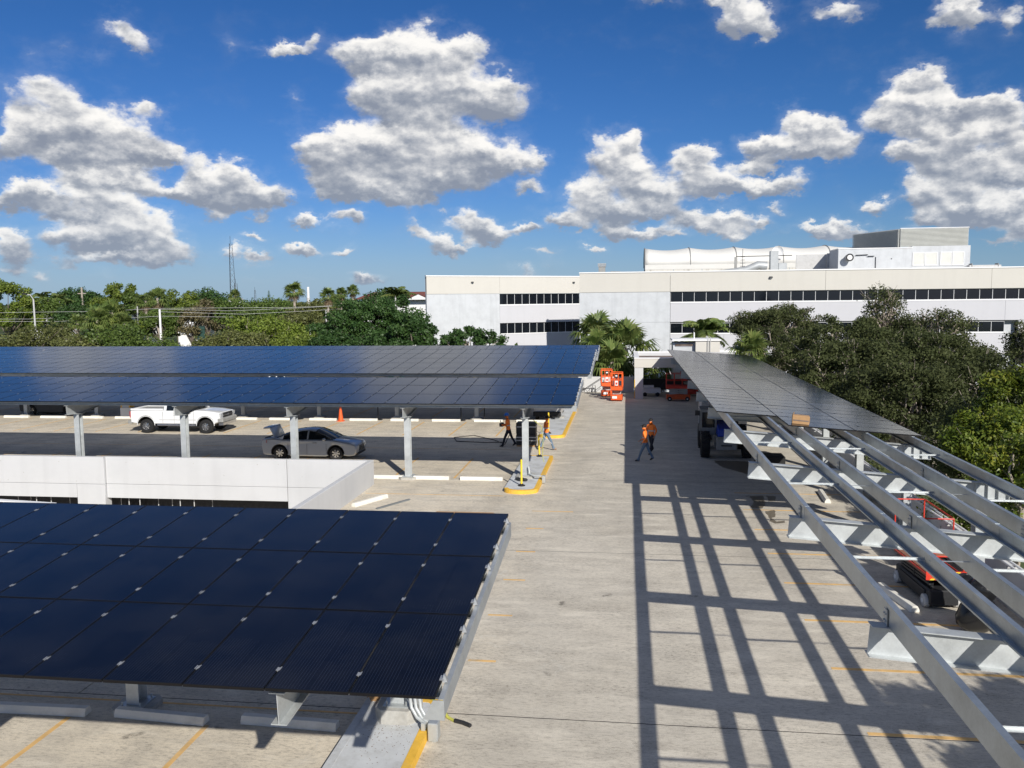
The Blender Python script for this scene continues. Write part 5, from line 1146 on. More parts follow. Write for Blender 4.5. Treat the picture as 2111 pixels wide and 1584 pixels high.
# telehandler seen from the rear under the right canopy
th = thing('rough_terrain_forklift', 'rough terrain forklift with big tyres and blue bonnet in the shade of the right canopy', 'forklift', (4.78, 42.3, 0), R(-2))
for x in (-.98, .98):
    for y in (0, 2.6):
        b = MB(); b.lathe([(.28, -.22), (.52, -.22), (.60, -.17), (.62, 0), (.60, .17), (.52, .22), (.28, .22)], n=26, axis='x', cap=False); w = b.build('wheel', M_['black'], th, (x, y, .62), smooth=True)
        b = MB(); b.lathe([(.001, -.12), (.29, -.12), (.29, .12), (.001, .12)], n=18, axis='x'); b.build('rim', M_['lgrey'], w)
        b = MB()
        for k in range(16):
            a = 2*math.pi*k/16; b.bar((-.2, math.cos(a)*.615, math.sin(a)*.615), (.02, math.cos(a+.2)*.615, math.sin(a+.2)*.615), .05); b.bar((.2, math.cos(a+.1)*.615, math.sin(a+.1)*.615), (-.02, math.cos(a+.3)*.615, math.sin(a+.3)*.615), .05)
        tag(b.build('tread', M_['black'], w), kind='stuff')
b = MB(); b.bev(-.5, .5, -.55, .1, .45, 1.05, .05); b.build('counterweight', M_['grey'], th); b = MB(); b.box(-.25, .25, -.57, -.55, .62, .68); b.box(-.1, .1, -.57, -.55, .86, .94); b.build('vent', M_['dark'], th)
b = MB(); b.hexa([(-.42,-.45,1.06),(.42,-.45,1.06),(.45,1.5,1.06),(-.45,1.5,1.06),(-.38,-.38,1.42),(.38,-.38,1.42),(.42,1.5,1.60),(-.42,1.5,1.60)]); b.build('bonnet', M_['blue'], th, bevel=.05)
b = MB(); b.box(-.12, .12, -.44, -.425, 1.15, 1.22); b.build('badge', M_['lgrey'], th); b = MB(); b.box(-.5, .5, .1, 3.1, .45, 1.04); b.build('chassis', M_['grey'], th, bevel=.04)
b = MB(); 
for x in (-1.15, -.45): 
    for y in (.6, 1.9): b.box(x-.04, x+.04, y-.04, y+.04, 1.0, 2.15)
b.box(-1.2, -.4, .5, 2.0, 2.15, 2.25); b.box(-1.19, -.41, .56, .6, 1.0, 1.35); b.build('cab_frame', M_['grey'], th)
b = MB(); b.box(-1.1, -.5, .62, .64, 1.36, 2.1); b.box(-1.16, -1.14, .66, 1.85, 1.3, 2.1); b.build('cab_window', M_['glassd'], th); b = MB(); b.box(-1.0, -.6, .8, 1.5, 1.0, 1.5); b.build('seat', M_['black'], th)
b = MB(); b.box(-1.45, -1.22, .5, .56, 1.95, 2.2); b.build('mirror', M_['dark'], th); b = MB(); b.bar((.2, .3, 1.75), (.55, 4.6, 1.35), .30); b.build('boom', M_['grey'], th)
b = MB(); b.box(-1.0, 1.0, 4.6, 4.7, .1, 1.3); b.bar((-.5, 4.7, .12), (-.5, 5.9, .1), .1); b.bar((.5, 4.7, .12), (.5, 5.9, .1), .1); b.build('fork_carriage', M_['steel_d'], th)
# grey container behind it
gc = thing('storage_box', 'pale grey job box standing behind the forklift under the right canopy', 'storage box', (5.35, 48.8, 0)); b = MB(); b.bev(-1.2, 1.3, 0, 1.8, 0.05, 1.9, .03); b.build('casing', M_['lgrey'], gc); b = MB(); b.box(-1.22, 1.32, -.03, 0, 1.5, 1.56); b.box(-.02, .02, -.03, 0, .1, 1.5); b.build('door_seam', M_['grey'], gc)
kc = thing('crate', 'flat black crate lying in the sun beyond the first bare beam', 'crate', (6.35, 39.2, 0)); b = MB(); b.bev(-.6, .6, -.5, .5, .1, .7, .02); b.build('casing', M_['black'], kc); b = MB(); b.box(-.6, .6, -.5, -.4, 0, .1); b.box(-.6, .6, .4, .5, 0, .1); b.build('skid', M_['card'], kc)
# white compressor / cart under the carport
wc = thing('utility_cart', 'white low cart with tanks in the dark under the carport', 'cart', (1.95, 68.9, 0)); b = MB(); b.bev(-.75, .75, -.35, .5, .25, .62, .05); b.build('casing', M_['trim'], wc); b = MB(); b.tube([(-.6, -.2, .75), (.2, -.2, .75)], .13, 10); b.build('tank', M_['trim'], wc, smooth=True)
for x in (-.5, .5): b = MB(); b.lathe([(.02, -.4), (.16, -.4), (.16, .5), (.02, .5)], n=14, axis='y'); b.build('wheel', M_['black'], wc, (x, 0, .16))
b = MB(); b.tube([(.7, 0, .6), (1.0, 0, 1.1)], .03, 6); b.build('handle', M_['steel_d'], wc)
# black cabinets strapped together beside the walking workers
cb_ = thing('equipment_stack', 'stack of black equipment boxes with white straps behind the island column', 'equipment', (-5.22, 44.9, 0)); 
for k in range(2): b = MB(); b.bev(-.52, .52, -.35, .35, .08+k*.6, .66+k*.6, .03); b.build('box', M_['dark'], cb_)
for z in (.30, .46, 1.02): b = MB(); b.box(-.535, .535, -.365, .365, z, z+.06); b.build('strap', M_['lgrey'], cb_)
b = MB(); b.box(-.5, .5, -.33, .33, 0, .08); b.build('pallet', M_['card'], cb_)
# grey van behind
vn = thing('van', 'pale van seen from behind in the shade under the far canopy', 'van', (gr(1128, 868).x, gr(1128, 868).y, 0)); b = MB(); b.bev(-.85, .85, 0, 4.2, .35, 1.9, .12); b.build('body', M_['lgrey'], vn); b = MB(); b.box(-.65, .65, -.02, 0, 1.15, 1.7); b.build('rear_window', M_['glassd'], vn); b = MB(); b.bev(-.88, .88, -.15, .05, .3, .6, .03); b.build('bumper', M_['black'], vn)
for x in (-.7, .7):
    for y in (.8, 3.3): wheel(vn, x, y, .33, .2, 1) if False else (lambda bb_: bb_.build('wheel', M_['black'], vn, (x, y, .33)))(MB().lathe([(.05, -.1), (.33, -.1), (.33, .1), (.05, .1)], n=18, axis='x'))
# green machine and yellow-helmet worker seen in the slot between the canopies
q = gr(795, 778, 1.5); gm = thing('site_dumper', 'green machine roof glimpsed between the two far canopies', 'machine', (q.x, q.y+1, 0)); b = MB(); b.bev(-1.2, 1.2, -.5, .5, .3, 1.5, .1); b.build('body', simple('green_paint', (.03, .35, .13), .5), gm); b = MB(); b.cyl((-.8, -.5, .3), .3, 1.0, 16, axis='y'); b.cyl((.8, -.5, .3), .3, 1.0, 16, axis='y'); b.build('wheel', M_['black'], gm)
# traffic cone
tc_ = thing('traffic_cone', 'orange traffic cone between wheel stops in the back row', 'cone', (gr(706, 867).x, 53.35, 0)); b = MB(); b.bev(-.22, .22, -.22, .22, 0, .04, .02); b.build('base', M_['orange'], tc_); b = MB(); b.lathe([(.17, .04), (.045, 1.05), (.02, 1.06)], n=18); b.build('cone', M_['orange'], tc_, smooth=True)
# black posts on round bases behind the back row of stops
for x, l in ((617, 'left of the cone'), (783, 'between the cone and the third front column'), (955, 'right of the third front column'), (1003, 'nearest to the walking workers')):
    q = gr(x, 864); t = thing('stanchion', 'thin black stanchion on a round base, '+l, 'stanchion', (q.x, 54.1, 0), 0, 'black stanchions under the far canopy'); b = MB(); b.lathe([(.3, 0), (.3, .03), (.05, .08)], n=16); b.build('base', M_['black'], t); b = MB(); b.tube([(0, 0, .05), (0, 0, 1.25)], .035, 8); b.build('pole', M_['black'], t); b = MB(); b.box(-.22, .22, -.02, .02, 1.25, 1.35); b.build('top_plate', M_['lgrey'], t)
# white and yellow painted column foot left of the pickup
q = gr(263, 858); yf = thing('concrete_column', 'square grey concrete column with yellow edges and white foot left of the pickup', 'column', (q.x, 54.9, 0)); b = MB(); b.box(-.3, .3, -.25, .25, .6, 3.0); b.build('shaft', M_['grey_paint'], yf); b = MB(); b.box(-.33, -.26, -.28, .28, .6, 3.0); b.box(.26, .33, -.28, .28, .6, 3.0); b.build('yellow_edge', M_['yellow'], yf); b = MB(); b.box(-.36, .36, -.3, .3, 0, .6); b.build('foot', M_['trim'], yf)
# cardboard box lying on the right canopy panels
bx = thing('cardboard_box', 'brown cardboard box lying on the right canopy panels at their front edge', 'box', (5.52, 28.35, RZ(5.52)+.004)); bx.rotation_euler = (0, rang, R(-8)); b = MB(); b.box(-.26, .26, -.17, .17, 0, .27); b.build('box', M_['card'], bx, bevel=.015)
b = MB(); b.hexa([(-.27,-.18,.268),(-.24,-.18,.275),(-.20,.17,.33),(-.23,.17,.32),(-.26,-.18,.28),(-.23,-.18,.285),(-.19,.17,.34),(-.22,.17,.33)]); b.box(.262, .268, -.17, .17, .05, .24); b.build('flap', M_['card'], bx); b = MB(); b.box(-.24, .24, -.176, -.171, .10, .14); b.build('tape', M_['rust'], bx)
# white bag and dark tools on the last canopy
q = at(68, 716, 66.2); t = thing('bag', 'small white bag lying on the last canopy near the left edge', 'bag', (q.x, 66.2, 3.42+1.9*math.tan(R(5))+.005)); b = MB(); b.sphere((0, 0, .12), .36, .2, .13, 10, 6); b.build('bag_body', M_['trim'], t, smooth=True); b = MB(); b.tube([(.1, 0, .2), (.2, 0, .32), (.3, 0, .2)], .02, 6); b.build('strap', M_['dark'], t)
q = at(90, 716, 66.2); t = thing('tool_case', 'small dark tool case lying right of the white bag on the last canopy', 'case', (q.x, 66.2, 3.42+1.9*math.tan(R(5))+.005)); b = MB(); b.bev(-.25, .25, -.15, .15, 0, .24, .02); b.build('case', M_['dark'], t); b = MB(); b.tube([(-.1, 0, .24), (-.1, 0, .3), (.1, 0, .3), (.1, 0, .24)], .015, 5); b.build('handle', M_['lgrey'], t)
# black bag of rubbish near the right parapet
t = thing('rubbish_bag', 'shiny black rubbish bags stacked against the right parapet', 'bag', (7.95, 20.4, 0)); random.seed(3)
for (x, y, z, r_) in ((0, 0, .4, .42), (.3, .35, .35, .36), (-.1, .5, .9, .3), (.15, .1, .95, .3)):
    b = MB(); b.sphere((0, 0, 0), r_, r_*.9, r_, 14, 9); b.v = [(a*(1+.13*math.sin(9*c+7*a)), c_*(1+.12*math.sin(11*a+5*c)), c*(1+.1*math.sin(8*c_+9*a))) for a, c_, c in b.v]; b.build('bag_body', simple('black_polythene', (.012, .012, .013), .25, 0, .1, 8) if 'black_polythene' not in bpy.data.materials else bpy.data.materials['black_polythene'], t, (x, y, z), smooth=True)
# near island: conduits, box, strap, tape, crumbs
cd = thing('conduit', 'three bent steel conduits running down the near column into a kerb side box', 'conduit', (-3.93, 14.45, .14))
for k in range(3):
    x = .12+k*.085; b = MB(); b.tube([(x, -.04, 2.6), (x, -.04, .55), (x+.03, -.06, .34), (x+.14, -.10, .18), (x+.32-.02*k, -.14-.10*(2-k)*.4, .13)], .032, 10); b.build('pipe', M_['galv_l'], cd, smooth=True)
b = MB(); b.bev(.50, .68, -.34, -.10, -.12, .2, .015); b.build('junction_box', M_['galv'], cd); b = MB(); b.bev(.36, .44, -.26, -.1, .02, .16, .01); b.build('clamp', M_['galv'], cd); b = MB(); b.box(.58, .64, -.33, -.22, -.28+.14, -.125); b.build('outlet', M_['galv'], cd)
cx2 = thing('conduit', 'short bent conduits at the foot of the middle island column', 'conduit', (-4.1, 35.85, .15)); b = MB(); b.tube([(.0, 0, .5), (.05, -.05, .2), (.3, -.2, .15), (.62, -.25, .15), (.66, -.25, -.1)], .04, 8); b.build('pipe', M_['galv_l'], cx2, smooth=True); b = MB(); b.bev(.6, .74, -.35, -.15, -.12, .18, .01); b.build('junction_box', M_['galv'], cx2)
t = thing('tool_pile', 'small heap of black tools beside the middle island column', 'tools', (-4.25, 35.3, .15)); 
for k in range(5): b = MB(); b.sphere((random.uniform(-.25, .25), random.uniform(-.1, .1), .07), .13, .09, .07, 8, 5); b.build('tool', M_['dark'], t)
bx2 = thing('cardboard_box', 'open cardboard box in the shade beside the near island column', 'box', (-4.62, 15.5, .0), R(28)); b = MB(); b.box(-.28, .28, -.2, .2, 0, .30); b.build('box', M_['card'], bx2, bevel=.01)
for f in ([(-.28,-.2,.3),(.28,-.2,.3),(.32,-.36,.38),(-.30,-.36,.40)], [(-.28,.2,.3),(.28,.2,.3),(.3,.36,.42),(-.3,.34,.38)], [(.28,-.2,.3),(.28,.2,.3),(.46,.2,.36),(.44,-.2,.40)]): b = MB(); b.add(f, [(0, 1, 2, 3)]); o = b.build('flap', M_['card'], bx2); o.modifiers.new('s', 'SOLIDIFY').thickness = .008
ct = thing('caution_tape', 'yellow caution tape scrap lying on the near island', 'tape', (-3.95, 15.9, .002)); b = MB(); b.hexa([(.0,0,0),(.05,.06,0),(.55,-.28,0),(.5,-.36,0),(0,0,.02),(.05,.06,.02),(.55,-.28,.03),(.5,-.36,.03)]); b.build('tape', M_['pole_y'], ct)
for k in range(3): b = MB(); b.box(.1+k*.11, .16+k*.11, -.14-k*.07, -.10-k*.07, .02, .035); b.build('black_mark', M_['black'], ct)
st_ = thing('ratchet_strap', 'green and black ratchet strap lying over the kerb beside the near canopy corner', 'strap', (-3.1, 14.9, .0)); b = MB(); b.tube([(-.55, .5, .17), (-.35, .3, .16), (-.15, .1, .02), (.0, -.02, .02)], .03, 8); b.build('strap', M_['hose'], st_, smooth=True); b = MB(); b.tube([(.0, -.02, .03), (.16, -.08, .03), (.32, -.18, .03)], .04, 8); b.build('buckle', M_['dark'], st_, smooth=True)
b = MB(); random.seed(11)
for k in range(300):
    x = -4.0+random.gauss(0, .35); y = 14.1+random.gauss(0, .55)
    if not (-4.72 < x < -3.65): continue
    s = random.uniform(.002, .008); b.hexa([(x-s, y-s, .149), (x+s, y-s*.6, .149), (x+s*.7, y+s, .149), (x-s, y+s*.8, .149), (x-s*.6, y-s*.5, .149+s), (x+s*.5, y-s*.5, .149+s), (x+s*.4, y+s*.6, .149+s), (x-s*.5, y+s*.5, .149+s)])
tag(b.build('rubble', M_['rust']), 'grey concrete crumbs scattered on the near island round the column foot', 'rubble', kind='stuff')
# hose loop on the deck left of the worker
b = MB(); pts = [(-5.9, 43.6, .9), (-6.3, 44.3, .15), (-7.2, 46.5, .02), (-8.6, 48.0, .02), (-9.6, 47.2, .02), (-9.2, 45.9, .02), (-7.5, 45.6, .02), (-6.2, 45.9, .02)]
ps = []
for i in range(len(pts)-1):
    for k in range(6): a = k/6; a = a; ps.append(Vector(pts[i]).lerp(Vector(pts[i+1]), a))
b.tube(ps, .02, 5); o = b.build('cable', M_['black'], smooth=True); tag(o, 'thin black cable trailing in a loop over the sunlit stalls from the worker', 'cable')
t = thing('ribbon', 'yellow green ribbon hanging from the column head of the middle island', 'ribbon', (-3.95, 36.3, 0)); b = MB(); b.tube([(0, 0, 2.6), (.35, .1, 2.3), (.42, .1, 1.7), (.40, .1, 1.0), (.46, .1, .75)], .013, 6); b.build('ribbon', M_['hose'], t); b = MB(); b.tube([(.42, .1, 1.9), (.75, .1, 1.6), (.8, .1, 1.55)], .012, 6); b.build('cord', M_['lgrey'], t)

# ================================================================ people
def person(label, loc, rz, pose, shirt='hivis', legs='navy', shoe='boot', hat=None, sleeve='hivis', group='workers in orange shirts'):
    J = {}
    def v(n, x, y, z): J[n] = Vector((x, y, z))
    ln = pose.get('lean', .04)
    v('pelvis', 0, 0, .95); v('waist', 0, ln*.4, 1.10); v('chest', 0, ln, 1.33); v('neck', 0, ln*1.25, 1.49); v('head0', 0, ln*1.5+.01, 1.58); v('head1', 0, ln*1.6+.015, 1.69); v('crown', 0, ln*1.6, 1.755)
    for s, k in ((-1, 'l'), (1, 'r')):
        fwd, lift = pose['leg'+k]
        v('hip'+k, s*.095, 0, .90); v('knee'+k, s*.10, fwd*.55+(.06 if lift else .02), .50+lift*.05); v('ank'+k, s*.10, fwd, .10+lift*.10); v('toe'+k, s*.12, fwd+.17, .045+lift*.04); v('heel'+k, s*.10, fwd-.05, .05+lift*.14)
        a = pose['arm'+k]
        v('sh'+k, s*.185, ln*1.1, 1.42); v('el'+k, *a[0]); v('wr'+k, *a[1])
        d = (J['wr'+k]-J['el'+k]).normalized(); palm = J['wr'+k]+d*.07; J['palm'+k] = palm
        side = d.cross(Vector((0, 1, 0))); side = side.normalized() if side.length > .1 else Vector((1, 0, 0))
        for i in range(4):
            root = palm+side*(i-1.5)*.019; l = (.035, .042, .038, .030)[i]
            J['f%d%sa' % (i, k)] = root+d*.03; J['f%d%sb' % (i, k)] = root+d*(.03+l)+Vector((0, .008, -.004)); J['f%d%sc' % (i, k)] = root+d*(.03+l*1.7)+Vector((0, .022, -.008))
        J['th%sa' % k] = J['wr'+k]+d*.03+side*-.035; J['th%sb' % k] = J['wr'+k]+d*.065+side*-.055+Vector((0, .012, 0))
    rad = {'pelvis': (.145, .105), 'waist': (.13, .095), 'chest': (.165, .115), 'neck': (.055, .055), 'head0': (.072, .085), 'head1': (.078, .095), 'crown': (.05, .06)}
    E = [('pelvis', 'waist', 'shirt'), ('waist', 'chest', 'shirt'), ('chest', 'neck', 'shirt'), ('neck', 'head0', 'skin'), ('head0', 'head1', 'skin'), ('head1', 'crown', 'hair')]
    for k in 'lr':
        rad.update({'hip'+k: (.10, .10), 'knee'+k: (.068, .068), 'ank'+k: (.048, .052), 'toe'+k: (.042, .030), 'heel'+k: (.042, .04), 'sh'+k: (.068, .07), 'el'+k: (.048, .048), 'wr'+k: (.032, .032), 'palm'+k: (.035, .022), 'th%sa' % k: (.012, .012), 'th%sb' % k: (.010, .010)})
        E += [('pelvis', 'hip'+k, 'legs'), ('hip'+k, 'knee'+k, 'legs'), ('knee'+k, 'ank'+k, 'legs'), ('ank'+k, 'toe'+k, 'shoe'), ('ank'+k, 'heel'+k, 'shoe'), ('chest', 'sh'+k, 'shirt'), ('sh'+k, 'el'+k, 'shirt'), ('el'+k, 'wr'+k, 'sleeve'), ('wr'+k, 'palm'+k, 'skin'), ('wr'+k, 'th%sa' % k, 'skin'), ('th%sa' % k, 'th%sb' % k, 'skin')]
        for i in range(4):
            for q in 'abc': rad['f%d%s%s' % (i, k, q)] = (.0095, .0095)
            E += [('palm'+k, 'f%d%sa' % (i, k), 'skin'), ('f%d%sa' % (i, k), 'f%d%sb' % (i, k), 'skin'), ('f%d%sb' % (i, k), 'f%d%sc' % (i, k), 'skin')]
    names = list(J); idx = {n: i for i, n in enumerate(names)}
    me = bpy.data.meshes.new('sk'); me.from_pydata([J[n] for n in names], [(idx[a], idx[c]) for a, c, _ in E], [])
    o = bpy.data.objects.new('sk', me); C.objects.link(o); sk = o.modifiers.new('Skin', 'SKIN'); sk.use_smooth_shade = True
    if not me.skin_vertices: me.attributes
    for n in names:
        s = me.skin_vertices[0].data[idx[n]]; s.radius = rad[n]; s.use_root = (n == 'pelvis')
    sb = o.modifiers.new('Sub', 'SUBSURF'); sb.levels = 1; sb.render_levels = 1
    dg = bpy.context.evaluated_depsgraph_get(); m2 = bpy.data.meshes.new_from_object(o.evaluated_get(dg)); bpy.data.objects.remove(o)
    kinds = ['shirt', 'legs', 'shoe', 'skin', 'hair', 'sleeve']; mats = {'shirt': shirt, 'legs': legs, 'shoe': shoe, 'skin': 'skin', 'hair': 'hair', 'sleeve': sleeve}
    m2.materials.clear()
    for k in kinds: m2.materials.append(M_[mats[k]])
    seg = [(J[a], J[c], kinds.index(kd), max(rad[a][0], rad[c][0])) for a, c, kd in E]
    mi = []
    for p in m2.polygons:
        c = p.center; best = 9; bk = 0
        for A, Bv, kd, rr in seg:
            ab = Bv-A; tt = max(0, min(1, (c-A).dot(ab)/max(ab.dot(ab), 1e-9))); d = (c-A-ab*tt).length-rr*.8
            if d < best: best = d; bk = kd
        if kinds[bk] in ('legs',) and c.z > .97: bk = 0
        mi.append(bk)
    m2.polygons.foreach_set('material_index', mi); m2.polygons.foreach_set('use_smooth', [True]*len(mi)); m2.update()
    t = thing('person', label, 'person', loc, rz, group); link('body', m2, t)
    hy, hz = J['head1'].y, J['head1'].z
    b = MB()
    for s in (-1, 1): b.sphere((s*.032, hy+.088, hz-.018), .011, .006, .008, 8, 5)
    b.build('eyes', M_['hair'], t); b = MB(); b.hexa([(-.014, hy+.075, hz-.062), (.014, hy+.075, hz-.062), (.014, hy+.085, hz-.062), (-.014, hy+.085, hz-.062), (-.008, hy+.085, hz-.018), (.008, hy+.085, hz-.018), (.008, hy+.092, hz-.02), (-.008, hy+.092, hz-.02)]); b.box(-.012, .012, hy+.085, hy+.112, hz-.06, hz-.045); b.build('nose', M_['skin'], t, bevel=.004)
    b = MB(); b.lathe([(.168, 1.14), (.172, 1.155), (.172, 1.185), (.168, 1.20)], (0, ln*.6, 0), 20, cap=False); b.v = [(x, ln*.6+(y-ln*.6)*.72, z) for x, y, z in b.v]; b.build('reflective_band', M_['lgrey'], t)
    b = MB(); b.box(-.022, .022, hy+.082, hy+.088, hz-.088, hz-.08); b.build('mouth', M_['plank'], t)
    for s in (-1, 1): b = MB(); b.sphere((s*.082, hy-.005, hz-.03), .012, .022, .03, 8, 5); b.build('ear', M_['skin'], t)
    if hat == 'helmet':
        b = MB(); b.lathe([(.135, -.0), (.118, .02), (.112, .07), (.085, .115), (.04, .135), (.001, .138)], (0, hy, hz+.0), 20); b.box(-.09, .09, hy+.08, hy+.17, hz+.002, hz+.014); b.build('helmet', M_['hatb'], t, smooth=True)
    elif hat == 'yellow':
        b = MB(); b.lathe([(.135, -.0), (.118, .02), (.112, .07), (.085, .115), (.04, .135), (.001, .138)], (0, hy, hz+.0), 20); b.build('helmet', M_['pole_y'], t, smooth=True)
    elif hat == 'brim':
        b = MB(); b.lathe([(.21, .0), (.20, .015), (.105, .02), (.10, .10), (.06, .13), (.001, .132)], (0, hy, hz+.0), 22); b.build('hat', M_['hair'], t, smooth=True)
    else:
        b = MB(); b.sphere((0, hy-.012, hz+.025), .092, .104, .082, 14, 8); b.hexa([(-.07, hy+.05, hz+.03), (.07, hy+.05, hz+.03), (.06, hy+.17, hz+.022), (-.06, hy+.17, hz+.022), (-.07, hy+.05, hz+.045), (.07, hy+.05, hz+.045), (.06, hy+.17, hz+.034), (-.06, hy+.17, hz+.034)]); b.build('cap', M_['hair'], t, smooth=True)
    return t
carry = {'legl': (.30, 0), 'legr': (-.34, 1), 'arml': ((-.25, .05, 1.17), (-.16, .30, 1.20)), 'armr': ((.25, .03, 1.16), (.15, .28, 1.18)), 'lean': .05}
P1 = person('worker in orange shirt and blue helmet carrying a black tool towards the left', (-6.1, 44.3, 0), R(80), carry, hat='helmet')
b = MB(); b.bev(-.17, .13, .28, .46, 1.10, 1.30, .03); b.tube([(-.02, .4, 1.28), (-.02, .44, 1.42)], .02, 6); o = b.build('power_tool', M_['dark']); o.location = P1.location; o.rotation_euler = P1.rotation_euler; tag(o, 'black power tool held by the worker in the blue helmet', 'power tool')
wave = {'legl': (-.30, 1), 'legr': (.36, 0), 'arml': ((-.26, .0, 1.15), (-.22, .20, .98)), 'armr': ((.33, -.10, 1.40), (.15, -.02, 1.60)), 'lean': .02}
person('worker in jeans and dark brimmed hat with a hand raised to the head', (-4.05, 43.5, 0), R(-62), wave, legs='jeans', shoe='bootp', hat='brim')
w1 = {'legl': (.33, 0), 'legr': (-.33, 1), 'arml': ((-.24, -.06, 1.16), (-.22, .10, .96)), 'armr': ((.25, .06, 1.16), (.20, .26, 1.02)), 'lean': .05}
person('worker with dark cap and blue jeans, nearer one of the pair walking in the shade', (.92, 40.75, 0), R(75), w1, legs='jeans')
person('worker with dark trousers walking just behind the one in jeans', (1.25, 42.95, 0), R(150), w1, legs='navy')
q = gr(980, 776, 1.80); person('worker in yellow helmet half hidden between the two far canopies', (q.x, q.y, 0), R(180), w1, hat='yellow')

# ================================================================ vegetation
rng = np.random.default_rng(5)
LM = dict(
 oak=leaf_mat('oak_leaves', [(.026, .034, .013), (.048, .060, .022), (.075, .088, .034), (.105, .115, .05)],   .32, .6, .15, gain=1.2),
 bright=leaf_mat('bright_green_leaves', [(.05, .085, .012), (.10, .15, .020), (.18, .225, .03), (.32, .30, .045)], .42, .42, .5),
 mid=leaf_mat('mid_green_leaves', [(.034, .060, .012), (.062, .100, .020), (.095, .14, .030), (.13, .17, .045)], .30, gain=1.28),
 dark=leaf_mat('dark_green_leaves', [(.014, .034, .010), (.026, .060, .014), (.044, .088, .022), (.065, .11, .03)], .25, gain=1.28),
 olive=leaf_mat('olive_green_leaves', [(.055, .062, .020), (.085, .098, .030), (.12, .13, .042), (.16, .165, .06)], .30, gain=1.28),
 lime=leaf_mat('yellow_green_leaves', [(.065, .095, .014), (.11, .155, .024), (.16, .21, .035), (.22, .25, .05)], .38, gain=1.28),
 brown=leaf_mat('brownish_leaves', [(.065, .058, .028), (.10, .085, .04), (.13, .11, .055), (.10, .11, .04)], .25, gain=1.28),
 far=leaf_mat('far_foliage', [(.030, .048, .022), (.048, .070, .030), (.070, .092, .040), (.095, .11, .05)], .2, gain=1.28),
 palm=leaf_mat('palm_fronds', [(.045, .075, .020), (.075, .11, .030), (.12, .15, .045), (.17, .17, .06)], .30, .4, .5, gain=1.75),
 dead=leaf_mat('dead_fronds', [(.12, .085, .05), (.18, .13, .08), (.24, .18, .11), (.28, .22, .15)], .2),
)
def leaf_quads(P, Nv, size, asp=.5, roll=None):
    "one bent diamond leaf per point; P (n,3), Nv (n,3) leaf normals"
    n = len(P); a = rng.normal(size=(n, 3)); Nv = Nv/np.maximum(np.linalg.norm(Nv, axis=1, keepdims=True), 1e-6)
    t = np.cross(Nv, a); t /= np.maximum(np.linalg.norm(t, axis=1, keepdims=True), 1e-6); b = np.cross(Nv, t)
    s = (size*rng.uniform(.6, 1.35, n))[:, None]
    v = np.stack([P-t*s, P+b*s*asp-Nv*s*.15, P+t*s, P-b*s*asp-Nv*s*.15], 1).reshape(-1, 3)
    f = np.arange(4*n).reshape(n, 4); return v, f
def crown_points(R3, nsub, nleaf, sub_r, top=.25, seed=0, flat=.75, thick=.35, keep=None):
    "leaf points spread through clumps that themselves sit in an ellipsoid of radii R3"
    g = np.random.default_rng(seed); C_ = []
    while len(C_) < nsub:
        d = g.normal(size=3); d /= np.linalg.norm(d)
        if d[2] < -.45: continue
        r = g.uniform(.35, .96)**.6
        c = d*r*np.array(R3); C_.append(c)
    C_ = np.array(C_); sr = sub_r*g.uniform(.55, 1.25, nsub); w = sr**2; w /= w.sum()
    k = g.choice(nsub, nleaf, p=w); d = g.normal(size=(nleaf, 3)); d /= np.linalg.norm(d, axis=1, keepdims=True)
    rr = g.uniform(1-thick, 1.05, nleaf)*(1+.22*np.sin(d[:, 0]*9+k)*np.sin(d[:, 1]*8+k*2)*np.cos(d[:, 2]*7))
    P = C_[k]+d*(rr*sr[k])[:, None]*np.array([1, 1, flat]); Nn = d*.8+g.normal(size=(nleaf, 3))*.65+np.array([0, 0, .45])
    return P, Nn, C_, sr
def limbs(b, base, C_, sr, r0, zfork, n=14, jit=.5, seed=0):
    g = random.Random(seed); base = Vector(base); f = Vector((base.x, base.y, zfork)); b.tube([base, base.lerp(f, .5)+Vector((g.uniform(-.2, .2), g.uniform(-.2, .2), 0)), f], r0, 8, r0*.7)
    idx = list(range(len(C_))); g.shuffle(idx)
    for i in idx[:n]:
        c = Vector(C_[i]); m = f.lerp(c, .5)+Vector((g.uniform(-jit, jit), g.uniform(-jit, jit), g.uniform(0, jit))); b.tube([f, m, c], r0*.42, 6, r0*.10)
        for k in range(3):
            e = c+Vector((g.uniform(-1, 1), g.uniform(-1, 1), g.uniform(-.2, 1)))*float(sr[i])*.9; b.tube([m.lerp(c, .7), e], r0*.12, 4, r0*.03)
def tree(label, cat, cx, cy, cz, R3, leaf, nleaf, size, kind='oak', nsub=40, sub_r=1.2, name='tree', seed=1, bark='bark', group=None, asp=.55, flat=.75, thick=.4, sparse=False, trunk=.28, zf=None, nl=14):
    base = (cx, cy, GZ); t = thing(name, label, cat, base, 0, group)
    P, Nn, C_, sr = crown_points(R3, nsub, nleaf, sub_r, seed=seed, flat=flat, thick=thick)
    off = np.array([0, 0, cz-GZ]); v, f = leaf_quads(P+off, Nn, size, asp); link('crown', np_mesh('crown', v, f, LM[kind]), t)
    b = MB(); limbs(b, (0, 0, 0), C_+off, sr, trunk, (cz-GZ-R3[2]*.75) if zf is None else zf, nl, seed=seed); b.build('trunk', M_[bark], t, smooth=True)
    return t
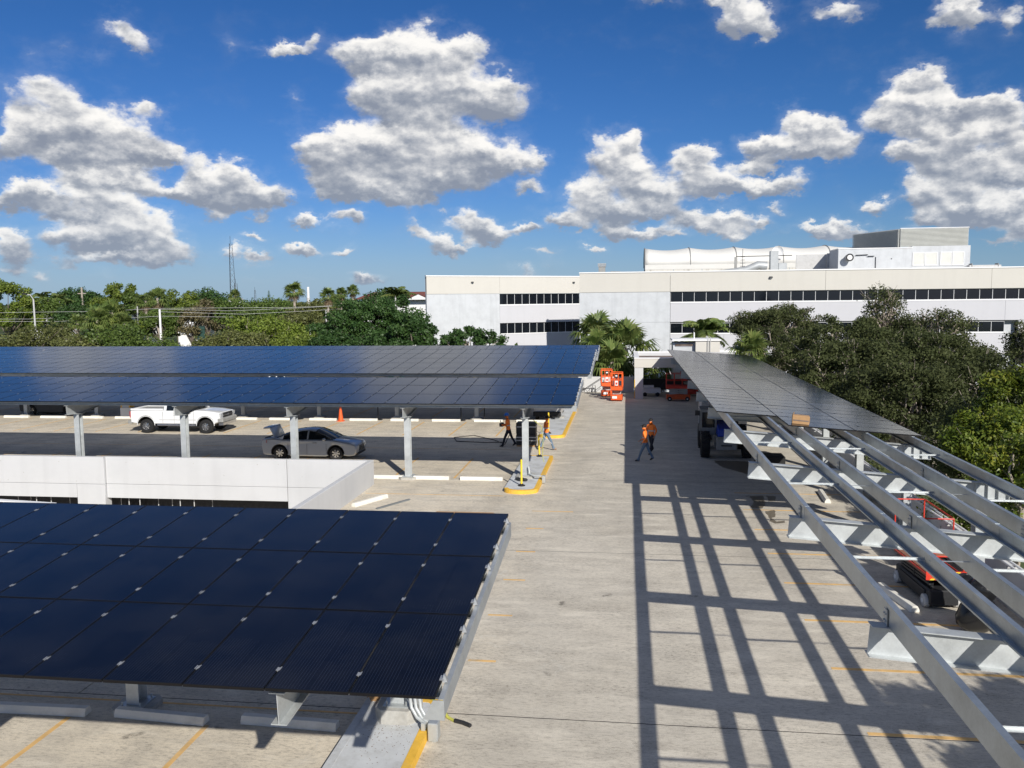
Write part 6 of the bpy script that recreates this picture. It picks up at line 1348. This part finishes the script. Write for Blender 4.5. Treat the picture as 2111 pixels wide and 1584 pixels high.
# --- live oaks behind and beside the right canopy: (px, py of the crown centre, Y, radii, leaves)
OAKS = [
 (1605, 672, 88, (4.4, 4.2, 2.2), 15000, 'dark live oak with its crown top left in front of the ribbon windows'),
 (1560, 738, 80, (4.6, 4.0, 2.8), 15000, 'dark live oak crown low behind the far end of the right canopy'),
 (1822, 645, 78, (1.7, 1.7, 2.4), 2600, 'slim live oak leader with the highest twiggy crown in front of the upper window band'),
 (1835, 705, 77, (4.0, 3.4, 2.4), 15000, 'live oak crown just below the highest twiggy leader'),
 (1935, 690, 74, (2.7, 2.6, 2.2), 4200, 'live oak with an open crown letting the white wall through at the right'),
 (1955, 755, 70, (3.4, 3.2, 2.4), 12000, 'live oak crown low at the right with dark gaps under the recessed windows'),
 (1735, 735, 68, (5.0, 4.5, 3.1), 26000, 'broad live oak in the middle of the oak group'),
 (1890, 775, 60, (4.2, 4.2, 3.2), 26000, 'dense live oak below the open crowned one'),
 (1750, 800, 54, (4.0, 3.4, 2.9), 24000, 'live oak close behind the edge of the right canopy'),
 (1860, 850, 46, (3.6, 3.3, 2.9), 28000, 'near live oak with pale bare twigs beside the canopy corner'),
 (1985, 835, 48, (3.6, 3.6, 2.9), 24000, 'shaded live oak behind the bright green tree'),
 (2060, 960, 34, (3.0, 3.0, 2.6), 20000, 'dark low live oak filling the space under the bright green leaves'),
 (2112, 715, 82, (1.5, 2.0, 2.4), 5000, 'dark rounded tree cut by the right frame edge in front of the recessed windows'),
]
for i, (px, py, Y, r3, n, lab) in enumerate(OAKS):
    p = at(px, py, Y); x = max(p.x, 10.4+r3[0]*.55)
    tree(lab, 'oak tree', x, p.y, p.z, r3, None, int(n*1.1), .062+.0005*Y, 'oak', nsub=int(46+r3[0]*13), sub_r=.80, name='oak_tree', seed=20+i, bark='barkp', group='live oaks', thick=.55, trunk=.24, nl=44, flat=.6)
# low mass under the oaks so nothing shows through at ground level
P = []
for k in range(60):
    x, y = rng.uniform(11, 40), rng.uniform(10, 96); P.append(np.column_stack([rng.normal(x, 1.6, 420), rng.normal(y, 1.6, 420), GZ+np.abs(rng.normal(1.2, 1.1, 420))]))
P = np.vstack(P); v, f = leaf_quads(P, rng.normal(size=P.shape)+np.array([0, 0, .8]), .16, .6); tag(link('undergrowth', np_mesh('undergrowth', v, f, LM['oak'])), 'dark undergrowth filling the ground beneath the oaks right of the deck', 'undergrowth', kind='stuff')
# --- bright green broadleaf tree with leaf whorls at the right edge
def whorl_tree(label, cx, cy, cz, R3, nw, seed, group=None, nsub=26, kind='bright', ll=.135, sr_=.85):
    g = np.random.default_rng(seed); t = thing('broadleaf_tree', label, 'tree', (cx, cy, GZ), 0, group); P, Nn, C_, sr = crown_points(R3, nsub, nw, sr_, seed=seed, thick=.6)
    Nn = Nn/np.linalg.norm(Nn, axis=1, keepdims=True); Nn[:, 2] = np.abs(Nn[:, 2])*.8+.25; Nn /= np.linalg.norm(Nn, axis=1, keepdims=True)
    K = 8; vs = []
    a = np.cross(Nn, g.normal(size=Nn.shape)); a /= np.linalg.norm(a, axis=1, keepdims=True); b = np.cross(Nn, a); P = P+np.array([0, 0, cz-GZ])
    for k in range(K):
        th = 2*math.pi*k/K+g.uniform(-.25, .25, len(P)); L_ = (ll*g.uniform(.7, 1.3, len(P)))[:, None]; d = a*np.cos(th)[:, None]+b*np.sin(th)[:, None]+Nn*g.uniform(-.7, .7, len(P))[:, None]+g.normal(size=P.shape)*.25; d /= np.linalg.norm(d, axis=1, keepdims=True); e = np.cross(Nn, d); dr = g.uniform(-.1, .55, len(P))[:, None]
        P_ = P+g.normal(size=P.shape)*.07; q0 = P_+d*.02; m1 = P_+d*L_*.5+e*L_*.25+Nn*L_*.10; m2 = P_+d*L_*.5-e*L_*.25+Nn*L_*.10; tip = P_+d*L_*1.1-Nn*L_*dr
        vs.append(np.stack([q0, m1, tip, m2], 1))
    v = np.concatenate(vs, 0).reshape(-1, 3); f = np.arange(len(v)).reshape(-1, 4)
    link('crown', np_mesh('crown', v, f, LM[kind]), t); b_ = MB(); limbs(b_, (0, 0, 0), C_+np.array([0, 0, cz-GZ]), sr, .13, cz-GZ-R3[2]*.8, 18, .3, seed); b_.build('trunk', M_['barkp'], t, smooth=True); return t
p = at(2045, 935, 30); whorl_tree('bright green tree with long glossy leaves right of the bare purlins', p.x+.3, 30, p.z-.1, (2.0, 1.8, 1.9), 3300, 3, nsub=24, sr_=.6)
p = at(2110, 850, 33); whorl_tree('taller bright green tree cut by the right frame edge above the purlins', p.x, 33, p.z, (1.4, 1.5, 1.9), 2200, 4, nsub=18, sr_=.6)
p = at(2095, 985, 26); whorl_tree('bright green shrub showing between the last two purlins', p.x+.2, 26, p.z, (1.3, 1.4, 1.1), 1000, 8, nsub=12, sr_=.5)
p = at(2010, 1075, 27); whorl_tree('yellowish green shrub behind the parapet pipes under the bare purlins', max(p.x, 10.6), 27, p.z-.3, (1.1, 2.6, .8), 900, 9, kind='lime')
whorl_tree('green tree standing right of the camera beyond the frame, its leaf shadow on the deck', 11.3, 7.2, 4.9, (1.8, 2.0, 1.7), 900, 12, ll=.2, nsub=14, sr_=.6)
whorl_tree('second green tree right of the deck beyond the frame edge', 13.6, 12.5, 1.6, (2.2, 2.8, 2.2), 1500, 13, ll=.2)
whorl_tree('third green tree hidden below the parapet at the right', 12.8, 19.5, .6, (1.8, 2.4, 1.6), 1200, 14, ll=.2)

# --- palms
def fan_palm_meshes(seed, nf=30, ndead=14, R_=1.0, thin=1.0):
    g = random.Random(seed); gv, gf, dv, df = [], [], [], []
    def fan(V, F, o, d, L_, droop, nl=18):
        d = Vector(d).normalized(); s = d.cross(Vector((0, 0, 1))); s = s.normalized() if s.length > .05 else Vector((1, 0, 0)); u = s.cross(d).normalized()
        o = Vector(o); h = o+d*L_*.75+Vector((0, 0, -droop*.25)); V2 = []
        # stalk
        b = len(V); V += [o-s*.02, o+s*.02, h+s*.015, h-s*.015]; F.append((b, b+1, b+2, b+3))
        for k in range(nl):
            a = R(-118+236*k/(nl-1)); q = (d*math.cos(a)+s*math.sin(a)); r = L_*(.9-.18*abs(a)/2)*g.uniform(.85, 1.1); w = .035*L_*thin+.02; sd = (s*math.cos(a)-d*math.sin(a))
            m = h+q*r*.55+u*.05*L_; e = h+q*r+Vector((0, 0, -droop*g.uniform(.3, .7)*L_)); b = len(V)
            V += [h-sd*w*.3, m-sd*w, e, m+sd*w]; F.append((b, b+1, b+2, b+3))
    for i in range(nf):
        el = R(g.uniform(-25, 80)); az = g.uniform(0, 6.283); fan(gv, gf, (0, 0, 0), (math.cos(az)*math.cos(el), math.sin(az)*math.cos(el), math.sin(el)), R_*g.uniform(.8, 1.1), .35+.5*(1-math.sin(max(el, 0))))
    for i in range(ndead):
        el = R(g.uniform(-75, -40)); az = g.uniform(0, 6.283); fan(dv, df, (0, 0, -.15), (math.cos(az)*math.cos(el), math.sin(az)*math.cos(el), math.sin(el)), R_*g.uniform(.6, .85), .7, 10)
    G = np_mesh('fronds', [tuple(v) for v in gv], gf, LM['palm']); D = np_mesh('dead_fronds', [tuple(v) for v in dv], df, LM['dead']) if ndead else None
    return G, D
FP = [fan_palm_meshes(s, 34, 14, 1.0) for s in (1, 2, 3)]
def fan_palm(label, x, y, ztop, s, trunk=.2, k=0, name='fan_palm', skirt=True, group=None, cat='palm tree'):
    t = thing(name, label, cat, (x, y, GZ), random.uniform(0, 6), group); G, D = FP[k % 3]; h = ztop-GZ
    link('fronds', G, t, (0, 0, h), (0, 0, 0), (s, s, s))
    if skirt: link('dead_fronds', D, t, (0, 0, h), (0, 0, 0), (s, s, s))
    b = MB(); b.tube([(0, 0, 0), (.1, 0, h*.5), (0, 0, h+.1)], trunk, 8, trunk*.75); b.build('trunk', M_['barkp'], t, smooth=True); return t
def at_palm(px, py, Y, s, label, k=0, trunk=.2, **kw): p = at(px, py, Y); return fan_palm(label, p.x, p.y, p.z, s, trunk, k, **kw)
at_palm(1228, 690, 92, 2.0, 'fan palm with the higher crown left of the white stucco wall base', 0, .22)
at_palm(1236, 722, 84, 1.7, 'fan palm with a low crown behind the far canopy corner', 1, .2)
at_palm(1288, 718, 78, 2.15, 'big fan palm in front of the white stucco wall beside the carport', 2, .24)
at_palm(1262, 748, 75.5, 1.6, 'lower fan palm right behind the orange lifts', 1, .24)
at_palm(1232, 752, 77, .9, 'palm trunk with brown hanging dead fronds at the far canopy corner', 2, .2)
at_palm(1350, 765, 80, 1.6, 'palm glimpsed through the opening of the carport', 0, .2)
at_palm(1548, 725, 70, 1.3, 'drooping light green palm between the canopy end and the oaks', 1, .18)
# feather palm in front of the windows
def feather_palm(label, x, y, z, s, seed=0, nf=15, group=None, tr=.16, k_up=1.0):
    g = random.Random(seed); t = thing('feather_palm', label, 'palm tree', (x, y, GZ), 0, group); V, F = [], []; h = z-GZ
    for i in range(nf):
        az = 2*math.pi*i/nf+g.uniform(-.2, .2); el = R(g.uniform(15, 80)) if i % 3 else R(g.uniform(60, 88)); L_ = s*g.uniform(.85, 1.15); dx, dy = math.cos(az), math.sin(az); pts = []
        for k in range(10): q = k/9; rr = L_*q*math.cos(el)*(1+.3*q)+.55*L_*q*q*math.sin(el)*.6; zz = L_*(q*math.sin(el)*1.2-q*q*(.55+.35*math.cos(el))); pts.append(Vector((dx*rr, dy*rr, zz)))
        for k in range(9):
            a, c = pts[k], pts[k+1]; d = (c-a).normalized(); sd = d.cross(Vector((0, 0, 1))); sd = sd.normalized() if sd.length > .05 else Vector((1, 0, 0)); wl = L_*.30*math.sin(math.pi*min(.97, (k+1)/10.5))**.6
            for j in range(4):
                o = a.lerp(c, j/4)
                for sg in (-1, 1):
                    e = o+sd*sg*wl+d*wl*.55+Vector((0, 0, -wl*g.uniform(.25, .7))); m = o.lerp(e, .5)+Vector((0, 0, wl*.1)); w = d*.035*s; b = len(V); V += [o-w, m-w*1.3, e, m+w*1.3]; F.append((b, b+1, b+2, b+3))
    link('fronds', np_mesh('fronds', [tuple(v) for v in V], F, LM['palm']), t, (0, 0, h))
    b = MB(); b.tube([(0, 0, 0), (0, 0, h+.2)], tr, 8, tr*.7); b.build('trunk', M_['lgrey'], t, smooth=True); return t
p = at(1452, 690, 98); feather_palm('feather palm with an upright spear in front of the lower ribbon windows', p.x, 98, p.z, 3.2, 3, 17)
# --- frangipani shrub in front of the office wing
p = at(970, 712, 96); tree('round frangipani tree with clustered glossy leaves in front of the office wing', 'frangipani tree', p.x, 96, p.z-.2, (4.4, 3.0, 2.2), None, 9000, .17, 'dark', nsub=70, sub_r=.62, name='frangipani_tree', seed=77, bark='barkp', thick=.9, trunk=.2, nl=30)
p = at(1135, 722, 100); feather_palm('small palm in the shade at the foot of the office wing', p.x, 100, p.z-.6, 1.6, 9, 11)

# --- trees left of the office, near row (Y about 80-110)
L1 = [ # px, py centre, Y, radii, n leaves, kind, label, extra
 (762, 668, 100, (7.0, 5.0, 4.0), 42000, 'dark', 'large dark green spreading tree touching the left edge of the office wing', dict(flat=.45, nsub=150, sub_r=1.25, name='spreading_tree')),
 (700, 702, 90, (3.4, 3, 1.6), 9000, 'dark', 'low dark shrub at the foot of the large spreading tree, left part', dict()),
 (800, 705, 91, (3.6, 3, 1.6), 9000, 'dark', 'low dark shrub at the foot of the large spreading tree, right part', dict()),
 (610, 702, 90, (2.6, 3, 1.3), 7000, 'lime', 'low yellow green shrub between the forking tree and the spreading tree', dict()),
 (850, 690, 92, (2.6, 2.6, 2.9), 9000, 'dark', 'narrow dark tree between the large spreading tree and the office wing', dict()),
 (545, 690, 96, (5.0, 4.0, 3.4), 17000, 'lime', 'yellow green tree with pale forking branches behind the middle of the canopy', dict(bark='barkp', thick=.7, nl=34, trunk=.26)),
 (480, 700, 88, (4.6, 3.0, 1.5), 11000, 'olive', 'low dark green hedge-like tree along the far canopy edge, left of the forking tree', dict()),
 (255, 700, 86, (5.6, 3.0, 1.7), 16000, 'mid', 'broad mid green shrub row along the far canopy edge', dict()),
 (60, 705, 88, (6.4, 3.5, 2.8), 17000, 'olive', 'grey olive tree at the left edge just above the far canopy', dict()),
 (150, 700, 84, (2.4, 2.0, 1.0), 3500, 'olive', 'soft pale olive shrub left of the mid green shrub row', dict()),
 (395, 665, 104, (1.5, 1.5, 3.0), 2600, 'brown', 'thin brownish cypress in front of the small white house wall', dict(thick=.9)),
 (425, 650, 112, (1.4, 1.4, 3.4), 2600, 'brown', 'second thin brownish cypress right of the first', dict(thick=.9)),
 (620, 665, 118, (4.0, 3.0, 2.4), 7000, 'olive', 'olive coloured tree behind the forking tree', dict()),
 (170, 660, 112, (4.6, 3.5, 3.2), 9000, 'dark', 'dark tree with yellow green low branches in the left middle ground', dict()),
 (330, 668, 108, (3.6, 3.0, 2.6), 7000, 'mid', 'mid green tree around the white utility pole foot', dict()),
 (15, 632, 126, (4.8, 4.0, 5.4), 14000, 'lime', 'tall bright green tree at the left frame edge', dict()),
 (100, 645, 138, (5.5, 4, 3.6), 9000, 'mid', 'green tree right of the tall bright one', dict()),
 (245, 622, 135, (4.2, 3.5, 3.8), 8000, 'lime', 'tall pale green tree with round leaf tufts rising over the treeline', dict(thick=.8, nsub=46, sub_r=.9)),
 (290, 632, 132, (3.8, 3.5, 3.2), 8000, 'mid', 'green tree right of the tufted one', dict()),
 (365, 632, 150, (4.6, 4, 3.6), 7000, 'lime', 'yellowish conical tree right of the tall palm', dict()),
 (470, 640, 150, (7, 4, 3.2), 10000, 'mid', 'fresh green tree behind the power lines', dict()),
 (430, 622, 190, (6, 4, 3.4), 7000, 'dark', 'dark tree near the horizon left of the radio mast', dict()),
 (160, 612, 230, (8, 5, 3.6), 6000, 'dark', 'dark domed tree on the horizon at the left', dict()),
 (560, 632, 190, (8, 5, 3.0), 8000, 'mid', 'broad green tree below the mast and the lone palm', dict()),
 (660, 640, 160, (5, 4, 3.0), 7000, 'olive', 'greyish tree under the pair of palms', dict()),
 (700, 628, 175, (5, 4, 2.4), 6000, 'mid', 'green tree left of the red roofed house', dict()),
 (800, 618, 130, (4, 3, 2.2), 5000, 'dark', 'dark treetop in front of the red roofed house', dict()),
 (240, 668, 100, (3.0, 2.4, 1.8), 5000, 'lime', 'yellow green shrub below the fan palms at the left', dict()),
 (130, 628, 160, (4.0, 3, 2.8), 5000, 'dark', 'dark feathery tree right of the street lamp', dict()),
 (205, 640, 150, (4.0, 3, 3.0), 5000, 'mid', 'green tree left of the tufted pale one', dict()),
]
for i, (px, py, Y, r3, n, kind, lab, kw) in enumerate(L1):
    p = at(px, py, Y); kw = dict(kw); ns = kw.pop('nsub', int(18+r3[0]*5)); sr = kw.pop('sub_r', max(.8, r3[0]*.24)); nm = kw.pop('name', 'tree')
    p.z -= sr*(.75 if Y < 300 else .3); tree(lab, 'tree', p.x, p.y, p.z, r3, None, n, .0012*Y+.03, kind, nsub=ns, sub_r=sr, name=nm, seed=100+i, **kw)
# fan palms of the left side
for i, (px, py, Y, s, lab) in enumerate([(200, 655, 98, 2.4, 'light green fan palm clump, left one of three at the left'), (232, 642, 100, 2.6, 'light green fan palm clump, middle one of three at the left'), (258, 662, 97, 1.9, 'light green fan palm clump, right one of three at the left'), (160, 662, 99, 1.7, 'dim low fan palm left of the light green clump')]): at_palm(px, py+4, Y, s*.55, lab, i, skirt=False, group='fan palm clump at the left')
for i, (px, py, Y, s, tk, lab) in enumerate([(606, 600, 150, 2.3, .28, 'tallest lone fan palm standing over the horizon right of the masts'), (676, 610, 140, 1.9, .24, 'left fan palm of the group of three near the red roof'), (703, 606, 150, 1.7, .24, 'middle fan palm of the group of three near the red roof'), (727, 600, 150, 1.5, .22, 'right fan palm of the group of three near the red roof'), (484, 610, 170, 1.8, .24, 'fan palm right at the foot of the tall radio mast'), (324, 616, 118, 2.2, .24, 'tall fan palm crown just above the white utility pole'), (300, 622, 122, 1.8, .22, 'fan palm left of the one above the utility pole')]): at_palm(px, py, Y, s*.62, lab, i, tk, group='tall fan palms on the skyline')
for i, (px, py, Y, s, lab) in enumerate([(88, 617, 150, 2.3, 'dark feather palm right of the street lamp'), (122, 619, 155, 2.2, 'dark feather palm second from the street lamp'), (815, 612, 120, 2.4, 'feather palm in front of the red roof')]):
    p = at(px, py, Y); feather_palm(lab, p.x, p.y, p.z, s, i+20, 13)
# far wood to the horizon: tree tops nobody could count
P, Nn = [], []
for k in range(900):
    Y = 200*math.exp(rng.uniform(0, 2.25)); x = rng.uniform(-.82, .22)*Y; top = 7.7-GZ; r = rng.uniform(3, 6.5)*(1+Y/900)
    zc = GZ+rng.uniform(6.5, 10.6)+(1.6 if rng.uniform() < .12 else 0); n = int(150*(1 if Y < 500 else .6))
    d = rng.normal(size=(n, 3)); d /= np.linalg.norm(d, axis=1, keepdims=True); d[:, 2] = np.abs(d[:, 2])*1.1-.1; P.append(np.array([x, Y, zc])+d*np.array([r, r, 3.2])*rng.uniform(.75, 1.05, (n, 1))); Nn.append(d+rng.normal(size=d.shape)*.5)
P = np.vstack(P); Nn = np.vstack(Nn); sz = P[:, 1]*.0022+.15; v, f = leaf_quads(P, Nn, 1.0, .7); c = np.repeat(P, 4, 0); v = c+(v-c)*np.repeat(sz, 4)[:, None]
tag(link('far_wood', np_mesh('far_wood', v, f, LM['far'])), 'far mass of green treetops reaching to the horizon left of the office', 'woodland', kind='stuff')
P = []
for k in range(1500):
    Y = rng.uniform(78, 210); x = rng.uniform(-.85, -.03)*Y
    if x > -27 and Y > 104 and x > -.1*Y: continue
    P.append(np.column_stack([rng.normal(x, 1.7, 60), rng.normal(Y, 1.7, 60), GZ+np.abs(rng.normal(2.4, 1.8, 60))]))
P = np.vstack(P); v, f = leaf_quads(P, rng.normal(size=P.shape)+np.array([0, 0, .8]), .30, .6); tag(link('undergrowth', np_mesh('undergrowth', v, f, LM['mid'])), 'green undergrowth between the trees beyond the deck at the left', 'undergrowth', kind='stuff')

# ================================================================ things in the distance
def mast(px, pyt, pyb, Y, label, w=1.2, ant=True):
    p = at(px, pyt, Y); zb = GZ; t = thing('radio_mast', label, 'radio mast', (p.x, Y, zb), R(20)); H = p.z-zb; b = MB(); n = int(H/2.2)
    leg = [(w*math.cos(a), w*math.sin(a)) for a in (0, 2.094, 4.189)]
    for x, y in leg: b.tube([(x, y, 0), (x*.35, y*.35, H*.93)], .10, 5, .06)
    for k in range(n):
        z0, z1 = H*.93*k/n, H*.93*(k+1)/n; s0, s1 = 1-.65*k/n, 1-.65*(k+1)/n
        for i in range(3): a, c = leg[i], leg[(i+1) % 3]; b.tube([(a[0]*s0, a[1]*s0, z0), (c[0]*s1, c[1]*s1, z1)], .05, 4)
    b.tube([(0, 0, H*.92), (0, 0, H)], .06, 5); b.build('lattice', M_['steel_d'], t)
    if ant:
        for zz in (.28, .34, .22):
            b = MB()
            for k in range(6): a = k*1.047; b.box(math.cos(a)*2.2-.2, math.cos(a)*2.2+.2, math.sin(a)*2.2-.2, math.sin(a)*2.2+.2, H*zz, H*zz+1.6); b.bar((0, 0, H*zz+.8), (math.cos(a)*2.2, math.sin(a)*2.2, H*zz+.8), .08)
            b.build('antenna', M_['lgrey'], t)
    return t
mast(474, 487, 610, 300, 'tall thin dark lattice radio mast standing over the treeline', 1.8, True)
mast(485, 575, 612, 300, 'shorter lattice mast with antennas right beside the tall one', 1.6, True)
mast(525, 592, 612, 420, 'tiny dark mast right of the two radio masts', 1.0, False)
p = at(635, 592, 320); t = thing('mono_pole', 'thin white pole antenna on the horizon right of the lone palm', 'antenna pole', (p.x, 320, GZ)); b = MB(); b.cyl((0, 0, 0), .55, p.z-GZ, 10, .45); b.build('pole', M_['trim'], t); b = MB(); b.cyl((0, 0, p.z-GZ-7), .65, 3, 10); b.build('band', M_['lgrey'], t)
p = at(554, 598, 330); t = thing('norfolk_pine', 'small dark pointed pine on the horizon', 'pine tree', (p.x, 330, GZ)); b = MB(); H = p.z-GZ; b.tube([(0, 0, 0), (0, 0, H)], .3, 6, .05); b.build('trunk', M_['bark'], t)
V_, F_ = [], []
for k in range(22):
    z = H*(.35+.65*k/22); r = 3.6*(1-k/22)+.3
    for j in range(9): a = j*.698+k*.3; q = len(V_); V_ += [(0, 0, z+.3), (math.cos(a-.3)*r*.7, math.sin(a-.3)*r*.7, z), (math.cos(a)*r, math.sin(a)*r, z-.2), (math.cos(a+.3)*r*.7, math.sin(a+.3)*r*.7, z)]; F_.append((q, q+1, q+2, q+3))
link('crown', np_mesh('crown', V_, F_, LM['dark']), t)
# street lamp, utility poles, wires
p = at(72, 657, 120); q = at(60, 607, 120); t = thing('street_lamp', 'tall grey street lamp with a leaning arm at the left', 'street lamp', (p.x, 120, GZ)); b = MB(); zt = at(68, 618, 120).z-GZ; b.tube([(0, 0, 0), (-.05, 0, zt)], .16, 8, .12); b.build('pole', M_['lgrey'], t); b = MB(); b.tube([(-.05, 0, zt), (-.3, -.3, zt+.7), (q.x-p.x, -.8, q.z-GZ)], .08, 6); b.build('arm', M_['lgrey'], t); b = MB(); b.bev(q.x-p.x-.5, q.x-p.x+.2, -1.0, -.6, q.z-GZ-.05, q.z-GZ+.15, .05); b.build('lamp_head', M_['dark'], t)
def upole(px, pt, pb, Y, r, label, mat='trim', arm=False):
    p = at(px, pt, Y); t = thing('utility_pole', label, 'utility pole', (p.x, Y, GZ)); H = p.z-GZ; b = MB(); b.cyl((0, 0, 0), r, H, 8, r*.7); b.build('pole', M_[mat], t)
    if arm: b = MB(); b.box(-1.1, 1.1, -.08, .08, H-1.6, H-1.4); b.build('crossarm', M_[mat], t)
    return p
a1 = upole(329, 638, 681, 100, .17, 'pale concrete utility pole with peeled white sides under the tall fan palm', 'trim')
upole(168, 593, 622, 200, .30, 'brown utility pole with crossarm on the horizon at the left', 'barkp', True); upole(148, 627, 640, 170, .16, 'small pale lamp pole in the trees at the left', 'trim'); upole(283, 632, 650, 125, .14, 'thin grey pole left of the white utility pole', 'lgrey'); upole(672, 640, 660, 140, .16, 'thin pole under the pair of skyline palms', 'lgrey')
for i, (pts, Y, lab) in enumerate([(((-60, 646), (60, 644), (210, 642), (330, 636), (600, 634), (760, 628)), 103, 'upper pale power line crossing the trees'), (((-60, 658), (60, 658), (110, 656)), 104, 'lower power line at the left edge'), (((330, 638), (480, 641), (640, 634), (700, 630)), 101, 'power line starting from the white utility pole'), (((330, 643), (500, 648), (640, 641), (700, 637)), 100.6, 'second power line below the first at the utility pole'), (((0, 663), (120, 663), (330, 652), (480, 654)), 102, 'lowest power line in front of the trees')]):
    b = MB(); b.tube([at(x, y, Y) for x, y in pts], .02, 4); o = b.build('power_line', M_['lgrey'], smooth=True); tag(o, lab, 'power line', 'power lines at the left')
# red roofed house, little white house fragments
p = at(815, 606, 175); hs = thing('house', 'long house with red brown gabled roof beyond the trees left of the office', 'house', (p.x, 175, GZ), R(-4))
def hz(py): return at(815, py, 175).z-GZ
b = MB(); b.box(-7.5, 9, 0, 9, 0, hz(617)); b.build('wall', M_['trim'], hs)
b = MB(); b.add([(-9,-.8,hz(617)),(9.5,-.8,hz(617)),(9.5,9.8,hz(617)),(-9,9.8,hz(617)),(-6.5,4.5,hz(601.5)),(9.5,4.5,hz(602))], [(0,1,5,4),(2,3,4,5),(1,2,5),(3,0,4),(3,2,1,0)]); b.build('roof', M_['roofred'], hs)
for x in (-2.4, 5.4):
    b = MB(); b.add([(x-2.6,-1.6,hz(618)),(x+2.6,-1.6,hz(618)),(x,-1.6,hz(607)),(x,4.4,hz(606)),(x-2.6,3,hz(618)),(x+2.6,3,hz(618))], [(1,5,3,2),(0,2,3,4)]); b.build('gable_roof', M_['roofred'], hs)
    b = MB(); b.prism([(x-2.4, hz(618.5)), (x+2.4, hz(618.5)), (x, hz(608))], -1.55, -1.3, 'y'); b.build('gable', M_['trim'], hs)
q0, q1 = at(368, 698, 116), at(393, 650, 116); t = thing('small_house', 'small white wall of a house showing through the thin cypresses', 'house', (q0.x, 116, GZ)); b = MB(); b.box(0, q1.x-q0.x, 0, 4, 0, at(380, 668, 116).z-GZ); b.build('wall', M_['trim'], t); b = MB(); b.box(.3, q1.x-q0.x-.5, 1, 4, at(380, 668, 116).z-GZ, at(380, 655, 116).z-GZ); b.build('upper_wall', M_['trim'], t); b = MB(); b.box(.2, .9, -.02, 0, 5, 6.2); b.box(1.0, 1.5, -.02, 0, 2.4, 3.6); b.build('window', M_['glassd'], t)
for px, py, w, Y, lab in ((395, 636, 2.2, 150, 'white roof fragment behind the skyline cypress'), (278, 632, 1.6, 142, 'pale house fragment between the trees left of the utility pole'), (480, 618, 1.4, 240, 'tiny white house on the horizon below the masts'), (95, 641, 3.6, 150, 'long pale low roof in the trees at the left')):
    p = at(px, py, Y); t = thing('small_house', lab, 'house', (p.x, Y, GZ)); b = MB(); b.box(-w, w, 0, 4, 0, p.z-GZ); b.build('wall', M_['trim'], t); b = MB(); b.prism([(-w-.3, p.z-GZ), (w+.3, p.z-GZ), (0, p.z-GZ+.7)], -.2, 4.2, 'y'); b.build('roof', M_['lgrey'], t)
q = at(408, 682, 104); t = thing('screen_sign', 'dark green screened panel in the trees right of the cypresses', 'screen', (q.x, 104, GZ)); b = MB(); b.box(-.6, .9, 0, .1, q.z-GZ-1.0, q.z-GZ+.6); b.build('panel', simple('green_screen', (.02, .06, .05), .8), t); b = MB(); b.box(-.55, -.45, .1, .2, 0, q.z-GZ); b.box(.7, .8, .1, .2, 0, q.z-GZ); b.build('post', M_['lgrey'], t)
